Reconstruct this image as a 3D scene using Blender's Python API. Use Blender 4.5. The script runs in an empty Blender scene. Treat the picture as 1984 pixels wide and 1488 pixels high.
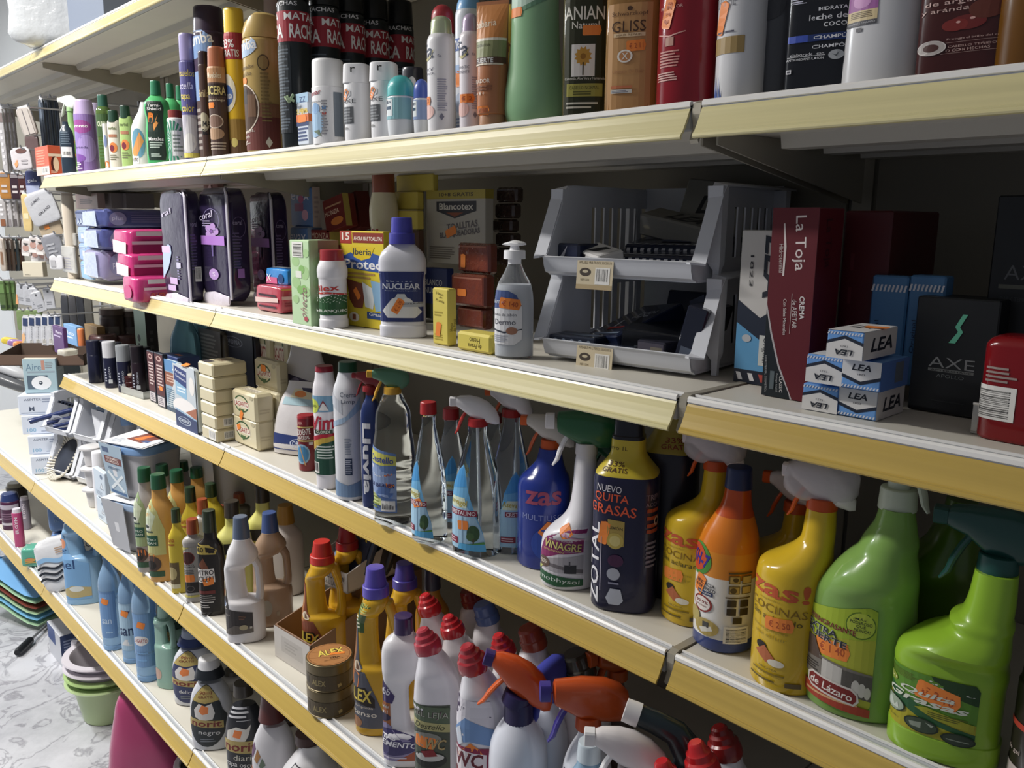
import bpy, bmesh, math, random
import numpy as np
from mathutils import Vector, Matrix
C = bpy.context.scene.collection
SC = bpy.context.scene
PI = math.pi
def rad(a): return a*PI/180
# ------------------------------------------------------------------ camera
CF, CPIT, CYAW, CROL = 1621.5, 0.1937, 0.8176, 0.0075      # focal length in pixels of the 1984 px frame
CAM = np.array([1.8757, -0.8191, 1.75])
_F = np.array([-math.sin(CYAW)*math.cos(CPIT), math.cos(CYAW)*math.cos(CPIT), -math.sin(CPIT)])
_R0 = np.array([math.cos(CYAW), math.sin(CYAW), 0.0]); _U0 = np.cross(_R0, _F)
_R = math.cos(CROL)*_R0+math.sin(CROL)*_U0; _U = -math.sin(CROL)*_R0+math.cos(CROL)*_U0
cd = bpy.data.cameras.new('camera'); cam = bpy.data.objects.new('camera', cd); C.objects.link(cam)
cd.sensor_fit = 'HORIZONTAL'; cd.sensor_width = 36; cd.lens = CF/1984*36; cd.clip_start = .02
cam.matrix_world = Matrix(((_R[0], _U[0], -_F[0], CAM[0]), (_R[1], _U[1], -_F[1], CAM[1]), (_R[2], _U[2], -_F[2], CAM[2]), (0, 0, 0, 1)))
SC.camera = cam
# ------------------------------------------------------------------ world, lights, exposure
wd = bpy.data.worlds.new('world'); SC.world = wd; wd.use_nodes = True
wd.node_tree.nodes['Background'].inputs[0].default_value = (.80, .86, 1, 1)
wd.node_tree.nodes['Background'].inputs[1].default_value = .085
def area(name, loc, sx, sy, power, col=(1, 1, 1), rot=(0, 0, 0)):
    l = bpy.data.lights.new(name, 'AREA'); l.shape = 'RECTANGLE'; l.size = sx; l.size_y = sy; l.energy = power; l.color = col
    o = bpy.data.objects.new(name, l); o.location = loc; o.rotation_euler = rot; C.objects.link(o)
area('ceiling_tube_light', (-.75, -1.15, 3.02), 1.2, .14, 42, (1, .97, .93))
area('ceiling_tube_light', (-3.0, -1.15, 3.02), 1.2, .14, 38, (.93, .97, 1))
SC.view_settings.view_transform = 'Standard'; SC.view_settings.look = 'None'
SC.view_settings.gamma = 1; SC.view_settings.use_curve_mapping = False
SC.view_settings.exposure = 1.0
# ------------------------------------------------------------------ pixels of the photograph to places on the shelves
ZS = {6: 2.274, 5: 1.882, 4: 1.544, 3: 1.210, 2: .8507, 1: .4677, 0: 0.0}
X0, X1, X2 = -1.284, 0.0, 1.3
YF = {6: 0, 5: 0, 4: 0, 3: 0, 2: -.123, 1: -.126}
def ray(x, y): return _F+_R*((x-992)/CF)-_U*((y-744)/CF)
def onZ(x, y, z): v = ray(x, y); return CAM+v*((z-CAM[2])/v[2])
def onY(x, y, Y): v = ray(x, y); return CAM+v*((Y-CAM[1])/v[1])
def onX(x, y, X): v = ray(x, y); return CAM+v*((X-CAM[0])/v[0])
def pj(P):
    v = np.asarray(P, float)-CAM; e = v@_F
    return 992+CF*(v@_R)/e, 744-CF*(v@_U)/e, e
def bis(f, lo, hi):                       # root of an increasing f
    for _ in range(44):
        m = (lo+hi)/2
        if f(m) < 0: lo = m
        else: hi = m
    return (lo+hi)/2
def hgt(P, yt): return bis(lambda h: yt-pj((P[0], P[1], P[2]+h))[1], -.6, 1.2)
def lean(x, y, yt): return .5*(965-x)*(y-yt)/(10050-y)     # x is taken half-way up; verticals converge downwards
def atB(s, x, y, w, yt, dz=0):            # round thing: lowest pixel of its base, its width and its top row -> centre, radius, height
    x += lean(x, y, yt); P = onZ(x, y, ZS[s]+dz); e = pj(P)[2]; r = w*e/CF/2
    d = P-CAM; d[2] = 0; d /= np.linalg.norm(d); c = P+d*r
    return tuple(c), r, hgt(c, yt)
def atY(s, x, Y, w=None, yt=None, dz=0):   # thing standing on a shelf at a known depth behind the shelf edge
    z = ZS[s]+dz; Y = YF.get(s, 0)+Y
    if yt is not None: yb = pj((bis(lambda X: pj((X, Y, z))[0]-x, -4.5, 2.25 if Y > .02 else 1.95), Y, z))[1]; x += lean(x, yb, yt)
    X = bis(lambda X: pj((X, Y, z))[0]-x, -4.5, 2.25 if Y > .02 else 1.95)
    if s in (3, 4, 5) and X < X0+.04: X = X0+.04; Y = bis(lambda Y: pj((X, Y, z))[0]-x, -.05, .42)
    P = (X, Y, z); e = pj(P)[2]
    return P, (w*e/CF/2 if w else None), (hgt(P, yt) if yt is not None else None)
def boxpx(s, xl, xc, xr, yb, yt, rot=0, dz=0, P=None):   # box: columns of left end, near vertical edge, right end; rows of that edge
    if P is None: P = onZ(xc, yb, ZS[s]+dz)
    a = np.array([math.cos(rad(rot)), math.sin(rad(rot)), 0]); b = np.array([-a[1], a[0], 0])
    w = bis(lambda w: xl and (xl-pj(P-a*w)[0]), 0, 1.2)
    d = bis(lambda d: pj(P+b*d)[0]-xr, 0, 1.0)
    return tuple(P-a*w/2+b*d/2), (w, d, hgt(P, yt)), rot
# ------------------------------------------------------------------ materials
def lin(c): return c/12.92 if c <= .04045 else ((c+.055)/1.055)**2.4
def rgb(h): h = ''.join(c*2 for c in h) if len(h) == 3 else h; return tuple(lin(int(h[i:i+2], 16)/255) for i in (0, 2, 4))+(1,)
_M = {}
def M(h, rough=.38, metal=0, tr=0, ior=1.45, al=1, coat=0, sss=0, noise=0, nsc=30, bump=0, bsc=60):
    k = (h, rough, metal, tr, ior, al, coat, sss, noise, nsc, bump, bsc)
    if k in _M: return _M[k]
    m = bpy.data.materials.new('mat_'+h); m.use_nodes = True; nt = m.node_tree; b = nt.nodes['Principled BSDF']; I = b.inputs
    I['Base Color'].default_value = rgb(h); I['Roughness'].default_value = rough; I['Metallic'].default_value = metal; I['IOR'].default_value = ior
    I['Transmission Weight'].default_value = tr; I['Alpha'].default_value = al; I['Coat Weight'].default_value = coat
    if sss: I['Subsurface Weight'].default_value = sss; I['Subsurface Radius'].default_value = (.02, .02, .02)
    if noise or bump:
        tc = nt.nodes.new('ShaderNodeTexCoord')
        if noise:
            n = nt.nodes.new('ShaderNodeTexNoise'); n.inputs['Scale'].default_value = nsc; n.inputs['Detail'].default_value = 5
            nt.links.new(tc.outputs['Object'], n.inputs['Vector'])
            mx = nt.nodes.new('ShaderNodeMix'); mx.data_type = 'RGBA'; c = rgb(h)
            mx.inputs[6].default_value = tuple(max(0, v*(1-noise)) for v in c[:3])+(1,); mx.inputs[7].default_value = tuple(min(1, v*(1+noise)) for v in c[:3])+(1,)
            nt.links.new(n.outputs[0], mx.inputs[0]); nt.links.new(mx.outputs[2], I['Base Color'])
        if bump:
            n = nt.nodes.new('ShaderNodeTexNoise'); n.inputs['Scale'].default_value = bsc; n.inputs['Detail'].default_value = 3
            nt.links.new(tc.outputs['Object'], n.inputs['Vector'])
            bp = nt.nodes.new('ShaderNodeBump'); bp.inputs['Strength'].default_value = bump; bp.inputs['Distance'].default_value = .01
            nt.links.new(n.outputs[0], bp.inputs['Height']); nt.links.new(bp.outputs[0], I['Normal'])
    _M[k] = m; return m
def ink(h): return M(h, .45)
def film(h, al=.28): return M(h, .12, al=al, bump=.4, bsc=34)          # crinkled clear wrapping film
def foil(h, b=.6): return M(h, .22, coat=.4, bump=b*.35, bsc=26)            # glossy crinkled plastic pack
WATER = lambda: M('f4fbff', .02, tr=1, ior=1.3)
# ------------------------------------------------------------------ mesh buffer
class MB:
    def __init__(s): s.v = []; s.f = []; s.m = []; s.sm = []; s.mats = []
    def mi(s, m):
        if m not in s.mats: s.mats.append(m)
        return s.mats.index(m)
    def add(s, vs, fs, m, smooth=False):
        o = len(s.v); s.v += [tuple(map(float, v)) for v in vs]; k = s.mi(m)
        for f in fs: s.f.append([i+o for i in f]); s.m.append(k); s.sm.append(smooth)
    def loop(s, rings, m, cap=(1, 1), smooth=True, closed=False):   # rings: equally long point loops
        n = len(rings[0]); vs = [p for r in rings for p in r]; fs = []; K = len(rings)
        for k in range(K if closed else K-1):
            for i in range(n):
                a, b = k*n, ((k+1) % K)*n; j = (i+1) % n; fs.append((a+i, a+j, b+j, b+i))
        s.add(vs, fs, m, smooth)
        if not closed:
            if cap[0]: s.add(rings[0], [tuple(range(n-1, -1, -1))], m)
            if cap[1]: s.add(rings[-1], [tuple(range(n))], m)
    def tube(s, path, rs, m, n=10, cap=(1, 1), up=None, el=None):        # el: flattening of the section along its second axis
        P = [np.array(p, float) for p in path]; rings = []
        if not hasattr(rs, '__len__'): rs = [rs]*len(P)
        u = None
        for i, p in enumerate(P):
            t = P[min(i+1, len(P)-1)]-P[max(i-1, 0)]; t /= np.linalg.norm(t)+1e-12
            if u is None:
                u = np.array(up if up is not None else ((0, 0, 1) if abs(t[2]) < .9 else (0, 1, 0)), float)
            u = u-t*(u@t); u /= np.linalg.norm(u)+1e-12; w = np.cross(t, u)
            rings.append([p+rs[i]*(math.cos(a)*u+(el or 1)*math.sin(a)*w) for a in (2*PI*k/n for k in range(n))])
        s.loop(rings, m, cap)
    def box(s, c, d, m, bev=0, R=None, smooth=False):   # chamfered box, c = centre of its base
        w, h, t = d[0]/2, d[1]/2, d[2]; b = min(bev, w*.9, h*.9, t*.45)
        if b <= 0:
            vs = [(x*w, y*h, z*t) for z in (0, 1) for x, y in ((-1, -1), (1, -1), (1, 1), (-1, 1))]
            fs = [(3, 2, 1, 0), (4, 5, 6, 7), (0, 1, 5, 4), (1, 2, 6, 5), (2, 3, 7, 6), (3, 0, 4, 7)]
        else:
            def og(w, h, c): return [(-w+c, -h), (w-c, -h), (w, -h+c), (w, h-c), (w-c, h), (-w+c, h), (-w, h-c), (-w, -h+c)]
            vs = [(x, y, z) for z, e in ((0, 1), (b, 0), (t-b, 0), (t, 1)) for x, y in (og(w-b, h-b, b*.3) if e else og(w, h, b))]
            fs = [tuple(range(7, -1, -1)), tuple(range(24, 32))]
            for k in range(3):
                for i in range(8): j = (i+1) % 8; fs.append((k*8+i, k*8+j, k*8+8+j, k*8+8+i))
        c = np.array(c, float); vs = [(np.array(v) if R is None else R@np.array(v))+c for v in vs]
        s.add(vs, fs, m, smooth)
    def build(s, name, parent=None, auto=35):
        me = bpy.data.meshes.new(name); me.from_pydata(s.v, [], s.f)
        for m in s.mats: me.materials.append(m)
        me.polygons.foreach_set('material_index', s.m); me.polygons.foreach_set('use_smooth', s.sm)
        if any(s.sm):
            bm = bmesh.new(); bm.from_mesh(me); bmesh.ops.remove_doubles(bm, verts=bm.verts, dist=2e-6)
            bm.to_mesh(me); bm.free(); me.set_sharp_from_angle(angle=rad(auto))
        me.update(); o = bpy.data.objects.new(name, me); C.objects.link(o)
        if parent: o.parent = parent
        return o
def Rm(rx=0, ry=0, rz=0):
    return np.array(Matrix.Rotation(rad(rz), 3, 'Z') @ Matrix.Rotation(rad(ry), 3, 'Y') @ Matrix.Rotation(rad(rx), 3, 'X'))
def tag(o, label, cat, group=None, kind=None):
    if label: o['label'] = label
    if cat: o['category'] = cat
    if group: o['group'] = group
    if kind: o['kind'] = kind
    return o
def root(name, label, cat, pos, rot=0, group=None, tilt=(0, 0)):
    o = bpy.data.objects.new(name, None); C.objects.link(o); o.empty_display_size = .02
    o.location = pos; o.rotation_euler = (rad(tilt[0]), rad(tilt[1]), rad(rot)); return tag(o, label, cat, group)
def clone(r, pos, rot=None, label=None, tilt=None):
    c = r.copy(); C.objects.link(c); c.location = pos
    if rot is not None: c.rotation_euler.z = rad(rot)
    if tilt: c.rotation_euler.x, c.rotation_euler.y = rad(tilt[0]), rad(tilt[1])
    if label: c['label'] = label
    for ch in list(r.children):
        d = ch.copy(); C.objects.link(d); d.parent = c
        for g in ch.children: e = g.copy(); C.objects.link(e); e.parent = d
    return c
# ------------------------------------------------------------------ flat artwork laid on surfaces
_T = {}
def text2d(t, bold=.03, shear=0):
    k = (t, bold, shear)
    if k not in _T:
        cu = bpy.data.curves.new('t', 'FONT'); cu.body = t; cu.resolution_u = 2; cu.offset = bold*.45; cu.shear = shear; cu.fill_mode = 'FRONT'
        o = bpy.data.objects.new('t', cu); me = bpy.data.meshes.new_from_object(o)
        v = np.array([x.co[:2] for x in me.vertices]) if len(me.vertices) else np.zeros((0, 2)); f = [tuple(p.vertices) for p in me.polygons]
        if len(v): lo = v.min(0); v = (v-lo)/np.maximum(v.max(0)-lo, 1e-6)
        bpy.data.objects.remove(o); bpy.data.curves.remove(cu); bpy.data.meshes.remove(me); _T[k] = (v, f)
    return _T[k]
def rot2(p, a, c):
    ca, sa = math.cos(rad(a)), math.sin(rad(a)); return (c[0]+(p[0]-c[0])*ca-(p[1]-c[1])*sa, c[1]+(p[0]-c[0])*sa+(p[1]-c[1])*ca)
def flat(it, W, H):
    """One item of artwork -> [(vertices in metres, faces, colour)].  Items, in fractions of the panel:
    r u0 v0 u1 v1 col | e u v ru rv col | o (ring) u v ru rv thick col | p points col | t text u v w h col [rot bold shear] | l u0 v0 u1 v1 n col | b u0 v0 u1 v1 [vertical]"""
    k = it[0]
    if k == 'r': _, a, b, c, d, col = it; return [([(a*W, b*H), (c*W, b*H), (c*W, d*H), (a*W, d*H)], [(0, 1, 2, 3)], col)]
    if k == 'p': return [([(a*W, b*H) for a, b in it[1]], [tuple(range(len(it[1])))], it[2])]
    if k == 'e':
        _, u, v, a, b, col = it; n = 22
        return [([(u*W+a*W*math.cos(2*PI*i/n), v*H+b*H*math.sin(2*PI*i/n)) for i in range(n)], [tuple(range(n))], col)]
    if k == 'o':
        _, u, v, a, b, th, col = it; n = 24; vs = []
        for i in range(n):
            c, s_ = math.cos(2*PI*i/n), math.sin(2*PI*i/n); vs += [((u+a*c)*W, (v+b*s_)*H), ((u+a*c*(1-th))*W, (v+b*s_*(1-th))*H)]
        return [(vs, [(2*i, (2*i+2) % (2*n), (2*i+3) % (2*n), 2*i+1) for i in range(n)], col)]
    if k == 't':
        t, u, v, w, h, col = it[1:7]; rt = it[7] if len(it) > 7 else 0; bold = it[8] if len(it) > 8 else .03; sh = it[9] if len(it) > 9 else 0
        vv, ff = text2d(t, bold, sh)
        wx, hy = (w*H, h*W) if 60 < abs(rt) < 120 else (w*W, h*H)       # upright lettering: w along the height, h across
        return [([rot2((u*W+(x-.5)*wx, v*H+(y-.5)*hy), rt, (u*W, v*H)) for x, y in vv], ff, col)]
    if k == 'l':
        _, a, b, c, d, n, col = it; out = []; rg = random.Random(int((a+b*3+n)*999))
        for i in range(n):
            v0 = d-(d-b)*(i+.75)/n; v1 = d-(d-b)*(i+.25)/n; e = a+(c-a)*rg.uniform(.7, 1); out.append(([(a*W, v0*H), (e*W, v0*H), (e*W, v1*H), (a*W, v1*H)], [(0, 1, 2, 3)], col))
        return out
    if k == 'b':
        a, b, c, d = it[1:5]; vert = len(it) > 5; out = [([(a*W, b*H), (c*W, b*H), (c*W, d*H), (a*W, d*H)], [(0, 1, 2, 3)], 'e9e7e2')]; rg = random.Random(7); x = .08
        while x < .9:
            w = rg.choice((.02, .03, .05)); q = ((a+(c-a)*x, b+(d-b)*.18, a+(c-a)*(x+w), b+(d-b)*.92) if not vert else (a+(c-a)*.1, b+(d-b)*x, a+(c-a)*.9, b+(d-b)*(x+w)))
            out.append(([(q[0]*W, q[1]*H), (q[2]*W, q[1]*H), (q[2]*W, q[3]*H), (q[0]*W, q[3]*H)], [(0, 1, 2, 3)], '26262a')); x += w+rg.choice((.02, .03, .045))
        return out
    raise ValueError(k)
def paint(mb, surf, W, H, items, off=.0004, step=None, clip=None, dof=.00007):
    """surf(x, z, off) -> point; x in -W/2..W/2, z in 0..H.  step: cut wide faces so that they follow a curved surface"""
    for it in items:
        for vs, fs, col in flat(it, W, H):
            if not vs: continue
            vs = [(x-W/2, z) for x, z in vs]; xs = [v[0] for v in vs]; zs = [v[1] for v in vs]
            if step and (max(xs)-min(xs) > step or max(zs)-min(zs) > step*3):
                bm = bmesh.new(); bv = [bm.verts.new((x, z, 0)) for x, z in vs]
                for f in fs:
                    try: bm.faces.new([bv[i] for i in f])
                    except ValueError: pass
                for ax, lo, hi, st in ((0, min(xs), max(xs), step), (1, min(zs), max(zs), step*2.5)):
                    k = math.floor(lo/st)+1
                    while k*st < hi-1e-6:
                        bmesh.ops.bisect_plane(bm, geom=bm.verts[:]+bm.edges[:]+bm.faces[:], plane_co=(k*st if ax == 0 else 0, k*st if ax else 0, 0), plane_no=(1 if ax == 0 else 0, ax, 0)); k += 1
                bm.verts.index_update(); vs = [(v.co.x, v.co.y) for v in bm.verts]; fs = [tuple(v.index for v in f.verts) for f in bm.faces]; bm.free()
            m = col if not isinstance(col, str) else ink(col)
            mb.add([surf(x, z, off) for x, z in vs], fs, m, False)
        off += dof
def face(o, ax, az, nr):                      # a flat panel: surf for paint
    o, ax, az, nr = (np.array(q, float) for q in (o, ax, az, nr)); return lambda x, z, off: o+ax*x+az*z+nr*off
STK = 'f08a3c'
def sticker_items(txt): return [('p', [(0, .12), (.05, 0), (.92, 0), (1, .5), (.92, 1), (.05, 1), (0, .88)], STK)]+([('t', txt, .5, .5, .72, .5, 'b0502a', 0, .01)] if txt else [])
def sticker(par, surf, x, z, rot=0, txt='', w=.024, h=.0125, off=.0011, step=None):
    mb = MB()
    def sf(a, b, o):
        p = rot2((a, b-h/2), rot, (0, 0)); return surf(x+p[0], z+p[1], o+off)
    paint(mb, sf, w, h, sticker_items(txt), 0, step or .008); return mb.build('price_sticker', par)
# ------------------------------------------------------------------ bodies: superellipse sections along the height
SEG = 40
def pchip(x, y, t):
    x = np.array(x, float); y = np.array(y, float); h = np.diff(x); d = np.diff(y)/h; m = np.zeros_like(y); m[0] = d[0]; m[-1] = d[-1]
    for i in range(1, len(x)-1):
        if d[i-1]*d[i] > 0: w1 = 2*h[i]+h[i-1]; w2 = h[i]+2*h[i-1]; m[i] = (w1+w2)/(w1/d[i-1]+w2/d[i])
    i = np.clip(np.searchsorted(x, t)-1, 0, len(x)-2); s = (t-x[i])/h[i]
    return ((1+2*s)*(1-s)**2)*y[i]+s*(1-s)**2*h[i]*m[i]+s*s*(3-2*s)*y[i+1]+s*s*(s-1)*h[i]*m[i+1]
class Body:
    """keys: (z, rx, ry=None, dx=0, n=2, dy=0) in fractions of height h and radius r; flat = ry/rx where ry is not given"""
    def __init__(s, h, r, keys, flat=1, n=2, sub=3, z0=0):
        K = [(k[0]*h+z0, k[1]*r, (k[2] if len(k) > 2 and k[2] is not None else k[1]*flat)*r, (k[3] if len(k) > 3 else 0)*r, (k[4] if len(k) > 4 and k[4] else n), (k[5] if len(k) > 5 else 0)*r) for k in keys]
        s.K = np.array(K); zs = []
        for a, b in zip(K[:-1], K[1:]): zs += [a[0]+(b[0]-a[0])*i/sub for i in range(sub)]
        zs.append(K[-1][0]); s.z = np.array(zs); s.h = h; s.r = r
    def at(s, z):
        z = np.clip(z, s.K[0, 0], s.K[-1, 0]); return [float(pchip(s.K[:, 0], s.K[:, c], z)) for c in range(1, 6)]
    def ring(s, z, g=0, N=None):
        rx, ry, dx, n, dy = s.at(z); N = N or SEG; out = []
        for i in range(N):
            t = 2*PI*(i+.5)/N; c, q = math.cos(t), math.sin(t); out.append((dx+(rx+g)*math.copysign(abs(c)**(2/n), c), dy+(ry+g)*math.copysign(abs(q)**(2/n), q), z))
        return out
    def mesh(s, mb, m, z0=None, z1=None, g=0, cap=(1, 1)):
        zz = [z for z in s.z if (z0 is None or z > z0) and (z1 is None or z < z1)]
        if z0 is not None: zz = [z0]+zz
        if z1 is not None: zz.append(z1)
        mb.loop([s.ring(z, g) for z in zz], m, cap)
    def surf(s, zm, ang=0):                # artwork wraps round the body; ang turns its middle away from the front (-Y)
        rx, ry, dx, n, dy = s.at(zm); T = np.linspace(-PI*1.5, PI*.5, 721); c, q = np.cos(T), np.sin(T)
        px = rx*np.sign(c)*abs(c)**(2/n); py = ry*np.sign(q)*abs(q)**(2/n)
        L = np.concatenate([[0], np.cumsum(np.hypot(np.diff(px), np.diff(py)))]); l0 = np.interp(-PI/2+rad(ang), T, L)
        def f(x, z, off):
            t = np.interp(l0+x, L, T); rx, ry, dx, n, dy = s.at(z); c, q = math.cos(t), math.sin(t)
            nx, ny = math.copysign(abs(c)**(2-2/n), c)/rx, math.copysign(abs(q)**(2-2/n), q)/ry; k = off/math.hypot(nx, ny)
            return (dx+rx*math.copysign(abs(c)**(2/n), c)+nx*k, dy+ry*math.copysign(abs(q)**(2/n), q)+ny*k, z)
        return f
def label(par, body, z0, z1, w, items, ang=0, bg=None, name='label', off=.0006, mb=None, shape=None):
    h = body.h; H = (z1-z0)*h; base = body.K[0, 0]+z0*h; W = w*body.r*2; sf = body.surf(base+H/2, ang); own = mb is None; mb = mb or MB()
    it = ([('r', 0, 0, 1, 1, bg)] if bg and not shape else [(shape, .5, .5, .5, .5, bg)] if bg and shape == 'e' else [('p', shape, bg)] if bg else [])+list(items)
    paint(mb, lambda x, z, o: sf(x, base+z, o), W, H, it, off, min(.007, body.r*.3), None)
    return mb.build(name if bg or name != 'label' else 'label_print', par) if own else None
def stick(par, body, z, ang=0, rot=0, txt='', w=.024, h=.0125, off=.0011):
    sf = body.surf(body.K[0, 0]+z*body.h, ang); return sticker(par, sf, 0, body.K[0, 0]+z*body.h, rot, txt, w, h, off)
def capmb(z0, z1, r0, r1, m, ribs=0, top=.12, dx=0, dy=0, dome=0, flat=1, n=2):
    mb = MB(); N = ribs*2 if ribs else SEG; H = z1-z0; R = []
    prof = [(0, r0), (1-top if not dome else 1-dome, r1)]+([(1-top*.35, r1*.985), (1-.02*top, r1*.93), (1, r1*.86)] if not dome else [(1-dome*(1-math.sin(a)), r1*math.cos(a)) for a in (.35, .7, 1.0, 1.25, 1.45)])
    for q, r in prof:
        R.append([(dx+(r-(.025*r if ribs and i % 2 else 0))*math.copysign(abs(math.cos(t))**(2/n), math.cos(t)), dy+flat*(r-(.025*r if ribs and i % 2 else 0))*math.copysign(abs(math.sin(t))**(2/n), math.sin(t)), z0+H*q) for i, t in ((i, 2*PI*(i+.5)/N) for i in range(N))])
    mb.loop(R, m, (1, 1)); return mb
PROF = {
 'can': [(0, .93), (.012, 1), (.955, 1), (.985, .9), (1, .7)],
 'tube': [(0, .97), (.01, 1), (.985, 1), (1, .96)],
 'round': [(0, .9), (.02, 1), (.70, 1), (.80, .93), (.88, .66), (.94, .42), (1, .38)],
 'shoulder': [(0, .92), (.015, 1), (.80, 1), (.88, .93), (.94, .62), (.975, .42), (1, .40)],
 'slope': [(0, .92), (.015, 1), (.62, 1), (.72, .93), (.85, .66), (.94, .44), (1, .42)],
 'neck': [(0, .93), (.012, 1), (.56, 1), (.64, .97), (.74, .72), (.83, .50), (1, .44)],
 'square': [(0, .94), (.012, 1), (.84, 1), (.90, .92), (.95, .6), (.975, .45), (1, .44)],
 'jar': [(0, .95), (.02, 1), (.93, 1), (.97, .94), (1, .9)],
}
REG = []
def clear(p, r):                         # a bottle may not stand inside another one: slide it back along the line of sight
    p = np.array(p, float); d = p-CAM; d[2] = 0; d /= np.linalg.norm(d); moved = 0
    back = p[1] > (.0 if p[2] < 1 else .12)
    while back and moved < .05 and p[1] < .39-r and any(abs(q[2]-p[2]) < .02 and math.hypot(q[0]-p[0], q[1]-p[1]) < (r+k)*.9 for q, k in REG): p = p+d*.004; moved += .004
    REG.append((p, r)); return tuple(p)
def fc(p): return math.degrees(math.atan2(CAM[0]-p[0], p[1]-CAM[1]))      # turn that faces the photographer
def bot(nm, lb, cat, pr, col, prof='shoulder', bh=.88, cap=None, labs=(), st=(), rot=0, flat=1, n=2, group=None, tilt=(0, 0), rough=.3, mat=None, rs=1, fill=None, v=None, bands=None):
    """bottle/can: pr = (position, radius, height). cap = (colour, from, to, r0, r1[, kind]) in fractions of the whole height and of the radius"""
    pos, r, h = pr
    if v is not None: rot = fc(pos)+v; rs *= 1/math.sqrt(math.cos(rad(v))**2+(flat*math.sin(rad(v)))**2)
    r *= rs; pos = clear(pos, r*(.5+.5*flat)*.96); t = root(nm, lb, cat, pos, rot, group, tilt)
    K = PROF[prof] if isinstance(prof, str) else prof; b = Body(h*bh, r, K, flat, n); m = mat or M(col, rough, coat=.15)
    mb = MB(); k = 1/bh
    if bands:
        for i, (z0, z1, c) in enumerate(bands): b.mesh(mb, M(c, rough, coat=.15), z0*h if i else None, z1*h if i < len(bands)-1 else None, 0, (i == 0, i == len(bands)-1))
    else: b.mesh(mb, m)
    mb.build('body', t)
    if fill: mb = MB(); b.mesh(mb, fill[0], b.z[0]+.003, h*bh*fill[1], -.0016); mb.build('liquid', t)
    if cap:
        c, z0, z1, r0, r1 = cap[:5]; o = cap[5] if len(cap) > 5 else {}
        if not isinstance(c, str): pass
        capmb(z0*h, z1*h, r0*r, r1*r, c if not isinstance(c, str) else M(c, .35, coat=.2), **o).build('cap', t)
    for L in labs: label(t, b, L['z'][0]*k, L['z'][1]*k, L.get('w', 1), L.get('d', ()), L.get('a', 0), L.get('bg'), L.get('nm', 'label'), L.get('off', .0006), None, L.get('sh'))
    for s in st: stick(t, b, s[0]*k, *s[1:])
    return t, b
def box(nm, lb, cat, pp, col, f=None, rt=None, tp=None, lf=None, bev=.0012, st=(), group=None, tilt=(0, 0), rough=.42, faces=None, mat=None, lid=None, par=None, coat=0):
    """carton: pp = (position, (w, d, h), rot). f / rt / tp / lf = artwork on its front, right side, top and left side"""
    pos, (w, d, h), rot = pp; w = max(w, .003); d = max(d, .003)
    mb = MB(); mb.box((0, 0, 0), (w, d, h), mat or M(col, rough, coat=coat), bev)
    S = {'f': (face((0, -d/2, 0), (1, 0, 0), (0, 0, 1), (0, -1, 0)), w, h), 'r': (face((w/2, 0, 0), (0, 1, 0), (0, 0, 1), (1, 0, 0)), d, h),
         't': (face((0, -d/2, h), (1, 0, 0), (0, 1, 0), (0, 0, 1)), w, d), 'l': (face((-w/2, 0, 0), (0, -1, 0), (0, 0, 1), (-1, 0, 0)), d, h)}
    for k, it in (('f', f), ('r', rt), ('t', tp), ('l', lf)):
        if it: paint(mb, *S[k], it, .00025)
    o = mb.build(nm, par); o.location = pos; o.rotation_euler = (rad(tilt[0]), rad(tilt[1]), rad(rot))
    if lb: tag(o, lb, cat, group)
    for s in st: sticker(o, S[s[0]][0], (s[1]-.5)*S[s[0]][1], s[2]*S[s[0]][2], s[3] if len(s) > 3 else 0, s[4] if len(s) > 4 else '', *(s[5:7] if len(s) > 6 else ()))
    return o
def pillow(mb, w, d, h, m, e=.35, seed=0, amp=.03, nu=22, nv=12, c=(0, 0, 0), R=None):   # soft pack: superellipsoid with creases
    rg = np.random.RandomState(seed); ph = rg.uniform(0, 6.28, 24); fr = rg.uniform(2, 7, (24, 3)); rows = []
    sg = lambda v, p: math.copysign(abs(v)**p, v)
    for j in range(nv+1):
        a = -PI/2+PI*j/nv; row = []
        for i in range(nu):
            b = 2*PI*(i+.5)/nu; p = np.array([sg(math.cos(a), e)*sg(math.cos(b), e), sg(math.cos(a), e)*sg(math.sin(b), e), sg(math.sin(a), e)])
            k = sum(math.sin(fr[q]@(p*2.1)+ph[q]) for q in range(10))/10
            p = p*(1+amp*k); q = np.array([p[0]*w/2, p[1]*d/2, (p[2]+1)*h/2]); q[2] = max(q[2], 0)
            row.append(tuple((R@q if R is not None else q)+np.array(c)))
        rows.append(row)
    mb.loop(rows, m, (0, 0))
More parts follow.
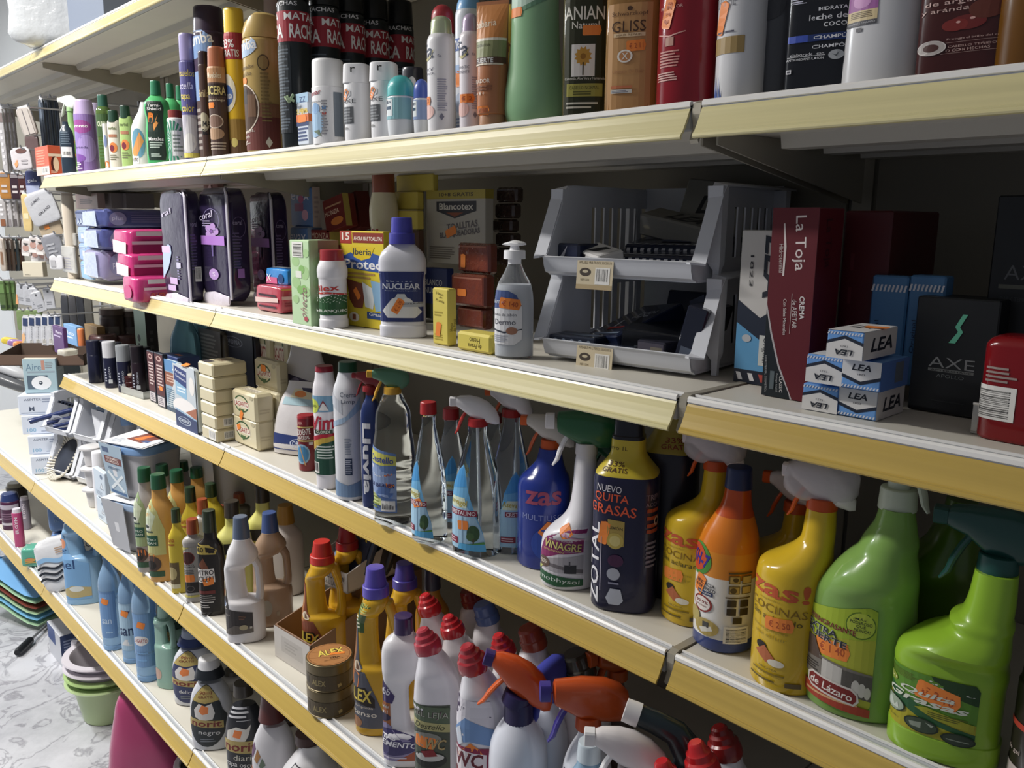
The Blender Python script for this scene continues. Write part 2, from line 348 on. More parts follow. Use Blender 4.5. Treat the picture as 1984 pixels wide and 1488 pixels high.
def pack(nm, lb, cat, pos, dims, rot, col, e=.35, seed=0, amp=.05, items=(), side=(), top=(), group=None, tilt=(0, 0), mat=None, ends=None, st=()):
    t = root(nm, lb, cat, pos, rot, group, tilt); w, d, h = dims; mb = MB(); m = mat or foil(col); pillow(mb, w, d, h, m, e, seed, amp)
    q = 1.0+amp*.5
    if ends:
        for sx in (-1, 1):
            if sx in ends[1]: mb.tube([(sx*w*.46, 0, h/2), (sx*w*.53, 0, h*.5), (sx*w*.57, .002, h*.45)], [h*.34, h*.2, h*.3], ends[0], 12, el=.25*d/h)
    mb.build('wrapper', t); pm = MB()
    if items: paint(pm, face((0, -d/2*q, h*.07), (1, 0, 0), (0, 0, 1), (0, -1, 0)), w*.84, h*.86, items, .0012)
    if side: paint(pm, face((w/2*q, 0, h*.07), (0, 1, 0), (0, 0, 1), (1, 0, 0)), d*.94, h*.86, side, .0012)
    if top: paint(pm, face((0, -d/2, h*q), (1, 0, 0), (0, 1, 0), (0, 0, 1)), w*.96, d, top, .0012)
    if pm.v: pm.build('printed_panel', t)
    for s in st: sticker(t, {'f': face((0, -d/2*q, 0), (1, 0, 0), (0, 0, 1), (0, -1, 0)), 'r': face((w/2*q, 0, 0), (0, 1, 0), (0, 0, 1), (1, 0, 0)), 't': face((0, -d/2, h*q), (1, 0, 0), (0, 1, 0), (0, 0, 1))}[s[0]], s[1]*w, s[2], s[3] if len(s) > 3 else 0, '')
    return t
def sect(mb, secs, m, N=16, n=2.6, closed=(1, 1)):   # shape lofted along X: sections (x, half width y, z low, z high)
    R = []
    for x, hy, z0, z1 in secs:
        c, hz = (z0+z1)/2, (z1-z0)/2
        R.append([(x, hy*math.copysign(abs(math.cos(t))**(2/n), math.cos(t)), c+hz*math.copysign(abs(math.sin(t))**(2/n), math.sin(t))) for t in (2*PI*i/N for i in range(N))])
    mb.loop(R, m, closed)
def trigger(par, z, s, head, collar, lever, nozzle, rot=0, x=0, style=0, y=0, cr=.0145, wrap=None, tilt=0):
    """trigger sprayer whose nozzle points to -X before rot; z = top of the bottle's neck, s = scale"""
    hb = MB(); 
    if style == 0:
        S = [(-.052, .0085, .026, .043), (-.046, .010, .022, .047), (-.030, .0105, .016, .050), (-.012, .0115, .0, .052), (.008, .0125, -.006, .053), (.022, .012, -.006, .049), (.036, .010, .002, .040), (.043, .006, .012, .030)]
    elif style == 1:   # long sleek hood sweeping down behind
        S = [(-.050, .0095, .030, .050), (-.040, .0125, .024, .054), (-.018, .0155, .006, .055), (.004, .0175, -.004, .050), (.024, .0165, -.010, .040), (.042, .011, -.014, .022), (.050, .004, -.012, .004)]
    else:              # blocky hood
        S = [(-.046, .010, .024, .046), (-.044, .0135, .018, .050), (-.010, .0155, -.002, .054), (.020, .0165, -.006, .052), (.040, .015, -.006, .044), (.050, .010, .0, .034)]
    Rz = Rm(0, 0, rot)@Rm(0, tilt, 0)
    def tr(mb):
        mb.v = [tuple(Rz@(np.array(v)*s)+np.array((x, y, z+.016*s))) for v in mb.v]; return mb
    sect(hb, S, M(head, .3, coat=.3)); ho = tr(hb).build('spray_head', par)
    nb = MB(); sect(nb, [(-.064, .008, S[0][2]+.001, S[0][3]-.001), (-.063, .0095, S[0][2]-.001, S[0][3]+.001), (-.050, .0095, S[0][2]-.001, S[0][3]+.001)], M(nozzle, .35), 12, 4); tr(nb).build('nozzle', ho)
    lb = MB(); lb.tube([(-.026, 0, .018), (-.034, 0, .004), (-.041, 0, -.012), (-.045, 0, -.026), (-.052, 0, -.036)], [.0065, .0075, .0075, .0065, .003], M(lever, .3, coat=.2), 10, el=.55, up=(0, 1, 0)); tr(lb).build('trigger', ho)
    cb = capmb(-.016, .002, cr/s*1.0, cr/s*.95, M(collar, .4), ribs=22, top=.08); tr(cb).build('collar', ho)
    if wrap:
        wb = MB(); pillow(wb, .115, .040, .072, film('ded6d8', .5), .7, 3, .10, c=(-.004, 0, -.008)); tr(wb).build('film_wrap', ho)
    return ho
# ------------------------------------------------------------------ the shop: floor, walls, shelving
def structure(name, c, d, m, lb=None):
    mb = MB(); mb.box(c, d, m); o = mb.build(name); return tag(o, lb, None, None, 'structure')
fm = bpy.data.materials.new('marble_tiles'); fm.use_nodes = True; nt = fm.node_tree; b = nt.nodes['Principled BSDF']; b.inputs['Roughness'].default_value = .16
tc = nt.nodes.new('ShaderNodeTexCoord'); mp = nt.nodes.new('ShaderNodeMapping'); nt.links.new(tc.outputs['Object'], mp.inputs[0]); mp.inputs['Rotation'].default_value = (0, 0, .7)
n1 = nt.nodes.new('ShaderNodeTexNoise'); n1.inputs['Scale'].default_value = 7; n1.inputs['Detail'].default_value = 8; n1.inputs['Distortion'].default_value = 1.2; nt.links.new(mp.outputs[0], n1.inputs['Vector'])
n2 = nt.nodes.new('ShaderNodeTexNoise'); n2.inputs['Scale'].default_value = 2.2; n2.inputs['Detail'].default_value = 9; n2.inputs['Roughness'].default_value = .65; nt.links.new(mp.outputs[0], n2.inputs['Vector'])
r1 = nt.nodes.new('ShaderNodeValToRGB'); r1.color_ramp.elements[0].position = .36; r1.color_ramp.elements[0].color = rgb('a6a6ab'); r1.color_ramp.elements[1].position = .6; r1.color_ramp.elements[1].color = rgb('cfcfd3'); nt.links.new(n2.outputs[0], r1.inputs[0])
r2 = nt.nodes.new('ShaderNodeValToRGB'); e = r2.color_ramp.elements; e[0].position = .46; e[0].color = (1, 1, 1, 1); e[1].position = .5; e[1].color = rgb('b4b2b6'); e2 = r2.color_ramp.elements.new(.54); e2.color = (1, 1, 1, 1); nt.links.new(n1.outputs[0], r2.inputs[0])
mx = nt.nodes.new('ShaderNodeMix'); mx.data_type = 'RGBA'; mx.blend_type = 'MULTIPLY'; mx.inputs[0].default_value = .75; nt.links.new(r1.outputs[0], mx.inputs[6]); nt.links.new(r2.outputs[0], mx.inputs[7]); nt.links.new(mx.outputs[2], b.inputs['Base Color'])
structure('floor', (-1.2, -1.2, -.05), (9, 6, .05), fm, 'white grey-veined marble tiles of the shop floor')
structure('wall_back', (-.9, .60, 0), (8, .06, 3.2), M('dfe0e0', .8, noise=.03, nsc=3))
structure('wall_left', (-4.6, -1.0, 0), (.06, 4, 3.2), M('e6e7e8', .8, noise=.03, nsc=3))
structure('ceiling', (-1.2, -1.2, 3.2), (9, 6, .05), M('eceae4', .8, noise=.02, nsc=3))
DECK = M('d2cdc0', .42, noise=.05, nsc=9); RIB = M('b8b3a8', .45); RAIL = M('c9ccd0', .3, metal=.35); RAILW = M('f4f2ee', .3); GREY = M('8e8f90', .4); PANEL = M('8f897c', .6, noise=.05, nsc=5); STEEL = M('a8a293', .4, metal=.3)
def strip_mat(h):
    m = M(h, .26, coat=.35, bump=0).copy(); nt = m.node_tree; b = nt.nodes['Principled BSDF']; tc = nt.nodes.new('ShaderNodeTexCoord'); mp = nt.nodes.new('ShaderNodeMapping'); mp.inputs['Scale'].default_value = (1.2, 60, 120)
    n = nt.nodes.new('ShaderNodeTexNoise'); n.inputs['Scale'].default_value = 1; n.inputs['Detail'].default_value = 4; mx = nt.nodes.new('ShaderNodeMix'); mx.data_type = 'RGBA'; c = rgb(h)
    mx.inputs[6].default_value = tuple(v*.80 for v in c[:3])+(1,); mx.inputs[7].default_value = tuple(min(1, v*1.18) for v in c[:3])+(1,)
    nt.links.new(tc.outputs['Object'], mp.inputs[0]); nt.links.new(mp.outputs[0], n.inputs['Vector']); nt.links.new(n.outputs[0], mx.inputs[0]); nt.links.new(mx.outputs[2], b.inputs['Base Color']); return m
PALE, CREAM, MUST = strip_mat('d9cf9c'), strip_mat('cfc088'), strip_mat('c0a352')
STRIP = {(6, -1): CREAM, (6, 0): CREAM, (6, 1): CREAM, (6, 2): CREAM, (5, 0): CREAM, (5, 1): PALE, (5, 2): PALE, (4, 0): CREAM, (4, 1): PALE, (4, 2): MUST}
LEV = {6: 'topmost', 5: 'second', 4: 'third', 3: 'fourth', 2: 'fifth', 1: 'lowest'}
BAYN = {-1: 'over the brush display', 0: 'in the far bay', 1: 'in the middle bay', 2: 'in the near bay'}
def extr(mb, prof, x0, x1, m, smooth=False):
    mb.loop([[(x, y, z) for y, z in prof] for x in (x0, x1)], m, (1, 1), smooth)
def shelf(s, bay):
    x0, x1 = (X0-1.3, X0, X1, X2)[bay+1], (X0, X1, X2, X2+1.3)[bay+1]; z, y = ZS[s], YF[s]; yb = .425
    t = root('shelf', ('%s shelf from the top %s, yellow price strip' % (LEV[s], BAYN[bay])).replace('topmost shelf from the top', 'topmost shelf').replace('lowest shelf from the top', 'lowest shelf'), 'shelf', (0, 0, 0), 0, 'metal shop shelves')
    a, c = x0+.002, x1-.002
    if x1 == X2 and s > 2: c -= .006
    if x0 == X2 and s > 2: a += .006
    mb = MB(); extr(mb, [(y+.020, z-.001), (y+.020, z-.030), (yb, z-.030), (yb, z-.001)][::-1], a, c, DECK)
    for q in (.12, .225, .33): extr(mb, [(y+q, z-.030), (y+q+.004, z-.046), (y+q+.036, z-.046), (y+q+.040, z-.030)][::-1], a+.03, c-.03, RIB)
    mb.build('deck', t)
    mb = MB(); extr(mb, [(y+.0185, z-.030), (y+.0185, z+.0005), (y+.0165, z+.0005), (y+.0155, z-.0015), (y+.007, z-.0015), (y+.006, z-.003), (y+.001, z-.004), (y+.001, z-.03)], a, c, RAIL)
    extr(mb, [(y+.017, z-.001), (y+.017, z+.0018), (y+.0152, z+.0018), (y+.0152, z-.001)], a, c, RAILW)
    extr(mb, [(y+.0055, z-.006), (y+.0055, z+.0008), (y+.002, z+.0012), (y-.0005, z-.001), (y-.0008, z-.0052), (y+.001, z-.006)], a, c, RAILW, True); mb.build('price_rail', t)
    mb = MB(); pr = [(y+.0015, z-.0065), (y-.001, z-.010), (y-.0045, z-.018), (y-.0085, z-.026), (y-.0125, z-.0335), (y-.0128, z-.0342), (y-.0145, z-.0346), (y-.0148, z-.0362), (y-.0158, z-.0366), (y-.0170, z-.0395), (y-.0160, z-.0412)]
    extr(mb, pr+[(p+.003, q-.0008) for p, q in pr[::-1]], a, c, STRIP.get((s, bay), MUST)); mb.build('price_strip', t)
    for x in ((a, c) if bay < 2 else (a,)):
        mb = MB(); k = 1 if x == a else -1
        vs = [(x+k*u, *p) for u in (.001, .004) for p in ((y+.03, z-.031), (y+.03, z-.046), (yb-.02, z-.105), (yb-.02, z-.031))]
        mb.add(vs, [(0, 1, 2, 3), (7, 6, 5, 4), (0, 4, 5, 1), (1, 5, 6, 2), (2, 6, 7, 3), (3, 7, 4, 0)], STEEL); mb.build('bracket', t)
    if x1 == X2 and s > 2:   # the bent end of the bracket that shows between the two price rails
        mb = MB(); p = [(y+.24, z+.001), (y+.035, z+.001), (y+.012, z+.002), (y+.002, z-.002), (y+.001, z-.014), (y+.004, z-.026), (y-.002, z-.042)]
        mb.loop([[(X2+e, a_, b_) for e, a_, b_ in ((-.0055, q[0], q[1]), (.0055, q[0], q[1]), (.0055, q[0]+.003, q[1]-.004), (-.0055, q[0]+.003, q[1]-.004))] for q in p], STEEL, (1, 1), False); mb.build('bracket_tip', t)
    return t
for s in (6, 5, 4, 3, 2, 1):
    for bay in ((-1, 0, 1, 2) if s in (6, 2, 1) else (0, 1, 2)): shelf(s, bay)
for i, (x, nm) in enumerate(((X0-1.3, 'at the far end of the brush display'), (X0, 'between the brush display and the far bay'), (X1, 'between the far and the middle bay'), (X2, 'between the middle and the near bay'))):
    mb = MB(); mb.box((x, .445, 0), (.03, .028, 2.55), STEEL); tag(mb.build('upright_post'), 'tall grey metal upright post of the shelving '+nm, 'post', 'shelving posts')
for i, (x, nm) in enumerate(((X0-2.6, 'at the far end of the brush display'), (X0-1.3, 'of the brush display'), (X0, 'of the far bay'), (X1, 'of the middle bay'), (X2, 'of the near bay'))):
    mb = MB(); mb.box((x+.65, .434, .05), (1.255, .01, 2.45), PANEL); tag(mb.build('back_panel'), 'beige metal back panel closing the rear '+nm, 'panel', 'shelving back panels')
# ------------------------------------------------------------------ second shelf from the top
W_, K_, N_ = 'f2f1ee', '17171a', '20263f'
box('cardboard_box', 'small orange-red carton at the far end of the second shelf', 'box', boxpx(5, 72, 97, 122, 338, 281, P=onY(97, 338, .012)*1.0), 'c2563a', [('r', 0, 0, 1, .3, 'd9b8b0'), ('b', .45, .04, .95, .26), ('l', .1, .35, .9, .9, 6, 'd88a70')], [('r', 0, .62, 1, .72, 'e8cdb5'), ('e', .45, .35, .3, .28, '4a1a12'), ('e', .55, .36, .22, .24, 'e6c7a8'), ('l', .1, .05, .7, .14, 2, 'e8c0a8')])
t, b = bot('spray_bottle', 'pale green spray bottle with white trigger behind the small orange carton', 'bottle', atY(5, 142, .085, 24, 216), '8fb878', 'neck', 1, None, [dict(z=(.1, .55), w=1, d=[('r', 0, 0, 1, 1, '6f9c58'), ('r', 0, 0, 1, .12, 'dfe8d8')])], [(.5, 0, 80), (.3, 0, 80)], v=-10, flat=.7)
trigger(t, b.h, .75, 'e6ebe4', '9fc58e', 'e6ebe4', 'e6ebe4', -fc(t.location)+10+25, cr=.011)
bot('shampoo_bottle', 'dark navy bottle with a white barcode label and glossy shoulders', 'bottle', atY(5, 131, .028, 25, 236), '2c3946', 'round', 1, None, [dict(z=(.32, .52), w=.8, d=[('r', 0, 0, 1, 1, 'e8e6e6'), ('b', .1, .1, .9, .6)]), dict(z=(.56, .82), w=.9, d=[('l', .1, 0, .9, 1, 6, '5d6b78')])], v=-15, flat=.7)
PUR = [('e', .5, .78, .42, .12, '9b4f96'), ('t', 'pronto', .5, .78, .6, .06, W_), ('e', .3, .5, .3, .2, '8f7ab8'), ('e', .7, .4, .35, .24, 'a58fc8'), ('t', 'lavanda', .5, .42, .5, .04, '4a3a6a'), ('r', 0, 0, .55, .2, '5e3a78'), ('l', .05, .03, .5, .18, 4, 'e8e0f0'), ('e', .35, .23, .3, .07, '7c50a0')]
bot('air_freshener_can', 'purple air freshener can with a flared lilac cap', 'can', atY(5, 167, .045, 37, 194), '7d6a9c', 'can', .83, ('b9a6cf', .80, 1, 1.0, .84), [dict(z=(.02, .8), w=1.45, bg='8f74b0', d=PUR)], v=-35)
bot('air_freshener_can', 'grey-violet can tucked behind the purple air freshener', 'can', atY(5, 189, .11, 26, 200), '6b6478', 'can', .85, ('a49ab4', .83, 1, .95, .85))
bot('shampoo_bottle', 'clear green bottle with tall dark green cap on the second shelf', 'bottle', atY(5, 204, .07, 28, 184), '7a9a5c', 'square', .9, ('2f5a4c', .80, 1, .66, .62), [dict(z=(.1, .75), w=1, d=[('r', 0, .55, 1, 1, '3f5a34'), ('t', 'OLIVA', .5, .8, .6, .1, 'dfe8c8'), ('l', .1, .1, .9, .5, 6, '4a6a3a')])], v=-20, mat=M('86a860', .08, tr=.7))
for x, yt, c, c2, lb in ((223, 214, 'ddd6c8', '2c4a3c', 'cream shampoo bottle with a dark green cap beside a light green twin'), (246, 205, 'a9c47c', '2a4638', 'light green shampoo bottle with a dark green cap beside its cream twin')):
    bot('shampoo_bottle', lb, 'bottle', atY(5, x, .033, 24, yt), c, 'square', .90, (c2, .80, 1, .72, .66), [dict(z=(.12, .74), w=.9, d=[('t', 'herbal', .5, .93, .7, .09, '6b7a50'), ('r', .15, .68, .85, .76, 'b07a60'), ('e', .5, .4, .34, .14, 'e0874a'), ('e', .4, .38, .2, .09, '7a3040'), ('l', .15, .05, .85, .22, 3, '7a7a60')])], v=-30, flat=.65)
bot('dropper_bottle', 'small white bottle with an orange sticker before the cream shampoo', 'bottle', atY(5, 207, .022, 10, 240), 'e3e2da', 'tube', 1, None, [dict(z=(.35, .8), w=.8, d=[('e', .5, .6, .4, .3, '8090b8')])], [(.12, 0, 90, '', .016, .010)], v=-20)
bot('detergent_bottle', 'white slanted-neck cleaner bottle left of the green bottles on the second shelf', 'bottle', atY(5, 272, .04, 33, 198), 'f0f0ee', [(0, .9), (.02, 1), (.55, 1), (.72, .8, None, .2), (.88, .45, None, .5), (1, .34, None, .62)], 1, None, [dict(z=(.05, .62), w=1.05, d=[('e', .5, .55, .36, .4, '6fa0b8'), ('p', [(.1, .3), (.6, .85), (.8, .6), (.3, .1)], 'e6a060'), ('r', .05, 0, .5, .2, W_), ('t', '1000', .27, .1, .36, .1, '334')])], v=-25, flat=.7)
GRN = [('p', [(.06, 0), (.94, 0), (1, .1), (.96, .5), (1, .9), (.9, 1), (.1, 1), (0, .9), (.06, .5), (0, .1)], '26362e'), ('t', 'Tarni-', .5, .93, .7, .05, W_), ('t', 'Shield', .5, .87, .75, .05, W_), ('p', [(.4, .6), (.7, .78), (.62, .7), (.75, .66), (.45, .5)], 'e59a50'), ('t', 'Metales', .5, .36, .8, .06, W_), ('l', .15, .2, .9, .32, 3, 'b8c8bc'), ('l', .2, .05, .8, .12, 2, 'b8c8bc')]
GB = [(0, .93), (.015, 1), (.45, .98), (.62, .88), (.76, 1), (.86, .95), (.93, .62), (.97, .42), (1, .4)]
for x, Y, w, yt, lb, L in ((306, .036, 46, 157, 'foremost bright green hourglass bottle with a black label', 1), (334, .10, 34, 162, 'bright green hourglass bottle second in line, behind the black-labelled one', 0), (352, .165, 30, 166, 'bright green hourglass bottle third in line, mostly hidden by the lilac can', 0)):
    bot('metal_polish_bottle', lb, 'bottle', atY(5, x, Y, w, yt), '4fb06c', GB, .86, ('2f7a58', .83, 1, .42, .38), [dict(z=(.05, .75), w=.75, d=GRN)] if L else (), [(.56, -20, 80)] if L else (), v=-20, flat=.75)
bot('powder_can', 'short white can with green rays and a red cap', 'can', atY(5, 342, .027, 31, 214), 'eef2ee', 'can', .86, ('8a3c38', .80, 1, .84, .82), [dict(z=(.04, .76), w=1.3, d=[('p', [(.5, .5), (.5+.6*math.cos(a), .5+.55*math.sin(a)), (.5+.6*math.cos(a+.15), .5+.55*math.sin(a+.15))], '3f9a78') for a in [i*.314 for i in range(20)]]+[('r', .5, .1, 1, .78, 'f2f4f2'), ('l', .55, .2, .95, .7, 5, '9aa49c')])], v=-30)
bot('spray_can', 'slim can with a lilac cap and grey shoe picture', 'can', atY(5, 368, .03, 31, 66), '5a5588', 'can', .8, ('9a92c0', .79, 1, .9, .88), [dict(z=(.02, .78), w=1.3, bg='5d5a92', d=[('r', 0, 0, 1, .45, 'b9b6c0'), ('t', 'asuelos', .5, .88, .8, .07, 'd8c468'), ('t', 'stella', .45, .75, .7, .07, 'd8d4f0', 0, .02, .3), ('t', 'tapa', .4, .63, .5, .08, 'e6d470'), ('t', 'color', .5, .52, .6, .08, 'e6d470'), ('p', [(.1, .1), (.5, .44), (.9, .4), (.8, .2), (.5, .02)], 'd4d2d6'), ('e', .5, .16, .3, .1, 'e4e2e0'), ('r', 0, 0, 1, .05, 'ded26a')])], v=-20)
AMB = lambda c: [('e', .35, .9, .5, .12, '7f9cc8'), ('t', 'Zamba', .45, .93, .85, .09, W_, 8)]
bot('spray_can', 'tallest dark purple can with a blue oval emblem near its top', 'can', atY(5, 411, .07, 58, 15), '3a2c40', 'can', .86, ('34263a', .84, 1, .97, .9), [dict(z=(.02, .84), w=1.4, d=[('r', 0, 0, 1, 1, '46364e'), ('r', 0, .0, 1, .5, '5a4a48')]+AMB(0)+[('r', .1, .45, .9, .68, '8ea8d0'), ('l', .1, .05, .9, .4, 7, 'a8a09a')])], v=-48)
bot('wax_spray_can', 'narrow brown can wedged behind the orange-capped wax can', 'can', atY(5, 399, .042, 20, 100), '4e3a34', 'can', .9, ('3c2c34', .86, 1, .95, .9), [dict(z=(.05, .8), w=1.2, d=[('t', 'Brilla', .5, .75, .9, .09, 'c8b488'), ('e', .4, .4, .45, .12, 'b0a890'), ('t', 'IMA', .6, .38, .7, .07, K_), ('t', 'BLE', .6, .28, .7, .07, K_)])], v=-20)
bot('wax_spray_can', 'brown furniture wax can with an orange cap, before the tall purple can', 'can', atY(5, 424, .026, 35, 92), '5a4238', 'can', .84, ('b06a48', .82, 1, .95, .86), [dict(z=(.02, .82), w=1.4, bg='54403a', d=[('r', 0, .82, 1, 1, 'c4946c'), ('t', 'Muebles', .5, .9, .6, .06, 'f0e2c8'), ('r', 0, .66, 1, .8, '3a2c28'), ('t', 'NICERA', .5, .73, .9, .1, 'e8d890'), ('t', 'cuida su hogar', .5, .62, .8, .035, 'e8dcc0'), ('e', .45, .38, .34, .08, '8a6e60'), ('o', .45, .38, .34, .08, .12, 'd8c8b8'), ('e', .4, .24, .4, .07, 'b89678'), ('l', .1, .05, .9, .15, 3, 'b8a898')])], [(.47, -35, 0)], v=-25)
bot('furniture_polish_can', 'yellow polish can with a dark red band, between the brown and gold cans', 'can', atY(5, 459, .06, 38, 18), 'e2b82e', 'can', .86, ('ecc83e', .84, 1, .96, .95), [dict(z=(.02, .82), w=1.45, d=[('r', 0, .8, 1, 1.02, 'a4343a'), ('t', '33%', .4, .93, .5, .07, W_), ('t', 'GRATIS', .45, .85, .7, .06, W_), ('e', .3, .52, .34, .16, 'e8e0c8'), ('e', .28, .5, .26, .09, '4a6aa8'), ('t', 'Pronto', .28, .5, .42, .06, W_), ('r', 0, 0, 1, .3, '9a7a3a'), ('r', 0, 0, 1, .12, '6a5038'), ('e', .5, .1, .12, .04, 'd8c878')])], v=-30)
t, b = bot('wax_spray_can', 'gold can with a scooped gold cap and brown furniture picture', 'can', atY(5, 512, .052, 74, 30), 'b59a5e', 'can', .84, None, [dict(z=(.02, .82), w=1.45, d=[('r', 0, 0, 1, .3, '6e3a34'), ('r', 0, .3, 1, .42, '8e6448'), ('e', .3, .93, .34, .1, 'aac0dc'), ('t', 'Zamba', .33, .93, .62, .085, W_, 5), ('t', 'Abrillantador', .33, .74, .5, .035, '4a3a2a', 6, 0), ('t', 'Multi Uso', .34, .68, .36, .035, '4a3a2a', 6, 0), ('e', .3, .38, .34, .22, '4c3424'), ('o', .3, .38, .34, .22, .06, 'e0d2c0'), ('r', .12, .42, .4, .55, '2c2220'), ('r', .4, .3, .58, .5, '6a4c34'), ('t', 'madera,', .36, .17, .36, .035, 'f0e8dc', 8, 0), ('t', 'skay,', .3, .12, .24, .035, 'f0e8dc', 8, 0), ('t', 'cera...', .3, .07, .24, .035, 'f0e8dc', 8, 0), ('e', .74, .78, .1, .07, '9c8450'), ('o', .74, .78, .1, .07, .15, '4e4028'), ('l', .68, .25, .86, .7, 14, '8a7444'), ('p', [(.78, .02), (.84, .07), (.78, .12), (.72, .07)], 'e0d8c8')])], [(.52, -32, 0)], v=-40)
mb = MB(); N = 40; h0, R = b.h*.985, b.r; mb.loop([[(q*R*math.cos(a), q*R*math.sin(a), h0+(zz if zz < .02 else zz-.022*max(0, math.cos(a-PI-.9))**6*(1 if q > .6 else 0))) for a in (2*PI*i/N for i in range(N))] for q, zz in ((.95, 0), (.98, .005), (.95, .032), (.88, .043), (.7, .048), (.3, .049))], M('c4a866', .35, coat=.2)); mb.build('cap', t)
bot('spray_can', 'brown-capped can behind the gold can, under the top shelf', 'can', atY(5, 536, .13, 40, -20), '8a7a70', 'can', .86, ('9a8a84', .84, 1, .95, .85))
MAT = [('r', 0, .714, 1, .917, 'a02c38'), ('t', 'CUCARACHAS', .42, .965, .6, .03, 'e8e8ea'), ('t', 'MATA', .28, .882, .36, .05, W_), ('t', 'MATA', .74, .882, .36, .05, W_), ('t', 'CUCA', .32, .785, .44, .095, W_, 0, .05), ('t', 'RACHA', .8, .785, .36, .095, W_, 0, .05), ('t', 'ZP', .2, .64, .2, .1, 'e0784a', 0, .05), ('r', .3, .1, .62, .69, '20262c'), ('l', .33, .12, .6, .67, 26, '59636c')]
for i, (x, Y, w, v) in enumerate(((579, .045, 66, -52), (636, .112, 50, -25), (684, .179, 48, -30), (730, .246, 46, -48), (778, .313, 46, -10))):
    nm = ('foremost', 'second', 'third', 'fourth', 'fifth')[i]
    P, r, _ = atY(5, x, Y, w); bot('insecticide_can', nm+' from the shelf edge of the black insect spray cans with dark red bands', 'can', (P, .031, .325), '23282a', 'can', .86, ('17181a', .85, 1, .96, .9), [dict(z=(.01, .85), w=2.6, d=MAT)], v=v, group='black insect spray cans')
mb = MB()
for i in range(5): mb.tube([(0, 0, 0), (.012*math.cos(i*1.3), .004*i-.01, .006+.002*i), (.020*math.cos(i*1.1), .003*i, .003*i)], .0025, M('9ab08c', .5), 6)
o = mb.build('twist_tie'); o.location = tuple(onY(560, 198, .012)); tag(o, 'pale green twisted tie on the foremost black spray can', 'tie')
box('tin', 'small square blue and orange tin beside the white spray can', 'tin', boxpx(5, 577, 600, 610, 281, 178, P=onY(600, 281, .022)), 'cfd8e4', [('r', 0, .82, 1, 1, '9fc0d8'), ('t', 'ZZ', .55, .88, .5, .1, '2c3e78'), ('t', 'SUPERMA', .5, .66, .9, .1, 'e8c848', 0, .05), ('r', 0, .45, 1, .6, 'd9713a'), ('r', 0, .38, 1, .46, '2a3a68'), ('l', .08, .08, .95, .36, 4, '40507a')], [('r', 0, .45, 1, .6, 'd9713a')], bev=.003, st=(('f', .5, .52, 0, '', .03, .014),))
bot('spray_can', 'white can with a plain white cap and blue bird picture', 'can', atY(5, 637, .027, 63, 117), 'eeeef0', 'can', .70, ('f4f4f4', .68, 1, .97, .93), [dict(z=(.03, .66), w=1.45, d=[('t', 'bomar', .3, .9, .45, .09, 'a85058', 8), ('t', 'quitamanchas', .32, .74, .5, .04, '555', 0, 0), ('e', .32, .35, .24, .27, 'a8c8e4'), ('e', .36, .62, .12, .1, '8fb4dc'), ('p', [(.28, .2), (.5, .1), (.46, .22)], '7a8a78'), ('r', .78, .1, 1, .92, '77818c'), ('l', .52, .12, .66, .78, 12, '9a9aa0'), ('r', .54, .6, .62, .66, '5a8ac0'), ('r', .54, .5, .62, .54, 'c05048')])], v=-30)
AXW = [('p', [(.28, .72), (.42, .78), (.42, .86), (.28, .92), (.14, .86), (.14, .78)], 'd8dade'), ('t', '+', .28, .84, .12, .07, '666'), ('t', 'AXE', .32, .68, .5, .075, '55585c', 0, 0), ('r', .05, .28, .5, .58, '5d6064'), ('l', .08, .3, .47, .56, 5, '8f9296'), ('t', '48h', .22, .2, .2, .05, '777')]
for i, (x, w, yt, lb) in enumerate(((693, 51, 126, 'white angular deodorant can beside the white bird can'), (745, 53, 123, 'white angular deodorant can behind the turquoise roll-on'))):
    bot('deodorant_can', lb, 'can', atY(5, x, .032, w, yt), 'f0f0f2', 'tube', .76, ('f2f2f4', .755, 1, .99, .93, dict(n=3.2)), [dict(z=(.03, .75), w=1.35, d=AXW), dict(z=(.88, .95), w=.2, d=[('t', 'r', .5, .5, .9, .9, '333')], off=.001, nm='mark')], [(.60, -42, 60, '', .02, .011)], v=-18)
for x, Y, yt, w, c, c2, lb in ((777, .028, 146, 54, '8fc0c8', '4fb8b8', 'roll-on deodorant with turquoise dome cap and frosted white bottle'), (817, .035, 153, 32, '8fa4cc', '4a62b4', 'roll-on deodorant with a royal blue dome cap beside the tall white spray')):
    bot('roll_on_deodorant', lb, 'deodorant', atY(5, x, Y, w, yt), 'e2e6ea', [(0, .86), (.04, .92), (.55, 1), (.96, .97), (1, .9)], .66, (c2, .655, 1, .96, .95, dict(dome=.62)), [dict(z=(.28, .62), w=1.3, d=[('r', 0, 0, 1, 1, c), ('r', .1, .15, .45, .95, 'e8f0f2'), ('t', 'MEN', .27, .8, .26, .14, '40506a'), ('r', .15, .45, .4, .6, '30506a')])], [(.5, -62, 80)] if c2 == '4fb8b8' else (), v=-30)
bot('deodorant_can', 'dark navy can with a rounded cap behind the roll-on deodorants', 'can', atY(5, 800, .10, 45, 132), '30323c', 'tube', .6, ('3a3b44', .59, 1, 1, .9))
bot('roll_on_deodorant', 'white roll-on half hidden behind the turquoise roll-on', 'deodorant', atY(5, 799, .062, 20, 148), 'e8e8ec', 'tube', .7, ('eeeef0', .69, 1, 1, .9, dict(dome=.5)))
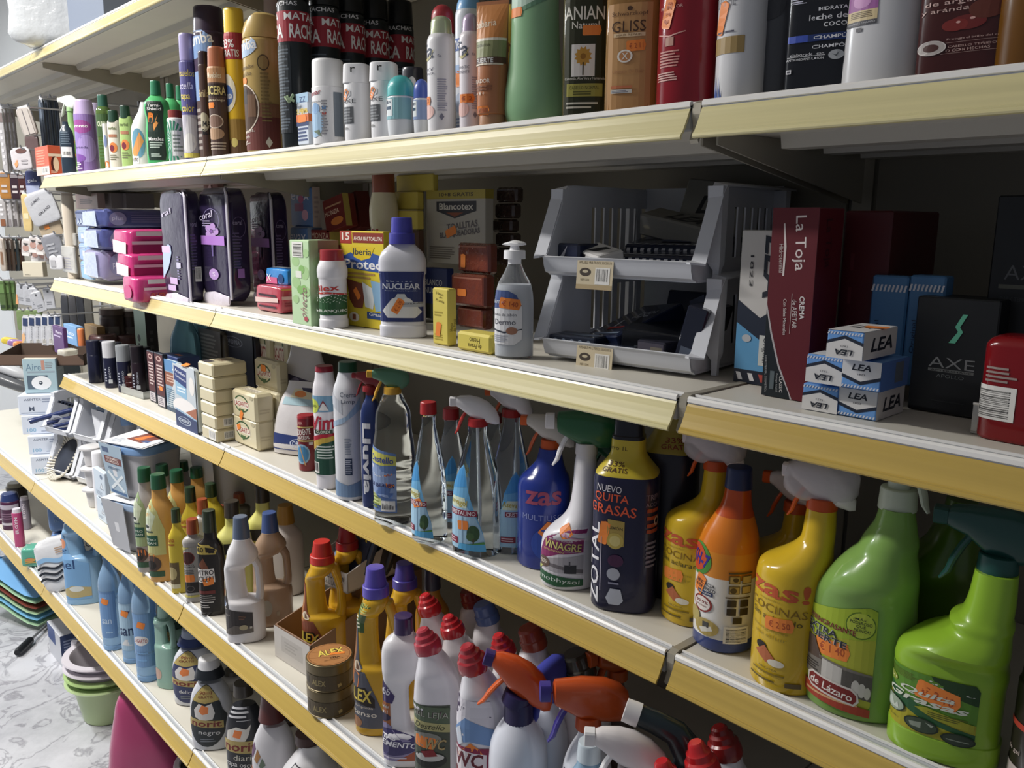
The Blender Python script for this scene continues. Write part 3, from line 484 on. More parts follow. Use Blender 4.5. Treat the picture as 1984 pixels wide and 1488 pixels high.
FA = lambda a, c: [('t', 'Fa', .3, .86, .46, .16, '4a5468', 0, .02), ('p', [(.14, .78), (.4, .80), (.56, .88), (.44, .78), (.3, .75)], 'c8c088'), ('t', a, .3, .66, .5, .03, '667', 0, 0), ('t', c, .3, .61, .5, .03, '667', 0, 0), ('e', .3, .2, .24, .08, 'e8c0b8'), ('l', .62, .2, .86, .56, 14, 'aab'), ('p', [(.72, .1), (.78, .14), (.72, .18), (.66, .14)], '889'), ('t', 'fa', .68, .8, .1, .03, '889', 0, 0)]
DEO = [(0, .95), (.012, 1), (.90, 1), (.95, .97), (.985, .86), (1, .78)]
bot('deodorant_can', 'white spray deodorant with a pearly green and gold cap', 'can', atY(5, 855, .028, 54, 31), 'f2f1f3', DEO, .84, (M('c9d3b0', .25, metal=.3), .835, 1, .76, .72, dict(dome=.35)), [dict(z=(.02, .80), w=1.5, d=FA('DRY', 'protect'))], [(.27, -42, 0, '0 2')], v=-38)
bot('deodorant_can', 'white spray deodorant with a lilac cap beside the orange tube', 'can', atY(5, 911, .036, 42, 26), 'efe9ee', DEO, .84, (M('c3b2cc', .25, metal=.2), .835, 1, .74, .7, dict(dome=.4)), [dict(z=(.02, .80), w=1.5, d=FA('ROMANTIC', 'MOMENTS'))], [(.27, -6, 0, '€ 2')], v=-14)
bot('deodorant_can', 'red-capped can just behind the green and gold capped deodorant', 'can', atY(5, 858, .088, 47, 9), 'e6dcd8', 'can', .8, ('a83038', .79, 1, .95, .9, dict(dome=.4)))
bot('body_spray_can', 'sky blue topped white and blue can behind the lilac-capped deodorant', 'can', atY(5, 908, .098, 52, -14), 'dfe4ec', DEO, .9, ('7fb4e4', .74, 1, 1, .9, dict(dome=.45)), [dict(z=(.02, .72), w=1.4, d=[('r', 0, .82, 1, .94, '4a6cb4'), ('t', 'nex', .3, .88, .42, .09, W_), ('r', 0, .6, 1, .68, '9cb8dc'), ('e', .3, .3, .2, .1, 'b8c4d8'), ('l', .1, .02, .6, .16, 4, '8a94b0')])], [(.4, -40, 90)], v=-10)
# orange squeeze tube standing on its cap, its seam on top
def squeeze_tube(nm, lb, pos, r, h, col, items, st, rot):
    t = root(nm, lb, 'tube', pos, rot); mb = MB(); K = []
    b = Body(h, r, [(.10, .80), (.11, .98), (.30, 1), (.6, 1.02, .8), (.85, 1.06, .35), (.97, 1.1, .06), (1, 1.1, .03)], 1, 2, 4); b.mesh(mb, M(col, .28, coat=.3)); mb.build('body', t); capmb(0, .11*h, r*.86, r*.84, M('b98a68', .35)).build('cap', t)
    for z, a, x, tx in st: stick(t, b, z, a, x, tx)
    b.h = h; b.K[0, 0] = 0; label(t, b, .13, .97, 1.25, items); return t
P, r, h = atY(5, 954, .034, 60, 2)
squeeze_tube('hair_gel_tube', 'orange-brown cosmetic tube pinched flat at the top', P, r, h, 'b87850', [('r', 0, .68, 1, 1, 'd28a4c'), ('t', 'babaria', .36, .82, .6, .07, 'f0dcc0', 4), ('r', 0, .655, 1, .68, 'e8e0d0'), ('r', 0, .50, 1, .655, '8f9468'), ('t', 'QUERATINA', .34, .61, .42, .03, '4a4a30', 0, 0), ('r', 0, .44, 1, .5, '5a4030'), ('t', 'FUERTE', .4, .468, .5, .045, W_), ('r', .1, .425, .9, .44, 'e8dcc8'), ('t', 'FIJADOR', .34, .27, .5, .05, 'f0e4d4'), ('l', .15, .18, .75, .24, 2, '8a5a40'), ('t', '+ 4 +', .3, .16, .3, .035, 'f0e4d4')], [(.03, -20, 0, '€ 200')], fc(P)-22)
bot('shampoo_bottle', 'yellow bottle mostly hidden behind the orange tube', 'bottle', atY(5, 990, .10, 40, 10), 'd8b850', 'square', 1, None, [dict(z=(.3, .9), w=1, d=[('t', 'AN', .5, .6, .6, .12, '8a5a20'), ('r', 0, 0, 1, .4, 'c89a50')])], v=-20)
P, r, h = atY(5, 1036, .066, 116, -150); 
bot('shampoo_bottle', 'big pale green shampoo bottle flaring out at its foot', 'bottle', (P, r, .26), '93bf93', [(0, .80), (.02, .88), (.10, 1), (.16, .99), (.30, .88), (.5, .79), (.75, .74), (.95, .68), (1, .5)], 1, None, [dict(z=(.57, .85), w=.8, a=-22, d=[('p', [(0, .25), (.3, 0), (.6, .1), (1, .25), (1, 1), (0, 1)], '6f9a7c'), ('p', [(0, .32), (.3, .08), (.6, .18), (1, .34), (1, 1), (0, 1)], 'bcd6c4'), ('l', .1, .36, .9, .6, 5, '7a9a84')])], [(.59, -40, 0)], v=-18, flat=.72)
ANI = [('r', .03, .0, .97, 1, '2e3018'), ('t', 'ANIAN', .47, .86, .9, .11, 'f0ece0', 0, .02), ('t', 'Natural', .5, .76, .6, .06, 'f0ece0', 0, .01), ('r', .2, .33, .72, .6, 'eae6e0'), ('p', [(.46+.2*math.cos(a)*(1 if i % 2 else .75), .5+.085*math.sin(a)*(1 if i % 2 else .75)) for i, a in enumerate([k*.2618 for k in range(24)])], 'c8963c'), ('e', .46, .5, .06, .025, '9a6a20'), ('r', .45, .34, .48, .45, '4a3a18'), ('t', 'Camomila, Aloe Vera y Hamamelis', .5, .31, .9, .03, 'e6e2d4', 0, 0), ('r', .1, .16, .9, .27, 'a8a24e'), ('t', 'CABELLO NORMAL', .5, .235, .66, .03, '4a4a20', 0, 0), ('l', .25, .17, .75, .21, 2, '5a5a28'), ('l', .1, .05, .9, .12, 2, 'd8d4c4')]
bot('shampoo_bottle', 'dark amber shampoo bottle with a yellow flower picture', 'bottle', (atY(5, 1134, .05, 90)[0], atY(5, 1134, .05, 90)[1], .175), '4a4520', 'square', 1, None, [dict(z=(.02, .86), w=.94, d=ANI)], [(.62, 8, 0)], v=-6, mat=M('574d22', .12, tr=.35, ior=1.3), n=3, flat=.7)
GLI = [('e', .5, .95, .06, .02, '4a3020'), ('t', 'Schwarzkopf', .5, .9, .8, .05, '6a4a30', 0, 0), ('t', 'GLISS', .48, .79, .75, .1, '4a3020', 0, 0), ('r', .15, .695, .85, .73, 'e4c8a0'), ('t', 'HAIR REPAIR', .5, .712, .55, .02, '8a6a48', 0, 0), ('e', .42, .52, .17, .06, 'c88a58'), ('o', .42, .52, .17, .06, .25, 'f4ece0'), ('t', 'X', .42, .52, .14, .06, 'f4ece0'), ('t', 'Ultimate Oil Elixir', .5, .38, .7, .03, 'b08058', 0, 0), ('r', .12, .225, .6, .25, 'c87850'), ('r', .12, .18, .6, .215, 'd8d8d0'), ('l', .15, .185, .58, .21, 2, '778')]
P, r, _ = atY(5, 1222, .045, 100)
bot('shampoo_bottle', 'clear honey-coloured shampoo bottle with dark serif lettering', 'bottle', (P, r, .16), 'c99a60', 'square', 1, None, [dict(z=(.0, .80), w=.85, d=GLI, off=.0009), dict(z=(.01, .80), w=.84, bg='c2935e', nm='backing', off=.0003)], [(.49, 8, 3, '€ 2 11')], v=-14, mat=M('d8a868', .08, tr=.6, ior=1.3), n=3, flat=.6)
P, r, _ = atY(5, 1331, .06, 120)
bot('shampoo_bottle', 'tall glossy crimson bottle with fine white print', 'bottle', (P, r, .26), '8e1c28', 'tube', 1, None, [dict(z=(.08, .5), w=.55, a=-34, d=[('t', 'PROTECTOR', .5, .83, .8, .03, 'e0b8b0', 0, 0), ('p', [(0, .57), (.5, .53), (1, .57), (1, .58), (.5, .545), (0, .58)], 'd8a098'), ('r', .38, .44, .66, .53, 'b08070'), ('l', .15, .22, .9, .40, 6, 'c88880'), ('l', .05, .08, .95, .18, 4, 'd8a8a0')])], [(.405, -38, 75, '€ 2 75', .034, .015)], v=-6, rough=.18)
P, r, _ = atY(5, 1432, .055, 96)
bot('shampoo_bottle', 'white shampoo bottle with a gold band and blue flame pattern at its foot', 'bottle', (P, r, .26), 'e2e2e4', 'tube', 1, None, [dict(z=(.0, .68), w=1.2, d=[('t', 'SUPREME', .2, .6, .5, .06, '8a8a90', 0, 0), ('r', 0, .29, .62, .39, 'a48a58'), ('l', .02, .41, .5, .43, 1, '556')]+[('p', [(x, 0), (x+.02, y), (x+.05, 0)], '4a68b0') for x, y in ((.02, .12), (.07, .19), (.11, .13), (.17, .16), (.22, .08))])], [(.345, -42, 75, '', .036, .013)], v=-12, rough=.22)
bot('shampoo_bottle', 'dark grey bottle between the white and the black shampoo', 'bottle', (atY(5, 1505, .085)[0], .028, .24), '4c4e54', 'tube', 1, None, [dict(z=(.3, .7), w=1.2, d=[('r', 0, .6, 1, 1, '2e3448'), ('e', .4, .3, .3, .16, '3c3e44')])], v=-20)
P, r, _ = atY(5, 1583, .052, 118)
LEC = [('t', 'ORIGINAL', .2, .95, .3, .04, 'dde'), ('l', .05, .84, .3, .9, 2, 'ccd'), ('r', .05, .83, .3, .838, 'dde'), ('t', 'HIDRATA', .73, .745, .46, .04, 'e8e8ec', 0, .03), ('t', 'leche de', .66, .655, .6, .065, 'e8e8ec', 0, .0), ('t', 'coco', .78, .565, .36, .05, 'e8e8ec', 0, .0), ('r', .02, .385, .98, .465, '20366e'), ('r', .02, .385, .36, .465, '4058b8'), ('t', 'CHAMPÚ', .72, .43, .5, .05, 'f0f0f4', 0, .03), ('t', 'CHAMPÔ', .70, .325, .5, .05, 'f0f0f4', 0, .03), ('t', 'elaborado con', .36, .245, .56, .035, 'e0e0e4', 0, .01), ('r', .03, .218, .66, .224, 'e0e0e4'), ('t', 'ANTIOXIDANT FUSION', .33, .19, .62, .028, 'e0e0e4', 0, .02), ('e', .83, .215, .12, .055, 'b8bcc0'), ('p', [(.76, .23), (.84, .19), (.88, .25), (.82, .21)], '5a6064'), ('r', .03, .03, .12, .08, 'd8d8dc'), ('r', .05, .045, .1, .065, '334')]
bot('shampoo_bottle', 'black flat-fronted shampoo bottle with white lettering and a blue band', 'bottle', (P, r*1.0, .25), '1c1e24', 'tube', 1, None, [dict(z=(.072, .416), w=.94, d=LEC)], [(.42, 8, 12, '€', .036, .016)], v=-14, n=4.5, flat=.55, rough=.2)
P, r, _ = atY(5, 1703, .062, 150)
bot('shampoo_bottle', 'silvery white bottle with a magenta flower label', 'bottle', (P, r, .26), 'd8d8da', [(0, 1), (.5, .92), (.85, .84), (1, .78)], 1, None, [dict(z=(.22, .36), w=.42, a=-22, d=[('r', 0, .45, 1, 1, 'a060a0'), ('e', .5, .7, .3, .2, 'c890c4'), ('r', 0, .18, 1, .45, 'd8c498'), ('l', .15, .25, .9, .42, 4, '6a5a40'), ('r', 0, .06, 1, .18, '4c4c52'), ('t', 'CHAMPÚ | CHAMPÔ', .5, .12, .9, .07, 'd0d0d4', 0, 0), ('r', .4, -.1, .58, 0, '5a5a60')])], v=-20, flat=.7, rough=.2)
P, r, _ = atY(5, 1868, .062, 168)
ARG = [('t', 'de argán', .36, .82, .6, .075, 'd8b8b0', 0, 0), ('t', 'y arándanos', .4, .73, .76, .07, 'd8b8b0', 0, 0), ('e', .55, .56, .2, .09, '6a1c1c'), ('e', .42, .54, .14, .075, '7c2420'), ('e', .75, .7, .2, .12, '5e2a1e'), ('e', .46, .57, .03, .015, 'd8a8a0'), ('e', .6, .6, .03, .015, 'd8a8a0'), ('e', .18, .29, .16, .085, 'b8b0ac'), ('e', .18, .29, .09, .047, '4a2622'), ('o', .18, .29, .17, .09, .08, 'd8d0cc'), ('t', 'Protege el brillo del color', .66, .37, .62, .03, 'c8a8a0', 0, 0), ('r', .34, .33, .98, .333, 'c8a8a0'), ('t', 'CABELLO TEÑIDO', .62, .285, .5, .032, 'c8a8a0', 0, 0), ('t', 'O CON MECHAS', .58, .235, .46, .032, 'c8a8a0', 0, 0), ('r', .3, .2, .98, .203, 'c8a8a0')]
bot('shampoo_bottle', 'dark red-brown shampoo bottle with berries and a white ring', 'bottle', (P, r, .25), '421a18', 'tube', 1, None, [dict(z=(.03, .32), w=.95, d=ARG)], [(.33, 15, 4, '', .036, .016)], v=-14, n=4, flat=.6, rough=.25)
bot('shampoo_bottle', 'amber bottle at the near end of the second shelf', 'bottle', (atY(5, 2000, .06)[0], .032, .25), '6a4410', 'tube', 1, None, rough=.2)
# ------------------------------------------------------------------ third shelf from the top
def packpx(nm, lb, cat, bp, col, **k): pos, d, rot = bp; return pack(nm, lb, cat, pos, d, rot, col, **k)
bot('storage_jar', 'tall cream cylinder at the far end of the third shelf', 'jar', atY(4, 137, .05, 22, 374), 'cfc4b4', 'jar', .98, ('b8aca0', .97, 1, 1, .9))
for i, (yb, yt, Y) in enumerate(((531, 478, .03), (477, 452, .05))):
    box('plastic_box', ('lower', 'upper')[i]+' clear plastic box stacked at the far end of the third shelf', 'box', boxpx(4, 122, 146, 152, yb, yt, P=onY(146, yb, Y)), 'cfccc6', [('l', .1, .1, .9, .6, 5, '9a98a0')], mat=M('d8d6d0', .15, tr=.4), bev=.003)
for i, (xl, yb, yt) in enumerate(((157, 543, 506), (154, 507, 470), (151, 472, 438), (147, 440, 405))):
    packpx('tissue_pack', ('lowest', 'second lowest', 'second highest', 'highest')[i]+' sky blue tissue pack of the small stack at the far end', 'tissue pack', boxpx(4, xl, xl+22, xl+32, yb, yt+2, P=onY(xl+22, yb, .035)), ('7fb0dc', '86a4d4', '8fa8cc', '4a5a88')[i], e=.3, seed=i, amp=.03, items=[('r', .35, .25, .62, .6, 'cfd8e8'), ('l', .05, .7, .9, .9, 2, 'b8cce4')] if i < 3 else [('t', 'AA', .4, .3, .6, .4, 'b8c4d8'), ('r', 0, .85, 1, 1, '38466e')], group='small sky blue tissue packs')
for i, (xl, yb, yt, c) in enumerate(((163, 546, 482, '8c86a8'), (163, 486, 441, '4e5488'), (160, 443, 404, '50588c'))):
    packpx('pad_pack', ('lowest lilac-grey', 'middle dark blue', 'top dark blue')[i]+' pad pack with a crinkled clear end', 'pad pack', boxpx(4, xl, xl+36, 330, yb, yt, P=onY(xl+36, yb, .02)), c, e=.28, seed=10+i, amp=.08, items=[('p', [(.05, .1), (.95, .05), (.9, .95), (.1, .9)], film('c8d4ec', .75))], side=[('e', .22, .5, .13, .4, '8a8cb4'), ('t', 'plus', .22, .5, .17, .3, 'c8cce4', 0, 0), ('l', .42, .25, .95, .75, 4, '6a6c98')], group='large blue pad packs')
for i, (xl, xc, xr) in enumerate(((148, 190, 205), (192, 216, 240), (218, 245, 300))):
    box('carton', ('leftmost', 'middle', 'rightmost')[i]+' of the grey cartons standing on the blue pad packs', 'box', boxpx(4, xl, xc, xr, 404, 374, P=onY(xc, 404, .14+.04*i)), ('a08c88', '8a8284', '7e787c')[i], [('l', .2, .3, .8, .7, 3, '6a6468')], group='grey cartons at the back')
PNK = 'c03a78'
for i, (xl, xc, yb, yt, dz) in enumerate(((237, 266, 589, 538, 0), (226, 256, 540, 492, 1), (219, 252, 497, 444, 2))):
    packpx('pad_pack', ('bottom', 'middle', 'top')[i]+' pack of the three stacked magenta pad packs', 'pad pack', boxpx(4, xl, xc, 350, yb, yt, P=onY(xc, yb, (-.035, -.02, -.012)[i])), PNK, e=.25, seed=30+i, amp=.05, items=[('p', [(.02, .06), (.9, .0), (.96, .5), (.04, .62)], 'ead4dc')] if i else [('e', .5, .4, .3, .3, 'c85a88')], side=[('r', .02, .42, 1, .56, 'f0d8e4'), ('r', .02, .02, 1, .40, 'a03068'), ('r', .12, .78, 1, .98, 'f6ecf0')] if i else [('r', .15, .5, 1, .62, 'f0c8d8'), ('t', 'evax', .55, .24, .5, .26, 'd8584a', 0, .01), ('r', .25, .78, 1, .98, 'f6ecf0')], group='magenta pad packs')
FLW = [('e', .5+.16*math.cos(a), .62+.045*math.sin(a), .1, .03, 'b894cc') for a in (0, 1.26, 2.5, 3.8, 5)]+[('e', .5, .62, .05, .015, '8a5aa8')]
COR = [('t', 'coral', .30, .76, .5, .06, 'd8d0e4', 8, .01), ('l', .15, .66, .55, .72, 3, 'a8a0bc')]+FLW+[('o', .5, .72, .3, .1, .04, '8a80a8'), ('p', [(.45, .58), (.55, .58), (.52, .4), (.48, .4)], '6a5a90'), ('e', .5, .24, .18, .05, 'b894cc'), ('t', 'S', .5, .24, .1, .04, 'e4d4ec')]
def tall_pack(lb, bp, seed, first):
    pos, d, rot = bp; t = root('pad_pack', lb, 'pad pack', pos, rot, 'tall dark purple pad packs'); mb = MB(); pillow(mb, *d, foil('2c2340', .8), .3, seed, .06, 26, 18); mb.build('wrapper', t)
    w, dd, h = d; mb = MB(); S = face((0, -dd/2*1.03, 0), (1, 0, 0), (0, 0, 1), (0, -1, 0))
    it = [('t', 'ral', .3, .80, .4, .05, 'c8c0d4', 10, .01), ('p', [(0, .2), (.25, .3), (.42, .44), (.4, .5), (.3, .52), (.05, .45)], 'b8c8e8'), ('r', .02, .44, .36, .5, 'd8c0e4'), ('l', .62, .2, .72, .42, 9, '8a84a8'), ('r', .6, .31, .78, .36, 'c8c4d8'), ('r', .3, .16, .6, .22, 'd0b4dc'), ('r', .2, .1, .52, .15, 'd0b4dc')] if first else COR+[('r', .08, .5, .96, .58, 'b07ccc')]
    paint(mb, S, w*.86, h, it, .0012); R = face((w/2*1.02, 0, 0), (0, 1, 0), (0, 0, 1), (1, 0, 0)); paint(mb, R, dd, h, [('l', .15, .3, .55, .62, 12, '5a4c78'), ('t', 'coral', .4, .7, .4, .04, '9a90b0', 0, .01)]+([('b', .3, .2, .7, .33)] if first else [('r', .3, .22, .6, .3, '9a70b8'), ('o', .45, .66, .3, .09, .05, '6a5c84')]), .0012); mb.build('printed_panel', t)
    mb = MB(); e = .004; mb.tube([(w/2*q, -dd/2*q2, z*h) for q, q2, z in ((.72, .72, .985), (.99, .99, .93), (1.02, 1.04, .6), (1.02, 1.04, .3), (.98, .99, .03))], [.004, .007, .007, .007, .006], M('c8c4d0', .3), 8, el=.5); mb.build('seam', t)
    mb = MB(); q = w*.5; mb.tube([(-q*.8, -dd*.47, .004), (0, -dd*.55, .003), (q*.8, -dd*.47, .004)], [.012, .020, .010], film('e4dce8', .8), 8, el=.25); mb.build('clear_edge', t); return t
tall_pack('tall dark purple pad pack with a white seam, beside the magenta packs', boxpx(4, 318, 371, 403, 590, 366, P=onY(371, 590, .012)), 3, True)
tall_pack('tall dark purple flower-printed pad pack, middle one of three', boxpx(4, 391, 450, 493, 588, 362, P=onY(450, 588, .045)), 4, False)
tall_pack('tall dark purple flower-printed pad pack behind the small blue and pink packs', boxpx(4, 488, 534, 568, 585, 372, P=onY(534, 585, .16)), 5, False)
packpx('pad_pack', 'brown and cream pack leaning behind the tall purple packs', 'pad pack', boxpx(4, 396, 425, 440, 430, 348, P=onY(425, 430, .2)), '8a6a64', e=.3, seed=9, amp=.1, items=[('p', [(.1, 0), (.9, .4), (.6, 1), (.1, .7)], 'c8b4ac')])
EVX = [('t', 'evax', .45, .78, .8, .2, 'e4e2f0', 0, .02), ('r', .2, .4, .6, .6, '9c3a70'), ('e', .66, .3, .14, .14, 'e0a8c0'), ('e', .5, .7, .12, .1, 'c85088')]
box('pad_box', 'upper blue pad carton at the back with a pale end', 'box', boxpx(4, 564, 607, 622, 440, 362, P=onY(607, 440, .25)), '5a7cb0', EVX, [('r', 0, 0, 1, 1, 'c0aca8'), ('l', .2, .2, .8, .8, 5, 'a89494')], bev=.004)
box('pad_box', 'lower blue pad carton at the back, partly behind the green carton', 'box', boxpx(4, 566, 600, 628, 560, 441, P=onY(600, 560, .24)), '5a7cb0', [('t', 'evax', .45, .82, .9, .14, 'e4e2f0', 0, .02)], [('r', 0, 0, 1, 1, '8a9ab8')], bev=.004, st=(('f', .6, .76),))
packpx('pad_pack', 'pinkish red pad pack with a torn clear wrapper in front', 'pad pack', boxpx(4, 496, 545, 580, 608, 556, P=onZ(545, 609, ZS[4])), 'b84858', e=.25, seed=21, amp=.05, items=[('r', .1, .62, .9, .7, '3a2430'), ('r', .1, .12, .9, .2, '3a2430'), ('p', [(-.06, .3), (1, .4), (1, .58), (-.06, .52)], 'e0c4c0')], side=[('r', .0, .52, 1, .66, 'e0b0b0'), ('l', .2, .2, .8, .4, 2, '8a3040'), ('r', 0, .92, 1, 1, 'd09a50')])
packpx('tissue_pack', 'small bright blue pack with open clear wrapper on the pinkish red pack', 'tissue pack', boxpx(4, 514, 553, 578, 554, 522, P=onZ(549, 606, ZS[4])+np.array((0, .012, .058))), '3a8cd4', e=.3, seed=22, amp=.05, items=[('r', .0, .0, .6, .45, 'd06a94'), ('t', 'X', .15, .4, .25, .5, W_), ('e', .8, .4, .14, .35, '20487c')], side=[('r', .4, .2, .9, .8, 'a8c8e0')], top=[('p', [(.2, .2), (1, .1), (.9, .9), (.3, .8)], film('d8e4f0', .7))])
MON = [('t', 'MONZA', .4, .55, .7, .14, 'd8c0a8', 0, 0), ('e', .6, .25, .3, .12, 'c87838'), ('l', .1, .7, .9, .8, 1, 'b08868')]
box('soap_box', 'dark red soap carton leaning at the back, gold strip on its edge', 'box', boxpx(4, 632, 672, 695, 445, 380, P=onY(672, 445, .25)), '6a241e', MON, [('r', 0, 0, .5, 1, 'b09a50')], tilt=(0, -12))
box('soap_box', 'dark red carton wedged upright between leaning carton and white bottle', 'box', boxpx(4, 676, 700, 726, 445, 372, P=onY(700, 445, .30)), '5a1c1a', [('l', .2, .2, .3, .9, 1, 'a08878')], tilt=(0, -14))
box('soap_box', 'dark red soap carton lying below the leaning one', 'box', boxpx(4, 606, 642, 690, 560, 446, P=onY(642, 560, .25)), '7a2a26', [('t', 'MONZA', .5, .9, .9, .1, 'd8c0a8', 0, 0)], [('r', 0, .75, .5, 1, 'b09a50')])
GRC = [('e', *q, 'a8cc90') for q in ((.3, .75, .2, .06), (.75, .62, .22, .08), (.3, .5, .22, .07), (.8, .4, .18, .06), (.25, .3, .16, .05), (.85, .85, .14, .05))]+[('e', *q, '88b868') for q in ((.6, .66, .14, .05), (.4, .6, .1, .03), (.7, .44, .12, .04), (.5, .42, .16, .05))]
box('shampoo_box', 'pale green carton with circles and upright lettering', 'box', boxpx(4, 567, 604, 660, 633, 466, P=onZ(604, 633, ZS[4])), 'c0dcb0', GRC+[('b', .15, .8, .7, .98, 1), ('r', .3, .56, .6, .64, 'e4e8dc'), ('t', 'ohecto', .66, .27, .36, .3, '9a6a70', 84, -.01, .3), ('e', .75, .08, .1, .03, 'b05058')], GRC+[('r', 0, 0, 1, 1, 'b4d2a2'), ('r', .3, .86, 1, 1, '9a8478')]+GRC, bev=.0015)
VIL = [('t', 'Vilex', .36, .76, .8, .17, 'c03a34', 4, .04), ('p', [(0, .62), (.5, .66), (1, .6), (1, .56), (.5, .61), (0, .56)], 'c03a34'), ('p', [(0, 0), (1, 0), (1, .56), (.6, .58), (0, .4)], '2e5a34')]+[('e', x, y, .012, .009, 'e8f0e0') for x, y in [((i*.377) % 1, .35+((i*.611) % .3)) for i in range(70)]]+[('t', 'Sal de BLANQUEO', .46, .13, .9, .09, 'eef0e8', 0, .02)]
VK = [(0, .92), (.02, .98), (.12, .97), (.14, .92), (.72, .93), (.76, 1), (.86, 1.02), (.97, .86), (1, .8)]
bot('salt_bottle', 'white bottle with dark red lid and green speckled label, in front', 'bottle', atB(4, 645, 637, 58, 483), 'e6e4e8', VK, .86, ('a03038', .855, 1, .80, .78), [dict(z=(.17, .62), w=1.5, d=VIL)], v=-22)
bot('salt_bottle', 'white bottle with brown lid and navy speckled label, at the back', 'bottle', atY(4, 745, .18, 54, 332), 'd8d0b8', VK, .86, ('8a4a38', .855, 1, .80, .78), [dict(z=(.17, .72), w=1.5, d=[('t', 'Vilex', .42, .72, .8, .2, '9c2c3c', 0, .05), ('p', [(0, .5), (.5, .42), (1, .55), (1, .5), (.5, .37), (0, .44)], '9c2c3c'), ('r', 0, 0, 1, .34, '2c3860'), ('t', 'SALES de', .5, .25, .7, .1, 'e0e0d8')])], v=-10)
IBE = [('r', 0, .87, .28, 1, 'a83a2e'), ('t', '15', .14, .945, .18, .08, 'f2ece0'), ('r', .3, .88, 1, .985, '8e3428'), ('t', 'AHORA MÁS TOALLITAS', .65, .93, .64, .05, 'f0e8d8'), ('p', [(0, .62), (0, .72), (.25, .78), (.5, .70), (.75, .78), (1, .74), (1, .58), (.5, .60)], '3a5aa0'), ('p', [(.25, .84), (.8, .84), (.7, .73), (.5, .70), (.33, .73)], 'e0c430'), ('t', 'Iberia', .52, .79, .42, .07, '2c3a48'), ('t', 'Protec', .52, .66, .86, .1, W_, 0, .05), ('l', .15, .5, .85, .58, 2, 'b08a50'), ('p', [(.14, .5), (.5, .46), (.56, .36), (.5, .2), (.3, .2), (.2, .28)], '7a4030'), ('p', [(.5, .48), (.8, .4), (.74, .2), (.56, .22)], 'dfe4e4'), ('p', [(.7, .5), (.95, .48), (1, .2), (.8, .18)], '8fb8d8'), ('r', .6, .1, 1, .17, '2c4a88'), ('t', 'Grasa', .8, .15, .3, .035, W_), ('e', .3, .1, .12, .05, 'e8e0d0'), ('t', '1', .3, .1, .08, .06, '8a4a30')]
box('wipes_box', 'yellow wipes carton with blue band beside the white bleach bottle', 'box', boxpx(4, 664, 745, 768, 647, 449, rot=5, P=onY(747, 647, .078)*np.array((1, 1, 0))+np.array((0, 0, ZS[4]))), 'e2cc3e', IBE, [('r', .2, .2, .9, .9, 'cdb638')], st=(('f', .38, .35, -50),))
BLN = [('t', 'BLANCO', .48, .85, .58, .10, 'd8dce8', 0, .03), ('t', 'NUCLEAR', .5, .71, .82, .12, 'd8dce8', 0, .04), ('t', 'Poder Blancura Imposible', .5, .62, .7, .03, 'b8c0d8', 0, 0), ('p', [(.08, .22), (.2, .08), (.8, .08), (.95, .2), (.7, .46), (.6, .5), (.4, .5), (.3, .46)], 'e4e4e4'), ('p', [(.38, .5), (.5, .42), (.62, .5), (.58, .56), (.42, .56)], 'c8ccd0'), ('r', .5, .3, 1, .4, 'b8bcc4'), ('t', 'AVIVA EL BLANCO', .75, .37, .46, .03, '3a3a48', 4)]
BK = [(0, .97), (.015, 1), (.12, 1), (.135, .95), (.66, .95), (.68, 1), (.80, 1), (.9, .86), (.97, .58), (1, .5)]
t, b = bot('bleach_bottle', 'white bottle with a blue-violet cap and navy label with a shirt picture', 'bottle', atB(4, 780, 657, 92, 421), 'e4e4ec', BK, .79, ('4c4cb0', .87, 1, .46, .43), [dict(z=(.135, .555), w=.98, bg='2b366c', d=BLN)], [(.27, -3, 58, '€ 2 00', .028, .014)], v=-8, flat=.62, n=3)
capmb(b.h-.002, b.h/.79*.872, b.r*.56, b.r*.54, M('4646a4', .35), top=.1).build('cap_skirt', t)
for i, (xl, xc, xr, yb, yt) in enumerate(((752, 808, 822, 445, 408), (761, 808, 822, 406, 371), (768, 838, 850, 370, 336))):
    box('soap_box', ('bottom', 'middle', 'top')[i]+' yellow carton of the small stack behind the bleach bottle', 'box', boxpx(4, xl, xc, xr, yb, yt, P=onY(xc, yb, .2+.012*i)), 'd2c05a', [('r', .0, .0, 1, .04, 'a89848')], bev=.002, group='stacked yellow cartons')
box('wipes_box', 'carton supporting the small stack of yellow cartons', 'box', boxpx(4, 760, 812, 824, 622, 446, P=onY(812, 622, .2)), '5a4030', bev=.002)
BLT = [('r', 0, .88, 1, 1, 'b0a048'), ('t', '10+8 GRATIS', .52, .94, .58, .05, '4a4030', 0, .04), ('p', [(.18, .85), (.86, .85), (.86, .72), (.5, .62), (.18, .72)], '34343c'), ('t', 'Blancotex', .52, .78, .58, .09, 'd8d4cc', 0, .04), ('p', [(.35, .70), (.65, .70), (.5, .64)], '8a4a30'), ('t', 'TOALLITAS', .62, .53, .52, .09, '6a6468', 6, .05), ('t', 'BLANQUEADORAS', .58, .42, .68, .09, '6a6468', 6, .05), ('l', .05, .06, .5, .24, 6, '77706a')]
box('wipes_box', 'large grey-white carton with olive top band at the back', 'box', boxpx(4, 828, 940, 956, 516, 366, P=onY(940, 516, .23)), 'b4b0a8', BLT, [('r', 0, .88, 1, 1, 'a09040')], st=(('f', .44, .44, 20, '', .034, .016),))
box('wipes_box', 'thin grey-white carton standing just left of the large one', 'box', boxpx(4, 809, 824, 828, 520, 360, P=onY(824, 520, .235)), 'b8b4ac', [('l', .3, .1, .7, .9, 16, '7a7672')])
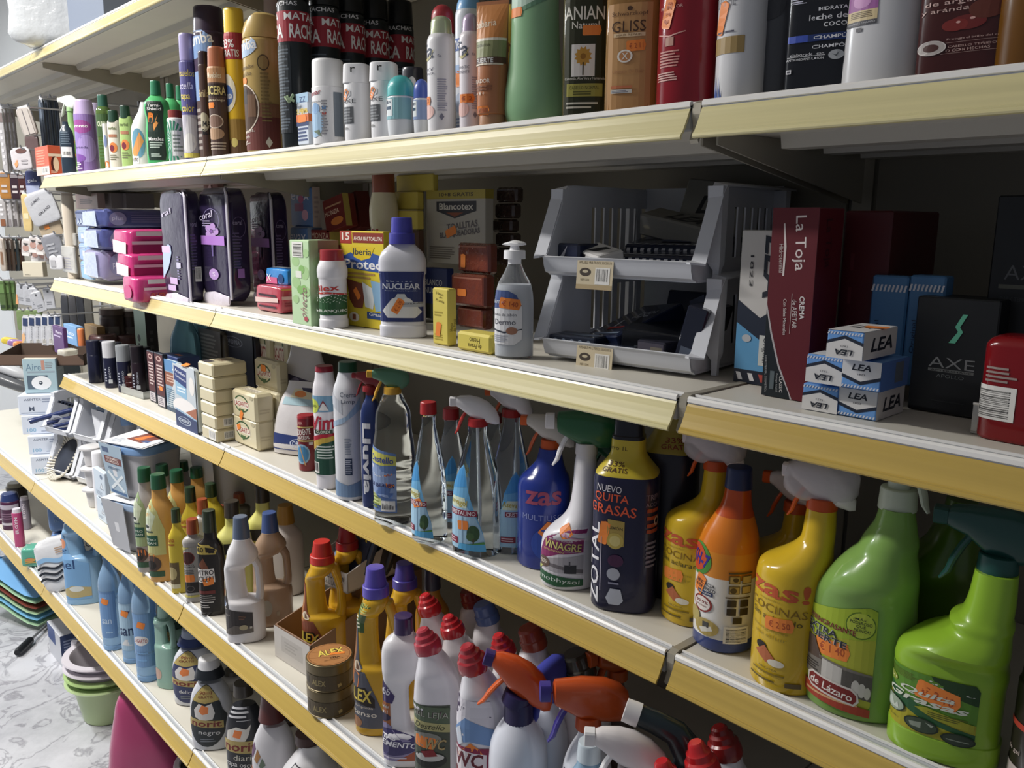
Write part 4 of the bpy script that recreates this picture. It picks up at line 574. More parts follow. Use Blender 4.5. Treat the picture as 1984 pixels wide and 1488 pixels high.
box('bleach_box', 'navy carton under the large grey-white carton, behind the bleach bottle', 'box', boxpx(4, 824, 866, 880, 622, 521, P=onY(866, 622, .22)), '2e3a70', [('t', 'BLANCO', .4, .72, .8, .12, 'c8ccd8'), ('t', 'NUCLEAR', .5, .56, 1, .12, 'c8ccd8'), ('r', 0, 0, 1, .3, '3c4440')])
SOAP = lambda: M('6a3020', .1, coat=.8, bump=.3, bsc=60)
for lb, xl, xc, xr, yb, yt, Y, s in (('bottom amber', 884, 938, 958, 640, 598, .125, 0), ('middle amber', 873, 940, 960, 598, 534, .115, ('f', .35, .42, 0)), ('top amber', 886, 948, 966, 532, 472, .135, ('f', .2, .4, 88))):
    box('soap_pack', lb+' cellophane-wrapped soap block beside the standing yellow carton', 'soap', boxpx(4, xl, xc, xr, yb, yt, P=onY(xc, yb, Y)), '6a3020', [('r', .08, .1, .92, .92, M('7c3a26', .1, coat=.8, bump=.5)), ('r', .1, .85, .9, .9, 'a06a58')], mat=SOAP(), bev=.004, st=(s,) if s else (), group='amber soap blocks')
HEN = [('t', 'Heno', .5, .9, .44, .05, '6a5a20', -8, 0), ('t', 'de', .55, .84, .2, .03, '6a5a20', 0, 0), ('t', 'Pravia', .5, .78, .52, .05, '6a5a20', -8, 0), ('l', .15, .5, .7, .6, 2, 'a8963c'), ('l', .15, .08, .8, .2, 3, 'b09c40')]
box('soap_box', 'pale yellow soap carton standing upright near the shelf edge', 'box', boxpx(4, 838, 869, 886, 671, 560, P=onZ(869, 671, ZS[4])), 'dccb62', HEN, [('t', 'Heno', .32, .33, .14, .34, '5a4c18', 90, 0), ('t', 'de Pravia', .68, .36, .22, .34, '5a4c18', 90, 0)], bev=.0025, st=(('f', .4, .28, 80),))
box('soap_box', 'pale yellow soap carton lying flat beside the upright one', 'box', boxpx(4, 884, 958, 985, 688, 651, P=onZ(950, 688, ZS[4])), 'dccb62', [('t', 'Heno', .55, .62, .3, .3, '5a4c18', 180, 0), ('t', 'de Pravia', .55, .32, .4, .24, '5a4c18', 180, 0)], bev=.004)
for i, (xl, xc, xr, yb, yt) in enumerate(((955, 985, 1003, 625, 480), (958, 992, 1012, 478, 452), (952, 990, 1008, 450, 425), (957, 994, 1012, 423, 394), (960, 1000, 1016, 392, 362))):
    box('soap_pack', ('lowest', 'second', 'third', 'fourth', 'highest')[i]+' shiny dark wrapped block of the pile behind the pump bottle', 'soap', boxpx(4, xl, xc, xr, yb, yt, P=onY(xc, yb, .28)), '3c2a28', mat=M('40302c', .12, coat=.7, bump=.8, bsc=40), bev=.004, group='dark wrapped blocks')
t, b = bot('soap_pump_bottle', 'clear pump bottle of white liquid soap beside the plastic bins', 'bottle', atB(4, 996, 697, 76, 465), 'dfe6ea', [(0, .93), (.03, 1), (.55, 1), (.66, .97), (.78, .86), (.9, .56), (1, .34)], .80, None, [dict(z=(.12, .58), w=.92, a=-28, d=[('p', [(0, .0), (0, 1), (.6, 1), (.85, .92), (1, .75), (1, .1), (.8, 0)], 'e8e8ea'), ('p', [(0, .66), (0, 1), (.6, 1), (.85, .92), (1, .72)], '4a5c90'), ('t', 'dermo', .3, .8, .5, .08, 'c8d0e0'), ('t', 'Crema de Jabón', .45, .55, .8, .07, '4a4a58', 0, 0), ('t', 'Dermo', .5, .42, .66, .1, '4a4a58', 0, 0), ('p', [(0, .3), (.5, .24), (1, .3), (1, .28), (.5, .21), (0, .27)], '303848'), ('e', .72, .26, .16, .07, 'a87860'), ('l', .1, .04, .7, .18, 4, 'a8acb8')])], [(.47, -10, -6, '€ 140', .034, .016)], v=-4, flat=.7, mat=M('f0f4f8', .06, tr=.85, ior=1.2), fill=(M('e4e6ea', .4), .78))
h = b.h/.80; capmb(.80*h, .845*h, b.r*.34, b.r*.34, M('f4f4f6', .3)).build('neck', t); capmb(.842*h, .915*h, b.r*.56, b.r*.55, M('f6f6f8', .3), ribs=26).build('collar', t)
mb = MB(); mb.tube([(0, 0, .91*h), (0, 0, .955*h)], [b.r*.27, b.r*.22], M('f6f6f8', .3), 16); sect(mb, [(-b.r*.66, .004, .957*h, .968*h), (-b.r*.5, b.r*.3, .953*h, .977*h), (0, b.r*.46, .950*h, 1.0*h), (b.r*.4, b.r*.4, .952*h, .99*h), (b.r*.56, .006, .958*h, .975*h)], M('f6f6f8', .3), 18, 2); mb.v = [tuple(Rm(0, 0, -25)@np.array(v)) for v in mb.v]; mb.build('pump_head', t)
# two stacked see-through plastic bins
BIN = lambda: M('e2e4ea', .42, tr=.22, ior=1.15)
def bin_(nm, lb, pos, rot, W=.245, D=.29, H=.135, lip=.032, tagged=True, slots=3, sc=1):
    t = root(nm, lb, 'storage bin', pos, rot); m = BIN(); mb = MB(); th = .0025
    pr = [(.018, .004), (.004, .010), (.0, .020), (-.001, lip-.004), (-.004, lip), (-.001, lip+.001), (.003, lip-.003), (.0035, .020), (.008, .013), (.02, .0075)]
    mb.loop([[(x, y, z) for y, z in pr] for x in (-W/2, W/2)], m, (1, 1)); mb.build('front_panel', t)
    mb = MB(); mb.box((0, D/2+.005, .004), (W, D-.02, .0035), m); mb.build('floor_panel', t)
    mb = MB(); mb.box((0, D-.003, .004), (W, th, H), m); mb.build('rear_panel', t)
    for sx in (-1, 1):
        mb = MB(); x = sx*W/2
        def poly(pts):
            a = [(x, y, z) for y, z in pts]; c = [(x-sx*th, y, z) for y, z in pts]; n = len(pts); mb.add(a+c, [tuple(range(n)), tuple(range(2*n-1, n-1, -1))]+[(i, (i+1) % n, n+(i+1) % n, n+i) for i in range(n)], m)
        y1 = .10*D/.29; ys = [y1+.02+i*(D-y1-.04)/6 for i in range(7)]
        poly([(.006, .008), (0, .02), (0, lip), (.006, lip+.004), (.014, lip+.02), (.052, H-.006), (.058, H), (y1+.02, H), (y1+.02, .006)])
        poly([(y1+.02, H-.03), (y1+.02, H), (D, H), (D, H-.03)]); poly([(y1+.02, .006), (y1+.02, .035), (D, .035), (D, .006)])
        for i in range(6): poly([(ys[i]+.011, .034), (ys[i]+.011, H-.029), (ys[i+1], H-.029), (ys[i+1], .034)])
        mb.build('side_panel', t)
        mb = MB(); P = [(-.012, lip-.002), (.004, lip), (.010, lip+.012), (.046, H-.012), (.056, H-.001), (.075, H), (D, H)]; k = .020
        Q = [(x+sx*k*(.3 if i == 0 else 1), y-.003, z-.004 if i else z) for i, (y, z) in enumerate(P)]; a = [(x-sx*.001, y, z) for y, z in P]; up = [(q[0], q[1], q[2]+.0025) for q in Q]; au = [(q[0], q[1], q[2]+.0025) for q in a]; n = len(P)
        mb.loop([[a[i], Q[i], up[i], au[i]] for i in range(n)], m, (1, 1), False); mb.build('rim', t)
        for yy in (.05, D-.03):
            mb = MB(); mb.loop([[(x+sx*dx+u*w, yy+v*w*.8, z) for u, v in ((-1, -1), (1, -1), (1, 1), (-1, 1))] for z, w, dx in ((0, .004, .012), (.02, .0045, .012), (.03, .009, .010), (H-.004, .011, .008))], m, (1, 1), False); mb.build('leg', t)
    if tagged:
        mb = MB(); paint(mb, face((-.028, -.0045, -.012), (1, 0, 0), (0, .09, 1), (0, -1, 0)), .062, .042, [('r', 0, 0, 1, 1, 'd2c4a6'), ('r', 0, 0, 1, .16, 'b4a07c'), ('t', 'APILABLE MULTIUSOS 30X20X16', .5, .9, .9, .09, '6a5c44', 0, 0), ('e', .24, .58, .16, .14, '4a4038'), ('e', .24, .6, .08, .05, 'c8bca0'), ('t', 'REF.1234', .24, .32, .24, .07, '6a5c44', 0, 0), ('b', .52, .18, .92, .74)], .0006); o = mb.build('price_tag', t)
    return t
a6 = 7
lo = onZ(1335, 735, ZS[4]); mid = lo+np.array((-.1225*math.cos(rad(a6)), -.1225*math.sin(rad(a6)), 0))
bin_('storage_bin', 'lower of two stacked frosted plastic bins on the third shelf', tuple(mid), a6)
bin_('storage_bin', 'upper of two stacked frosted plastic bins on the third shelf', tuple(mid+np.array((-.012, .01, .121))), a6)
def inb(x, y, z, up=0): v = np.array((x, y, 0)); R = Rm(0, 0, a6); return tuple(mid+R@v+np.array((0, 0, z+.012+(.121 if up else 0)))+(np.array((-.012, .01, 0)) if up else 0))
NV = '1c2238'
STR = [('p', [(x, .02), (x+.03, .02), (x+.05, .12), (x+.02, .12)], c) for i, x in enumerate([.04*k for k in range(24)]) for c in (('d8d8dc', 'b05048')[i % 2],)]
STR2 = lambda v0, v1, n: [('p', [(i/n, v0), ((i+.5)/n, v0), ((i+.9)/n, v1), ((i+.4)/n, v1)], 'd4d4d8') for i in range(n)]
for k, (lb, p, d, r, tl, c, tp, fr) in enumerate((
    ('navy razor pack with striped edge, lying across the upper bin', inb(.01, .11, .006, 1), (.17, .10, .022), -2, (4, 0), NV, STR2(.02, .12, 14)+[('o', .6, .5, .12, .2, .1, '8a90a8'), ('r', .3, .6, .7, .62, '8a90a8')], STR2(.2, .8, 14)),
    ('second navy razor pack lying deeper in the upper bin', inb(.02, .17, .02, 1), (.16, .09, .024), 8, (8, 0), '20263c', STR2(.02, .1, 12)+[('r', .3, .3, .6, .5, '39415c')], STR2(.2, .8, 14)),
    ('white and black card pack at the front of the upper bin', inb(-.055, .05, .012, 1), (.07, .045, .02), -24, (14, 8), 'dcdad8', [('r', .1, .1, .9, .9, 'e4e2e0'), ('p', [(.3, .2), (.6, .3), (.7, .8), (.5, .8)], K_)], [('p', [(.2, .9), (.5, .9), (.4, .3), (.2, .4)], K_), ('t', 'LEA', .68, .5, .24, .4, K_, 80)]),
    ('small navy packet at the front corner of the upper bin', inb(-.095, .05, .004, 1), (.05, .045, .035), -12, (0, 0), '262c44', STR2(.05, .25, 6), [('p', [(.1, .3), (.5, .9), (.3, .2)], 'c8c8d0')]),
    ('grey-white pouch with dark capitals at the back of the upper bin', inb(.04, .23, .05, 1), (.13, .03, .085), 3, (-18, 6), '8a8880', None, [('t', 'LEA', .5, .55, .6, .34, '2a2a2c', 6, .05, .3)]),
    ('crumpled pouch with dark capitals lower down in the upper bin', inb(.0, .19, .045, 1), (.13, .05, .035), -10, (12, 10), '8c8a84', [('t', 'LEA', .6, .5, .5, .6, '2a2a2c', 0, .05, .3)], None))):
    box('razor_pack', lb, 'razor pack', (p, d, r+a6), c, fr, None, tp, tilt=tl, mat=foil(c, .5), bev=.003, st=(('t', .55, .75, 8, '', .034, .016),) if k == 1 else ())
for k, (lb, p, d, r, tl, c, tp, fr) in enumerate((
    ('dark razor carton with red and white razor drawing in the lower bin', inb(-.03, .12, .012), (.10, .13, .035), -24, (20, -8), '1a2440', [('t', 'DUO1', .62, .7, .36, .1, 'dfe2e8', 8, .03), ('t', 'blades', .6, .6, .36, .07, 'dfe2e8', 8, .03), ('p', [(.3, .5), (.34, .5), (.44, .3), (.4, .28)], 'e0e0e4'), ('p', [(.3, .28), (.7, .3), (.7, .26), (.34, .22)], 'c04038'), ('r', .2, .08, .9, .12, '8a9ab0')], [('l', .1, .3, .8, .7, 2, '4a5878')]),
    ('low carton with a row of blade icons at the lower bin\'s front', inb(-.08, .035, .004), (.08, .05, .022), 4, (0, 0), '20283a', [('r', .1, .3, .9, .7, '5a6474')], [('e', .15+.18*i, .5, .06, .3, '8a96a8') for i in range(5)]),
    ('flat dark packet with two white bird marks in the lower bin', inb(-.015, .045, .003), (.07, .06, .014), -6, (4, 0), '2a3040', [('p', [(.3, .6), (.4, .75), (.45, .6)], 'd8dce0'), ('p', [(.6, .6), (.7, .75), (.75, .6)], 'd8dce0')], None),
    ('black packet lying in the middle of the lower bin', inb(.03, .09, .004), (.10, .09, .04), 14, (6, 4), '16181e', None, [('l', .2, .3, .5, .5, 1, '50565e')]),
    ('small pale-edged carton at the front of the lower bin', inb(.05, .045, .003), (.05, .04, .026), -8, (0, 0), '2c2c38', None, [('r', .05, .1, .95, .9, '504c58'), ('r', .5, .3, .9, .7, '7a7468')]),
    ('leaning grey blister pack in the lower bin', inb(.075, .11, .01), (.02, .07, .075), 20, (-14, 22), '3c4256', None, [('r', .1, .1, .9, .9, '4c546c')]),
    ('dark packet with a clear window leaning on the lower bin\'s side', inb(.10, .06, .004), (.03, .09, .08), 4, (0, 14), '1c2030', None, [('r', .2, .1, .8, .3, '586070')]),
    ('upright navy carton at the back of the lower bin', inb(.03, .2, .004), (.12, .04, .08), -6, (-14, 0), '1c2438', None, [('p', [(.42, .55), (.62, .7), (.56, .95), (.36, .8)], '6c7488')]))):
    box('razor_pack', lb, 'razor pack', (p, d, r+a6), c, fr, None, tp, tilt=tl, mat=foil(c, .25), bev=.002)
bot('shower_gel_bottle', 'turquoise bottle standing behind the lower bin', 'bottle', (tuple(inb(-.11, .335, -.012)), .035, .15), '3fb8b8', 'tube', .9, ('8fd8d8', .9, 1, .7, .6), flat=.7, rot=20)
bot('shower_gel_bottle', 'darker turquoise bottle behind the lower bin, next to its twin', 'bottle', (tuple(inb(-.02, .335, -.012)), .035, .14), '2c8c8c', 'tube', .9, ('1c6060', .9, 1, .7, .6), flat=.7, rot=20)
# shaving goods at the near end
LEAF = [('r', 0, .0, 1, .42, '5e9cc8'), ('p', [(0, .55), (.5, .44), (1, .55), (1, .40), (.5, .30), (0, .40)], '1e2738'), ('r', 0, 0, 1, .09, '1a2030')]+[('p', [(x, .02), (x+.1, .02), (x+.04, .07), (x-.06, .07)], c) for x, c in ((.1, 'd8d8d8'), (.36, 'd8d8d8'), (.6, 'b04a40'), (.84, 'd8d8d8'))]+[('t', 'LEA', .70, .77, .40, .36, '1e2430', -90, .06, .2), ('t', '1823', .26, .74, .2, .07, '2a2a30', -90, 0), ('r', .52, .13, .78, .33, 'c8ccc8'), ('t', 'Original', .65, .23, .17, .16, '1c2430', -90, 0, .2), ('e', .24, .3, .1, .025, 'b8bcc0')]
box('shaving_cream_box', 'tall white and blue carton between the bins and the dark red carton', 'box', boxpx(4, 1421, 1500, 1530, 750, 447, P=onZ(1500, 755, ZS[4])+np.array((.0, .012, 0))), 'c8c6c2', LEAF, [('r', 0, 0, 1, 1, '22304a')])
TOJ = [('r', 0, 0, 1, 1, '5e141e'), ('p', [(0, 0), (0, .48), (.12, .34), (.34, .17), (.62, .03), (.66, 0)], '101a20'), ('p', [(0, .50), (0, .47), (.12, .34), (.34, .165), (.62, .03), (.66, .0), (.70, 0), (.36, .18), (.15, .35)], 'b8b0b0'), ('t', 'La Toja', .62, .82, .28, .30, 'e0d4d0', -87, .01), ('p', [(.26, .92), (.3, .8), (.3, .65), (.34, .65), (.35, .8), (.29, .92)], 'd8ccc8'), ('t', 'Hidrotermal', .25, .74, .15, .09, 'c8b8b4', -87, 0), ('t', 'CREMA', .78, .49, .12, .11, 'e4dcd8', -87, .04), ('t', 'de AFEITAR', .63, .455, .15, .10, 'd8ccc8', -87, 0), ('r', .545, .35, .555, .56, 'c8b8b4'), ('t', 'Con Sales Minerales', .42, .435, .19, .07, 'd0c4c0', -87, .01), ('t', 'CLASSIC', .44, .075, .09, .07, 'd8d4d0', -87, .03), ('t', 'Protege tu piel', .34, .08, .1, .06, 'a8a8a8', -87, 0), ('r', .18, .04, .28, .14, '5a6468'), ('t', 'HIDROTERMAL COSMETICA', .08, .12, .2, .045, 'a8a8a8', -87, 0)]
box('shaving_cream_box', 'tall dark red carton with flowing white lettering', 'box', boxpx(4, 1475, 1567, 1608, 781, 402, P=onZ(1560, 779, ZS[4])), '5e141e', TOJ, [('t', 'La Toja', .4, .82, .25, .3, '3a1218', -87, .02)], coat=.1)
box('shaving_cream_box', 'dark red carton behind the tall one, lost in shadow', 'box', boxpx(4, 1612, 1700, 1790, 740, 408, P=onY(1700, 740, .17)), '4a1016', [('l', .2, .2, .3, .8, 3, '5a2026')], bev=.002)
for x, lb in ((1672, 'left'), (1743, 'right')):
    box('soap_box', lb+' blue striped carton standing behind the small shaving boxes', 'box', boxpx(4, x, x+70, x+84, 755, 536, P=onY(x+68, 755, .16)), '4a78a4', STR2(.86, .92, 9)+[('e', .6, .4, .1, .05, '7a8a98'), ('t', 'Original', .25, .45, .3, .16, '20344c', 90, 0)], bev=.002)
LS = [('p', [(0, .62), (.5, .84), (1, .62), (1, .5), (.5, .72), (0, .5)], '1e2738'), ('p', [(0, 0), (1, 0), (1, .5), (.5, .72), (0, .5)], 'd8d6d4')]+STR2(.86, .95, 12)
LSU = LS+[('t', 'LEA', .5, .24, .5, .2, '1e2430', 180, .06, .2), ('t', '1823', .5, .46, .2, .06, '3a3a44', 180, 0)]
LSD = [('p', [(0, 1), (1, 1), (1, .5), (.5, .28), (0, .5)], 'd8d6d4'), ('p', [(0, .5), (.5, .28), (1, .5), (1, .38), (.5, .16), (0, .38)], '1e2738'), ('t', 'LEA', .5, .76, .5, .22, '1e2430', 0, .06, .2), ('t', '1823', .5, .52, .2, .06, '3a3a44', 0, 0)]+STR2(.04, .13, 12)
SIDE = [('r', 0, 0, 1, 1, 'cfcdca'), ('t', 'LEA', .55, .5, .66, .5, '1e2430', 0, .06, .2)]
g = 'small blue and white shaving soap boxes'
for lb, xl, xc, xr, yb, yt, f, rt, tp, P in (
    ('lower left small blue and white shaving box of the pile of five', 1553, 1621, 1655, 803, 752, LSU, [('r', 0, 0, 1, 1, '5a7eb8')], None, None),
    ('lower right small blue and white shaving box of the pile of five', 1622, 1696, 1748, 816, 761, LSD, SIDE, None, None),
    ('upper left small blue and white shaving box of the pile of five', 1560, 1630, 1660, 749, 694, LSU, [('r', 0, 0, 1, 1, '5a7eb8')], [('r', .05, .05, .95, .95, 'dcdad8'), ('t', 'LEA', .8, .5, .4, .5, '1e2430')], .049),
    ('upper right small blue and white shaving box of the pile of five', 1629, 1704, 1757, 761, 704, LSD, [('r', 0, 0, 1, 1, '4a6ca8'), ('r', .5, .2, .8, .9, '5a6470')], None, .049),
    ('topmost small blue and white shaving box, lying across the pile', 1600, 1670, 1734, 700, 645, LSU, SIDE, [('r', 0, 0, 1, 1, 'dcdad8'), ('t', 'LEA', .45, .6, .6, .34, '1e2430', 0, .06, .2)], .098)):
    P = onZ(xc, yb, ZS[4]) if P is None else onZ(xc, yb, ZS[4]+P*.70)
    box('shaving_soap_box', lb, 'box', boxpx(4, xl, xc, xr, yb, yt, P=P), '6a9cd8', f, rt, tp, group=g, bev=.0012, st=(('t', .8, .6, 10, '', .024, .018),) if yt == 645 else ())
AX = lambda a: [('t', 'AXE', .5, .445, .56, .09, '6e7072', 0, -.012), ('r', .22, .365, .78, .39, '5c5e5e'), ('t', 'AFTERSHAVE', .5, .377, .5, .014, '1a1a1a'), ('t', a, .5, .33, .34, .03, '5a5e60', 0, 0), ('l', .3, .1, .7, .12, 1, '26282a')]
box('aftershave_box', 'black carton with a mint zigzag mark beside the small shaving boxes', 'box', boxpx(4, 1757, 1905, 1945, 822, 584, P=onZ(1900, 822, ZS[4])+np.array((-.0, .02, 0))), '121417', AX('APOLLO')+[('p', [(.52, .62), (.60, .72), (.56, .76), (.64, .87), (.58, .87), (.50, .76), (.54, .72), (.44, .62)], '5aa88c')], st=(), bev=.0015)
box('aftershave_box', 'taller black carton at the back with an orange spark', 'box', boxpx(4, 1890, 2060, 2100, 790, 376, P=onY(2060, 790, .17)), '121417', [('t', 'AXE', .42, .63, .5, .07, '56585a', 0, -.012), ('r', .12, .55, .75, .57, '56584e'), ('t', 'DARK TEMPTATION', .4, .5, .5, .02, '34363a', 0, 0), ('p', [(.5, .72), (.62, .75), (.58, .71)], '8a5020'), ('o', .5, .78, .1, .05, .15, '3a3a3c')], bev=.0015)
bot('deodorant_stick', 'dark red bottle in the metal tray at the near end', 'bottle', (tuple(atY(4, 1975, .085)[0]), .034, .1), '7a1016', [(0, .95), (.03, 1), (.9, 1), (.97, .9), (1, .75)], 1, None, [dict(z=(.2, .75), w=.7, a=-16, d=[('b', .1, .0, .9, .6, 1), ('l', .3, .65, .9, .95, 4, '9a8a84')])], v=-18, n=4, flat=.8, rough=.15)
t = root('display_tray', 'low brushed metal tray at the near end of the third shelf', 'tray', tuple(onZ(1880, 838, ZS[4])), -4); mb = MB(); ST = M('b4b2ae', .38, metal=.6)
mb.box((.15, .0, .002), (.30, .002, .028), ST, .0005); mb.box((.15, .07, 0), (.30, .14, .002), ST); mb.tube([(0, 0, .030), (.30, 0, .030)], .0016, M('d8d6d2', .3, metal=.5), 8); mb.build('tray_front', t)
# ------------------------------------------------------------------ fourth shelf from the top
# shoe-care display at the far end
pos, (w, d, h), rt_ = boxpx(3, 75, 100, 185, 737, 700, P=onZ(100, 735, .962)); t = root('display_tray', 'open dark slate display tray jutting out past the shelf\'s far end', 'tray', pos, rt_); mb = MB(); m = M('30383e', .5)
def wall4(mb, a, b, h0, h1, m, th=.002):
    a, b = np.array(a), np.array(b); u = (b-a)/np.linalg.norm(b-a); n = np.array((-u[1], u[0], 0))*th
    vs = [a, b, b+(0, 0, h1), a+(0, 0, h0)]; mb.add(vs+[v+n for v in vs], [(0, 1, 2, 3), (7, 6, 5, 4), (0, 4, 5, 1), (1, 5, 6, 2), (2, 6, 7, 3), (3, 7, 4, 0)], m)
mb.box((0, 0, 0), (w, d, .002), m); wall4(mb, (-w/2, -d/2, 0), (w/2, -d/2, 0), h, h, m); wall4(mb, (w/2, -d/2, 0), (w/2, d/2, 0), h, h*1.9, m); wall4(mb, (w/2, d/2, 0), (-w/2, d/2, 0), h*1.9, h*1.9, m); wall4(mb, (-w/2, d/2, 0), (-w/2, -d/2, 0), h*1.9, h, m)
mb.add([(-w/2, -d/2, h), (w/2, -d/2, h), (w/2, -d/2+.05, h+.004), (-w/2, -d/2+.05, h+.004)], [(0, 1, 2, 3)], M('c8c4b8', .5))
paint(mb, face((0, -d/2-.0022, 0), (1, 0, 0), (0, 0, 1), (0, -1, 0)), w, h, [('r', 0, .1, .35, .9, '9a3a34'), ('l', .45, .1, .95, .8, 5, 'b8b0ac')], .0003)
paint(mb, face((w/2+.0022, 0, 0), (0, 1, 0), (0, 0, 1), (1, 0, 0)), d, h*1.5, [('t', 'CONTIENE 12UDS', .38, .12, .44, .07, 'a8aeb0', 0, 0), ('e', .8, .5, .16, .46, '8a9498'), ('e', .8, .5, .145, .43, '30383e'), ('e', .8, .5, .11, .3, '525c62')], .0003); mb.build('tray_body', t)
for i, (xl, xc, xr, yb, yt, c, lb, f) in enumerate(((106, 126, 134, 690, 636, '5a3a6e', 'purple carton standing in the dark slate tray', [('t', 'Reto', .6, .8, .6, .12, 'e0d8e8'), ('l', .1, .6, .9, .7, 1, 'c0b0d0')]), (126, 150, 165, 672, 634, '7aa4d0', 'light blue carton standing in the dark slate tray', [('t', 'Reto', .5, .6, .6, .2, 'e8eef4'), ('l', .2, .3, .9, .45, 1, 'd8e4f0')]), (166, 190, 206, 668, 634, '94764c', 'brown carton at the back of the dark slate tray', None))):
    box('shoe_care_box', lb, 'box', boxpx(3, xl, xc, xr, yb, yt, P=onY(xc, yb, -.03+.07*i)), c, f)
bot('glue_stick', 'orange stick with rounded top in the dark slate tray', 'glue', (tuple(onY(159, 670, .02)), .011, .06), 'd98050', 'tube', .9, ('e09060', .88, 1, .95, .9, dict(dome=.6)))
pack('cloth_pack', 'small clear packet lying in the dark slate tray', 'packet', tuple(onY(132, 688, -.05)), (.05, .05, .02), 10, 'd0ccb8', e=.4, seed=3, amp=.12, mat=film('dcd8c8', .7))
SHO = [('l', .3, .15, .45, .7, 5, 'b8bcc8'), ('r', .55, .1, .8, .25, 'c8ccd0'), ('t', 'NEGRO', .65, .5, .5, .12, 'c0c4d0', 90, 0)]
for i, (x, Y, yt, c, cc, lb) in enumerate(((183, .040, 659, '1e2036', '1e2036', 'nearest the far end, plain navy'), (200, .070, 660, '22243a', '1e2036', 'second from the far end'), (214, .052, 661, '1e2036', 'c8c8cc', 'with a white cap'), (226, .092, 663, '20202c', '20202c', 'black-capped, behind the white-capped one'), (240, .060, 668, '1e2036', 'a8acb0', 'with a clear grey cap'), (252, .098, 668, '262430', '55565e', 'grey-capped, at the back'), (268, .084, 670, '241820', '1c141a', 'maroon-black with a crest'), (283, .112, 672, '1c141a', '1c141a', 'plain black, last of the row'))):
    P, r, h = atY(3, x, Y, 25, yt); bot('shoe_polish_bottle', 'shoe polish bottle '+lb, 'shoe polish', (P, r, h), c, 'tube', .66, (cc if i != 4 else M('b0b4b8', .2, tr=.4), .655, 1, .98, .97), [dict(z=(.05, .6), w=1.1, d=SHO)] if i in (2, 4, 6) else (), v=-30, group='dark shoe polish bottles')
for i, (x, yb, n_) in enumerate(((262, 762, 3), (291, 752, 4))):
    P, r, _ = atB(3, x, yb, 42, yb-20)
    for k in range(n_):
        tt, b = bot('shoe_polish_tin', ('lowest', 'second', 'third', 'fourth')[k]+' maroon polish tin of the '+('front' if i == 0 else 'rear')+' stack in the clear tray', 'tin', ((P[0], P[1], P[2]+.003+k*.0165), .029, .016), '3a1414', [(0, .96), (.1, 1), (.45, 1), (.5, 1.04), (.9, 1.04), (1, .97)], 1, None, rough=.2, group='maroon polish tins')
    if i == 0:
        t = root('polish_applicator', 'cream round polish applicator with upright stick on the tin stack', 'applicator', (P[0]-.006, P[1]-.006, P[2]+.053)); mb = MB(); mb.tube([(0, 0, 0), (0, 0, .006)], [.016, .015], M('d8ccb8', .5), 16); mb.build('sponge_disc', t); mb = MB(); mb.tube([(.01, 0, .004), (.011, 0, .03)], .004, M('e0d4c0', .5), 10); mb.build('stick', t)
c0 = onZ(262, 768, ZS[3]); t = root('display_tray', 'low clear plastic tray holding the maroon polish tins', 'tray', (c0[0]-.02, c0[1]+.06, c0[2]), 6); mb = MB(); m = M('dfe0dc', .15, tr=.6, ior=1.1); W, D = .15, .13
mb.box((0, 0, .0005), (W, D, .002), m)
for a, b in (((-W/2, -D/2, 0), (W/2, -D/2, 0)), ((W/2, -D/2, 0), (W/2, D/2, 0)), ((W/2, D/2, 0), (-W/2, D/2, 0)), ((-W/2, D/2, 0), (-W/2, -D/2, 0))): wall4(mb, a, b, .022, .022, m)
mb.build('tray_body', t)
for x, Y, w, yt, h_, c, lb in ((203, .19, 50, 648, .03, '5a4040', 'wide brown tin lid at the back left'), (248, .2, 52, 650, .028, '4a3030', 'wide maroon tin lid at the back')):
    P, r, h = atY(3, x, Y, w, yt); bot('polish_tin', lb, 'tin', (P, r, h), c, 'jar', 1, None, rough=.3)
for x, Y, w, yt, lb in ((223, .30, 46, 600, 'dark brown jar with grey picture at the back'), (257, .32, 40, 604, 'dark brown jar with a metal clip at the back')):
    P, r, h = atY(3, x, Y, w, yt); bot('cream_jar', lb, 'jar', (P, r, h), '3a2e2a', 'jar', .9, ('54463e', .9, 1, 1.02, 1), [dict(z=(.35, .72), w=.8, bg='6a6460', d=[('l', .2, .1, .8, .4, 2, '9a948c'), ('p', [(.1, .3), (.5, .8), (.9, .3)], '8a847e')])], v=-20)
P, r, h = atY(3, 284, .2, 34, 596); box('spray_box', 'tall pale green carton with a black footprint mark', 'box', boxpx(3, 268, 290, 312, 735, 596, P=onY(290, 735, .16)), '9ab4a0', [('e', .35, .55, .14, .05, '22302a'), ('e', .32, .45, .08, .03, '22302a'), ('l', .2, .15, .9, .22, 3, '4a5a50')], [('r', 0, 0, 1, 1, '3a3434'), ('l', .3, .3, .6, .7, 4, '54504e')])
for i, (xl, xc, xr, yb) in enumerate(((291, 304, 309, 782), (306, 322, 332, 793))):
    box('shoelace_box', ('far', 'near')[i]+' black carton with dark red print of the pair beside the polish tins', 'box', boxpx(3, xl, xc, xr, yb, 682+5*i, P=onZ(xc, yb, ZS[3])), '1e2230', [('r', .02, .22, .98, .98, '4e1e24'), ('e', .5, .9, .3, .05, 'c8a8a0'), ('e', .5, .9, .2, .03, '5a1c20'), ('l', .2, .34, .9, .8, 8, 'c8b4b0'), ('r', .1, .03, .9, .2, 'c4bcc0'), ('l', .2, .05, .8, .18, 4, '6a6670')], group='black and dark red cartons', st=(('f', .6, .36),) if i else ())
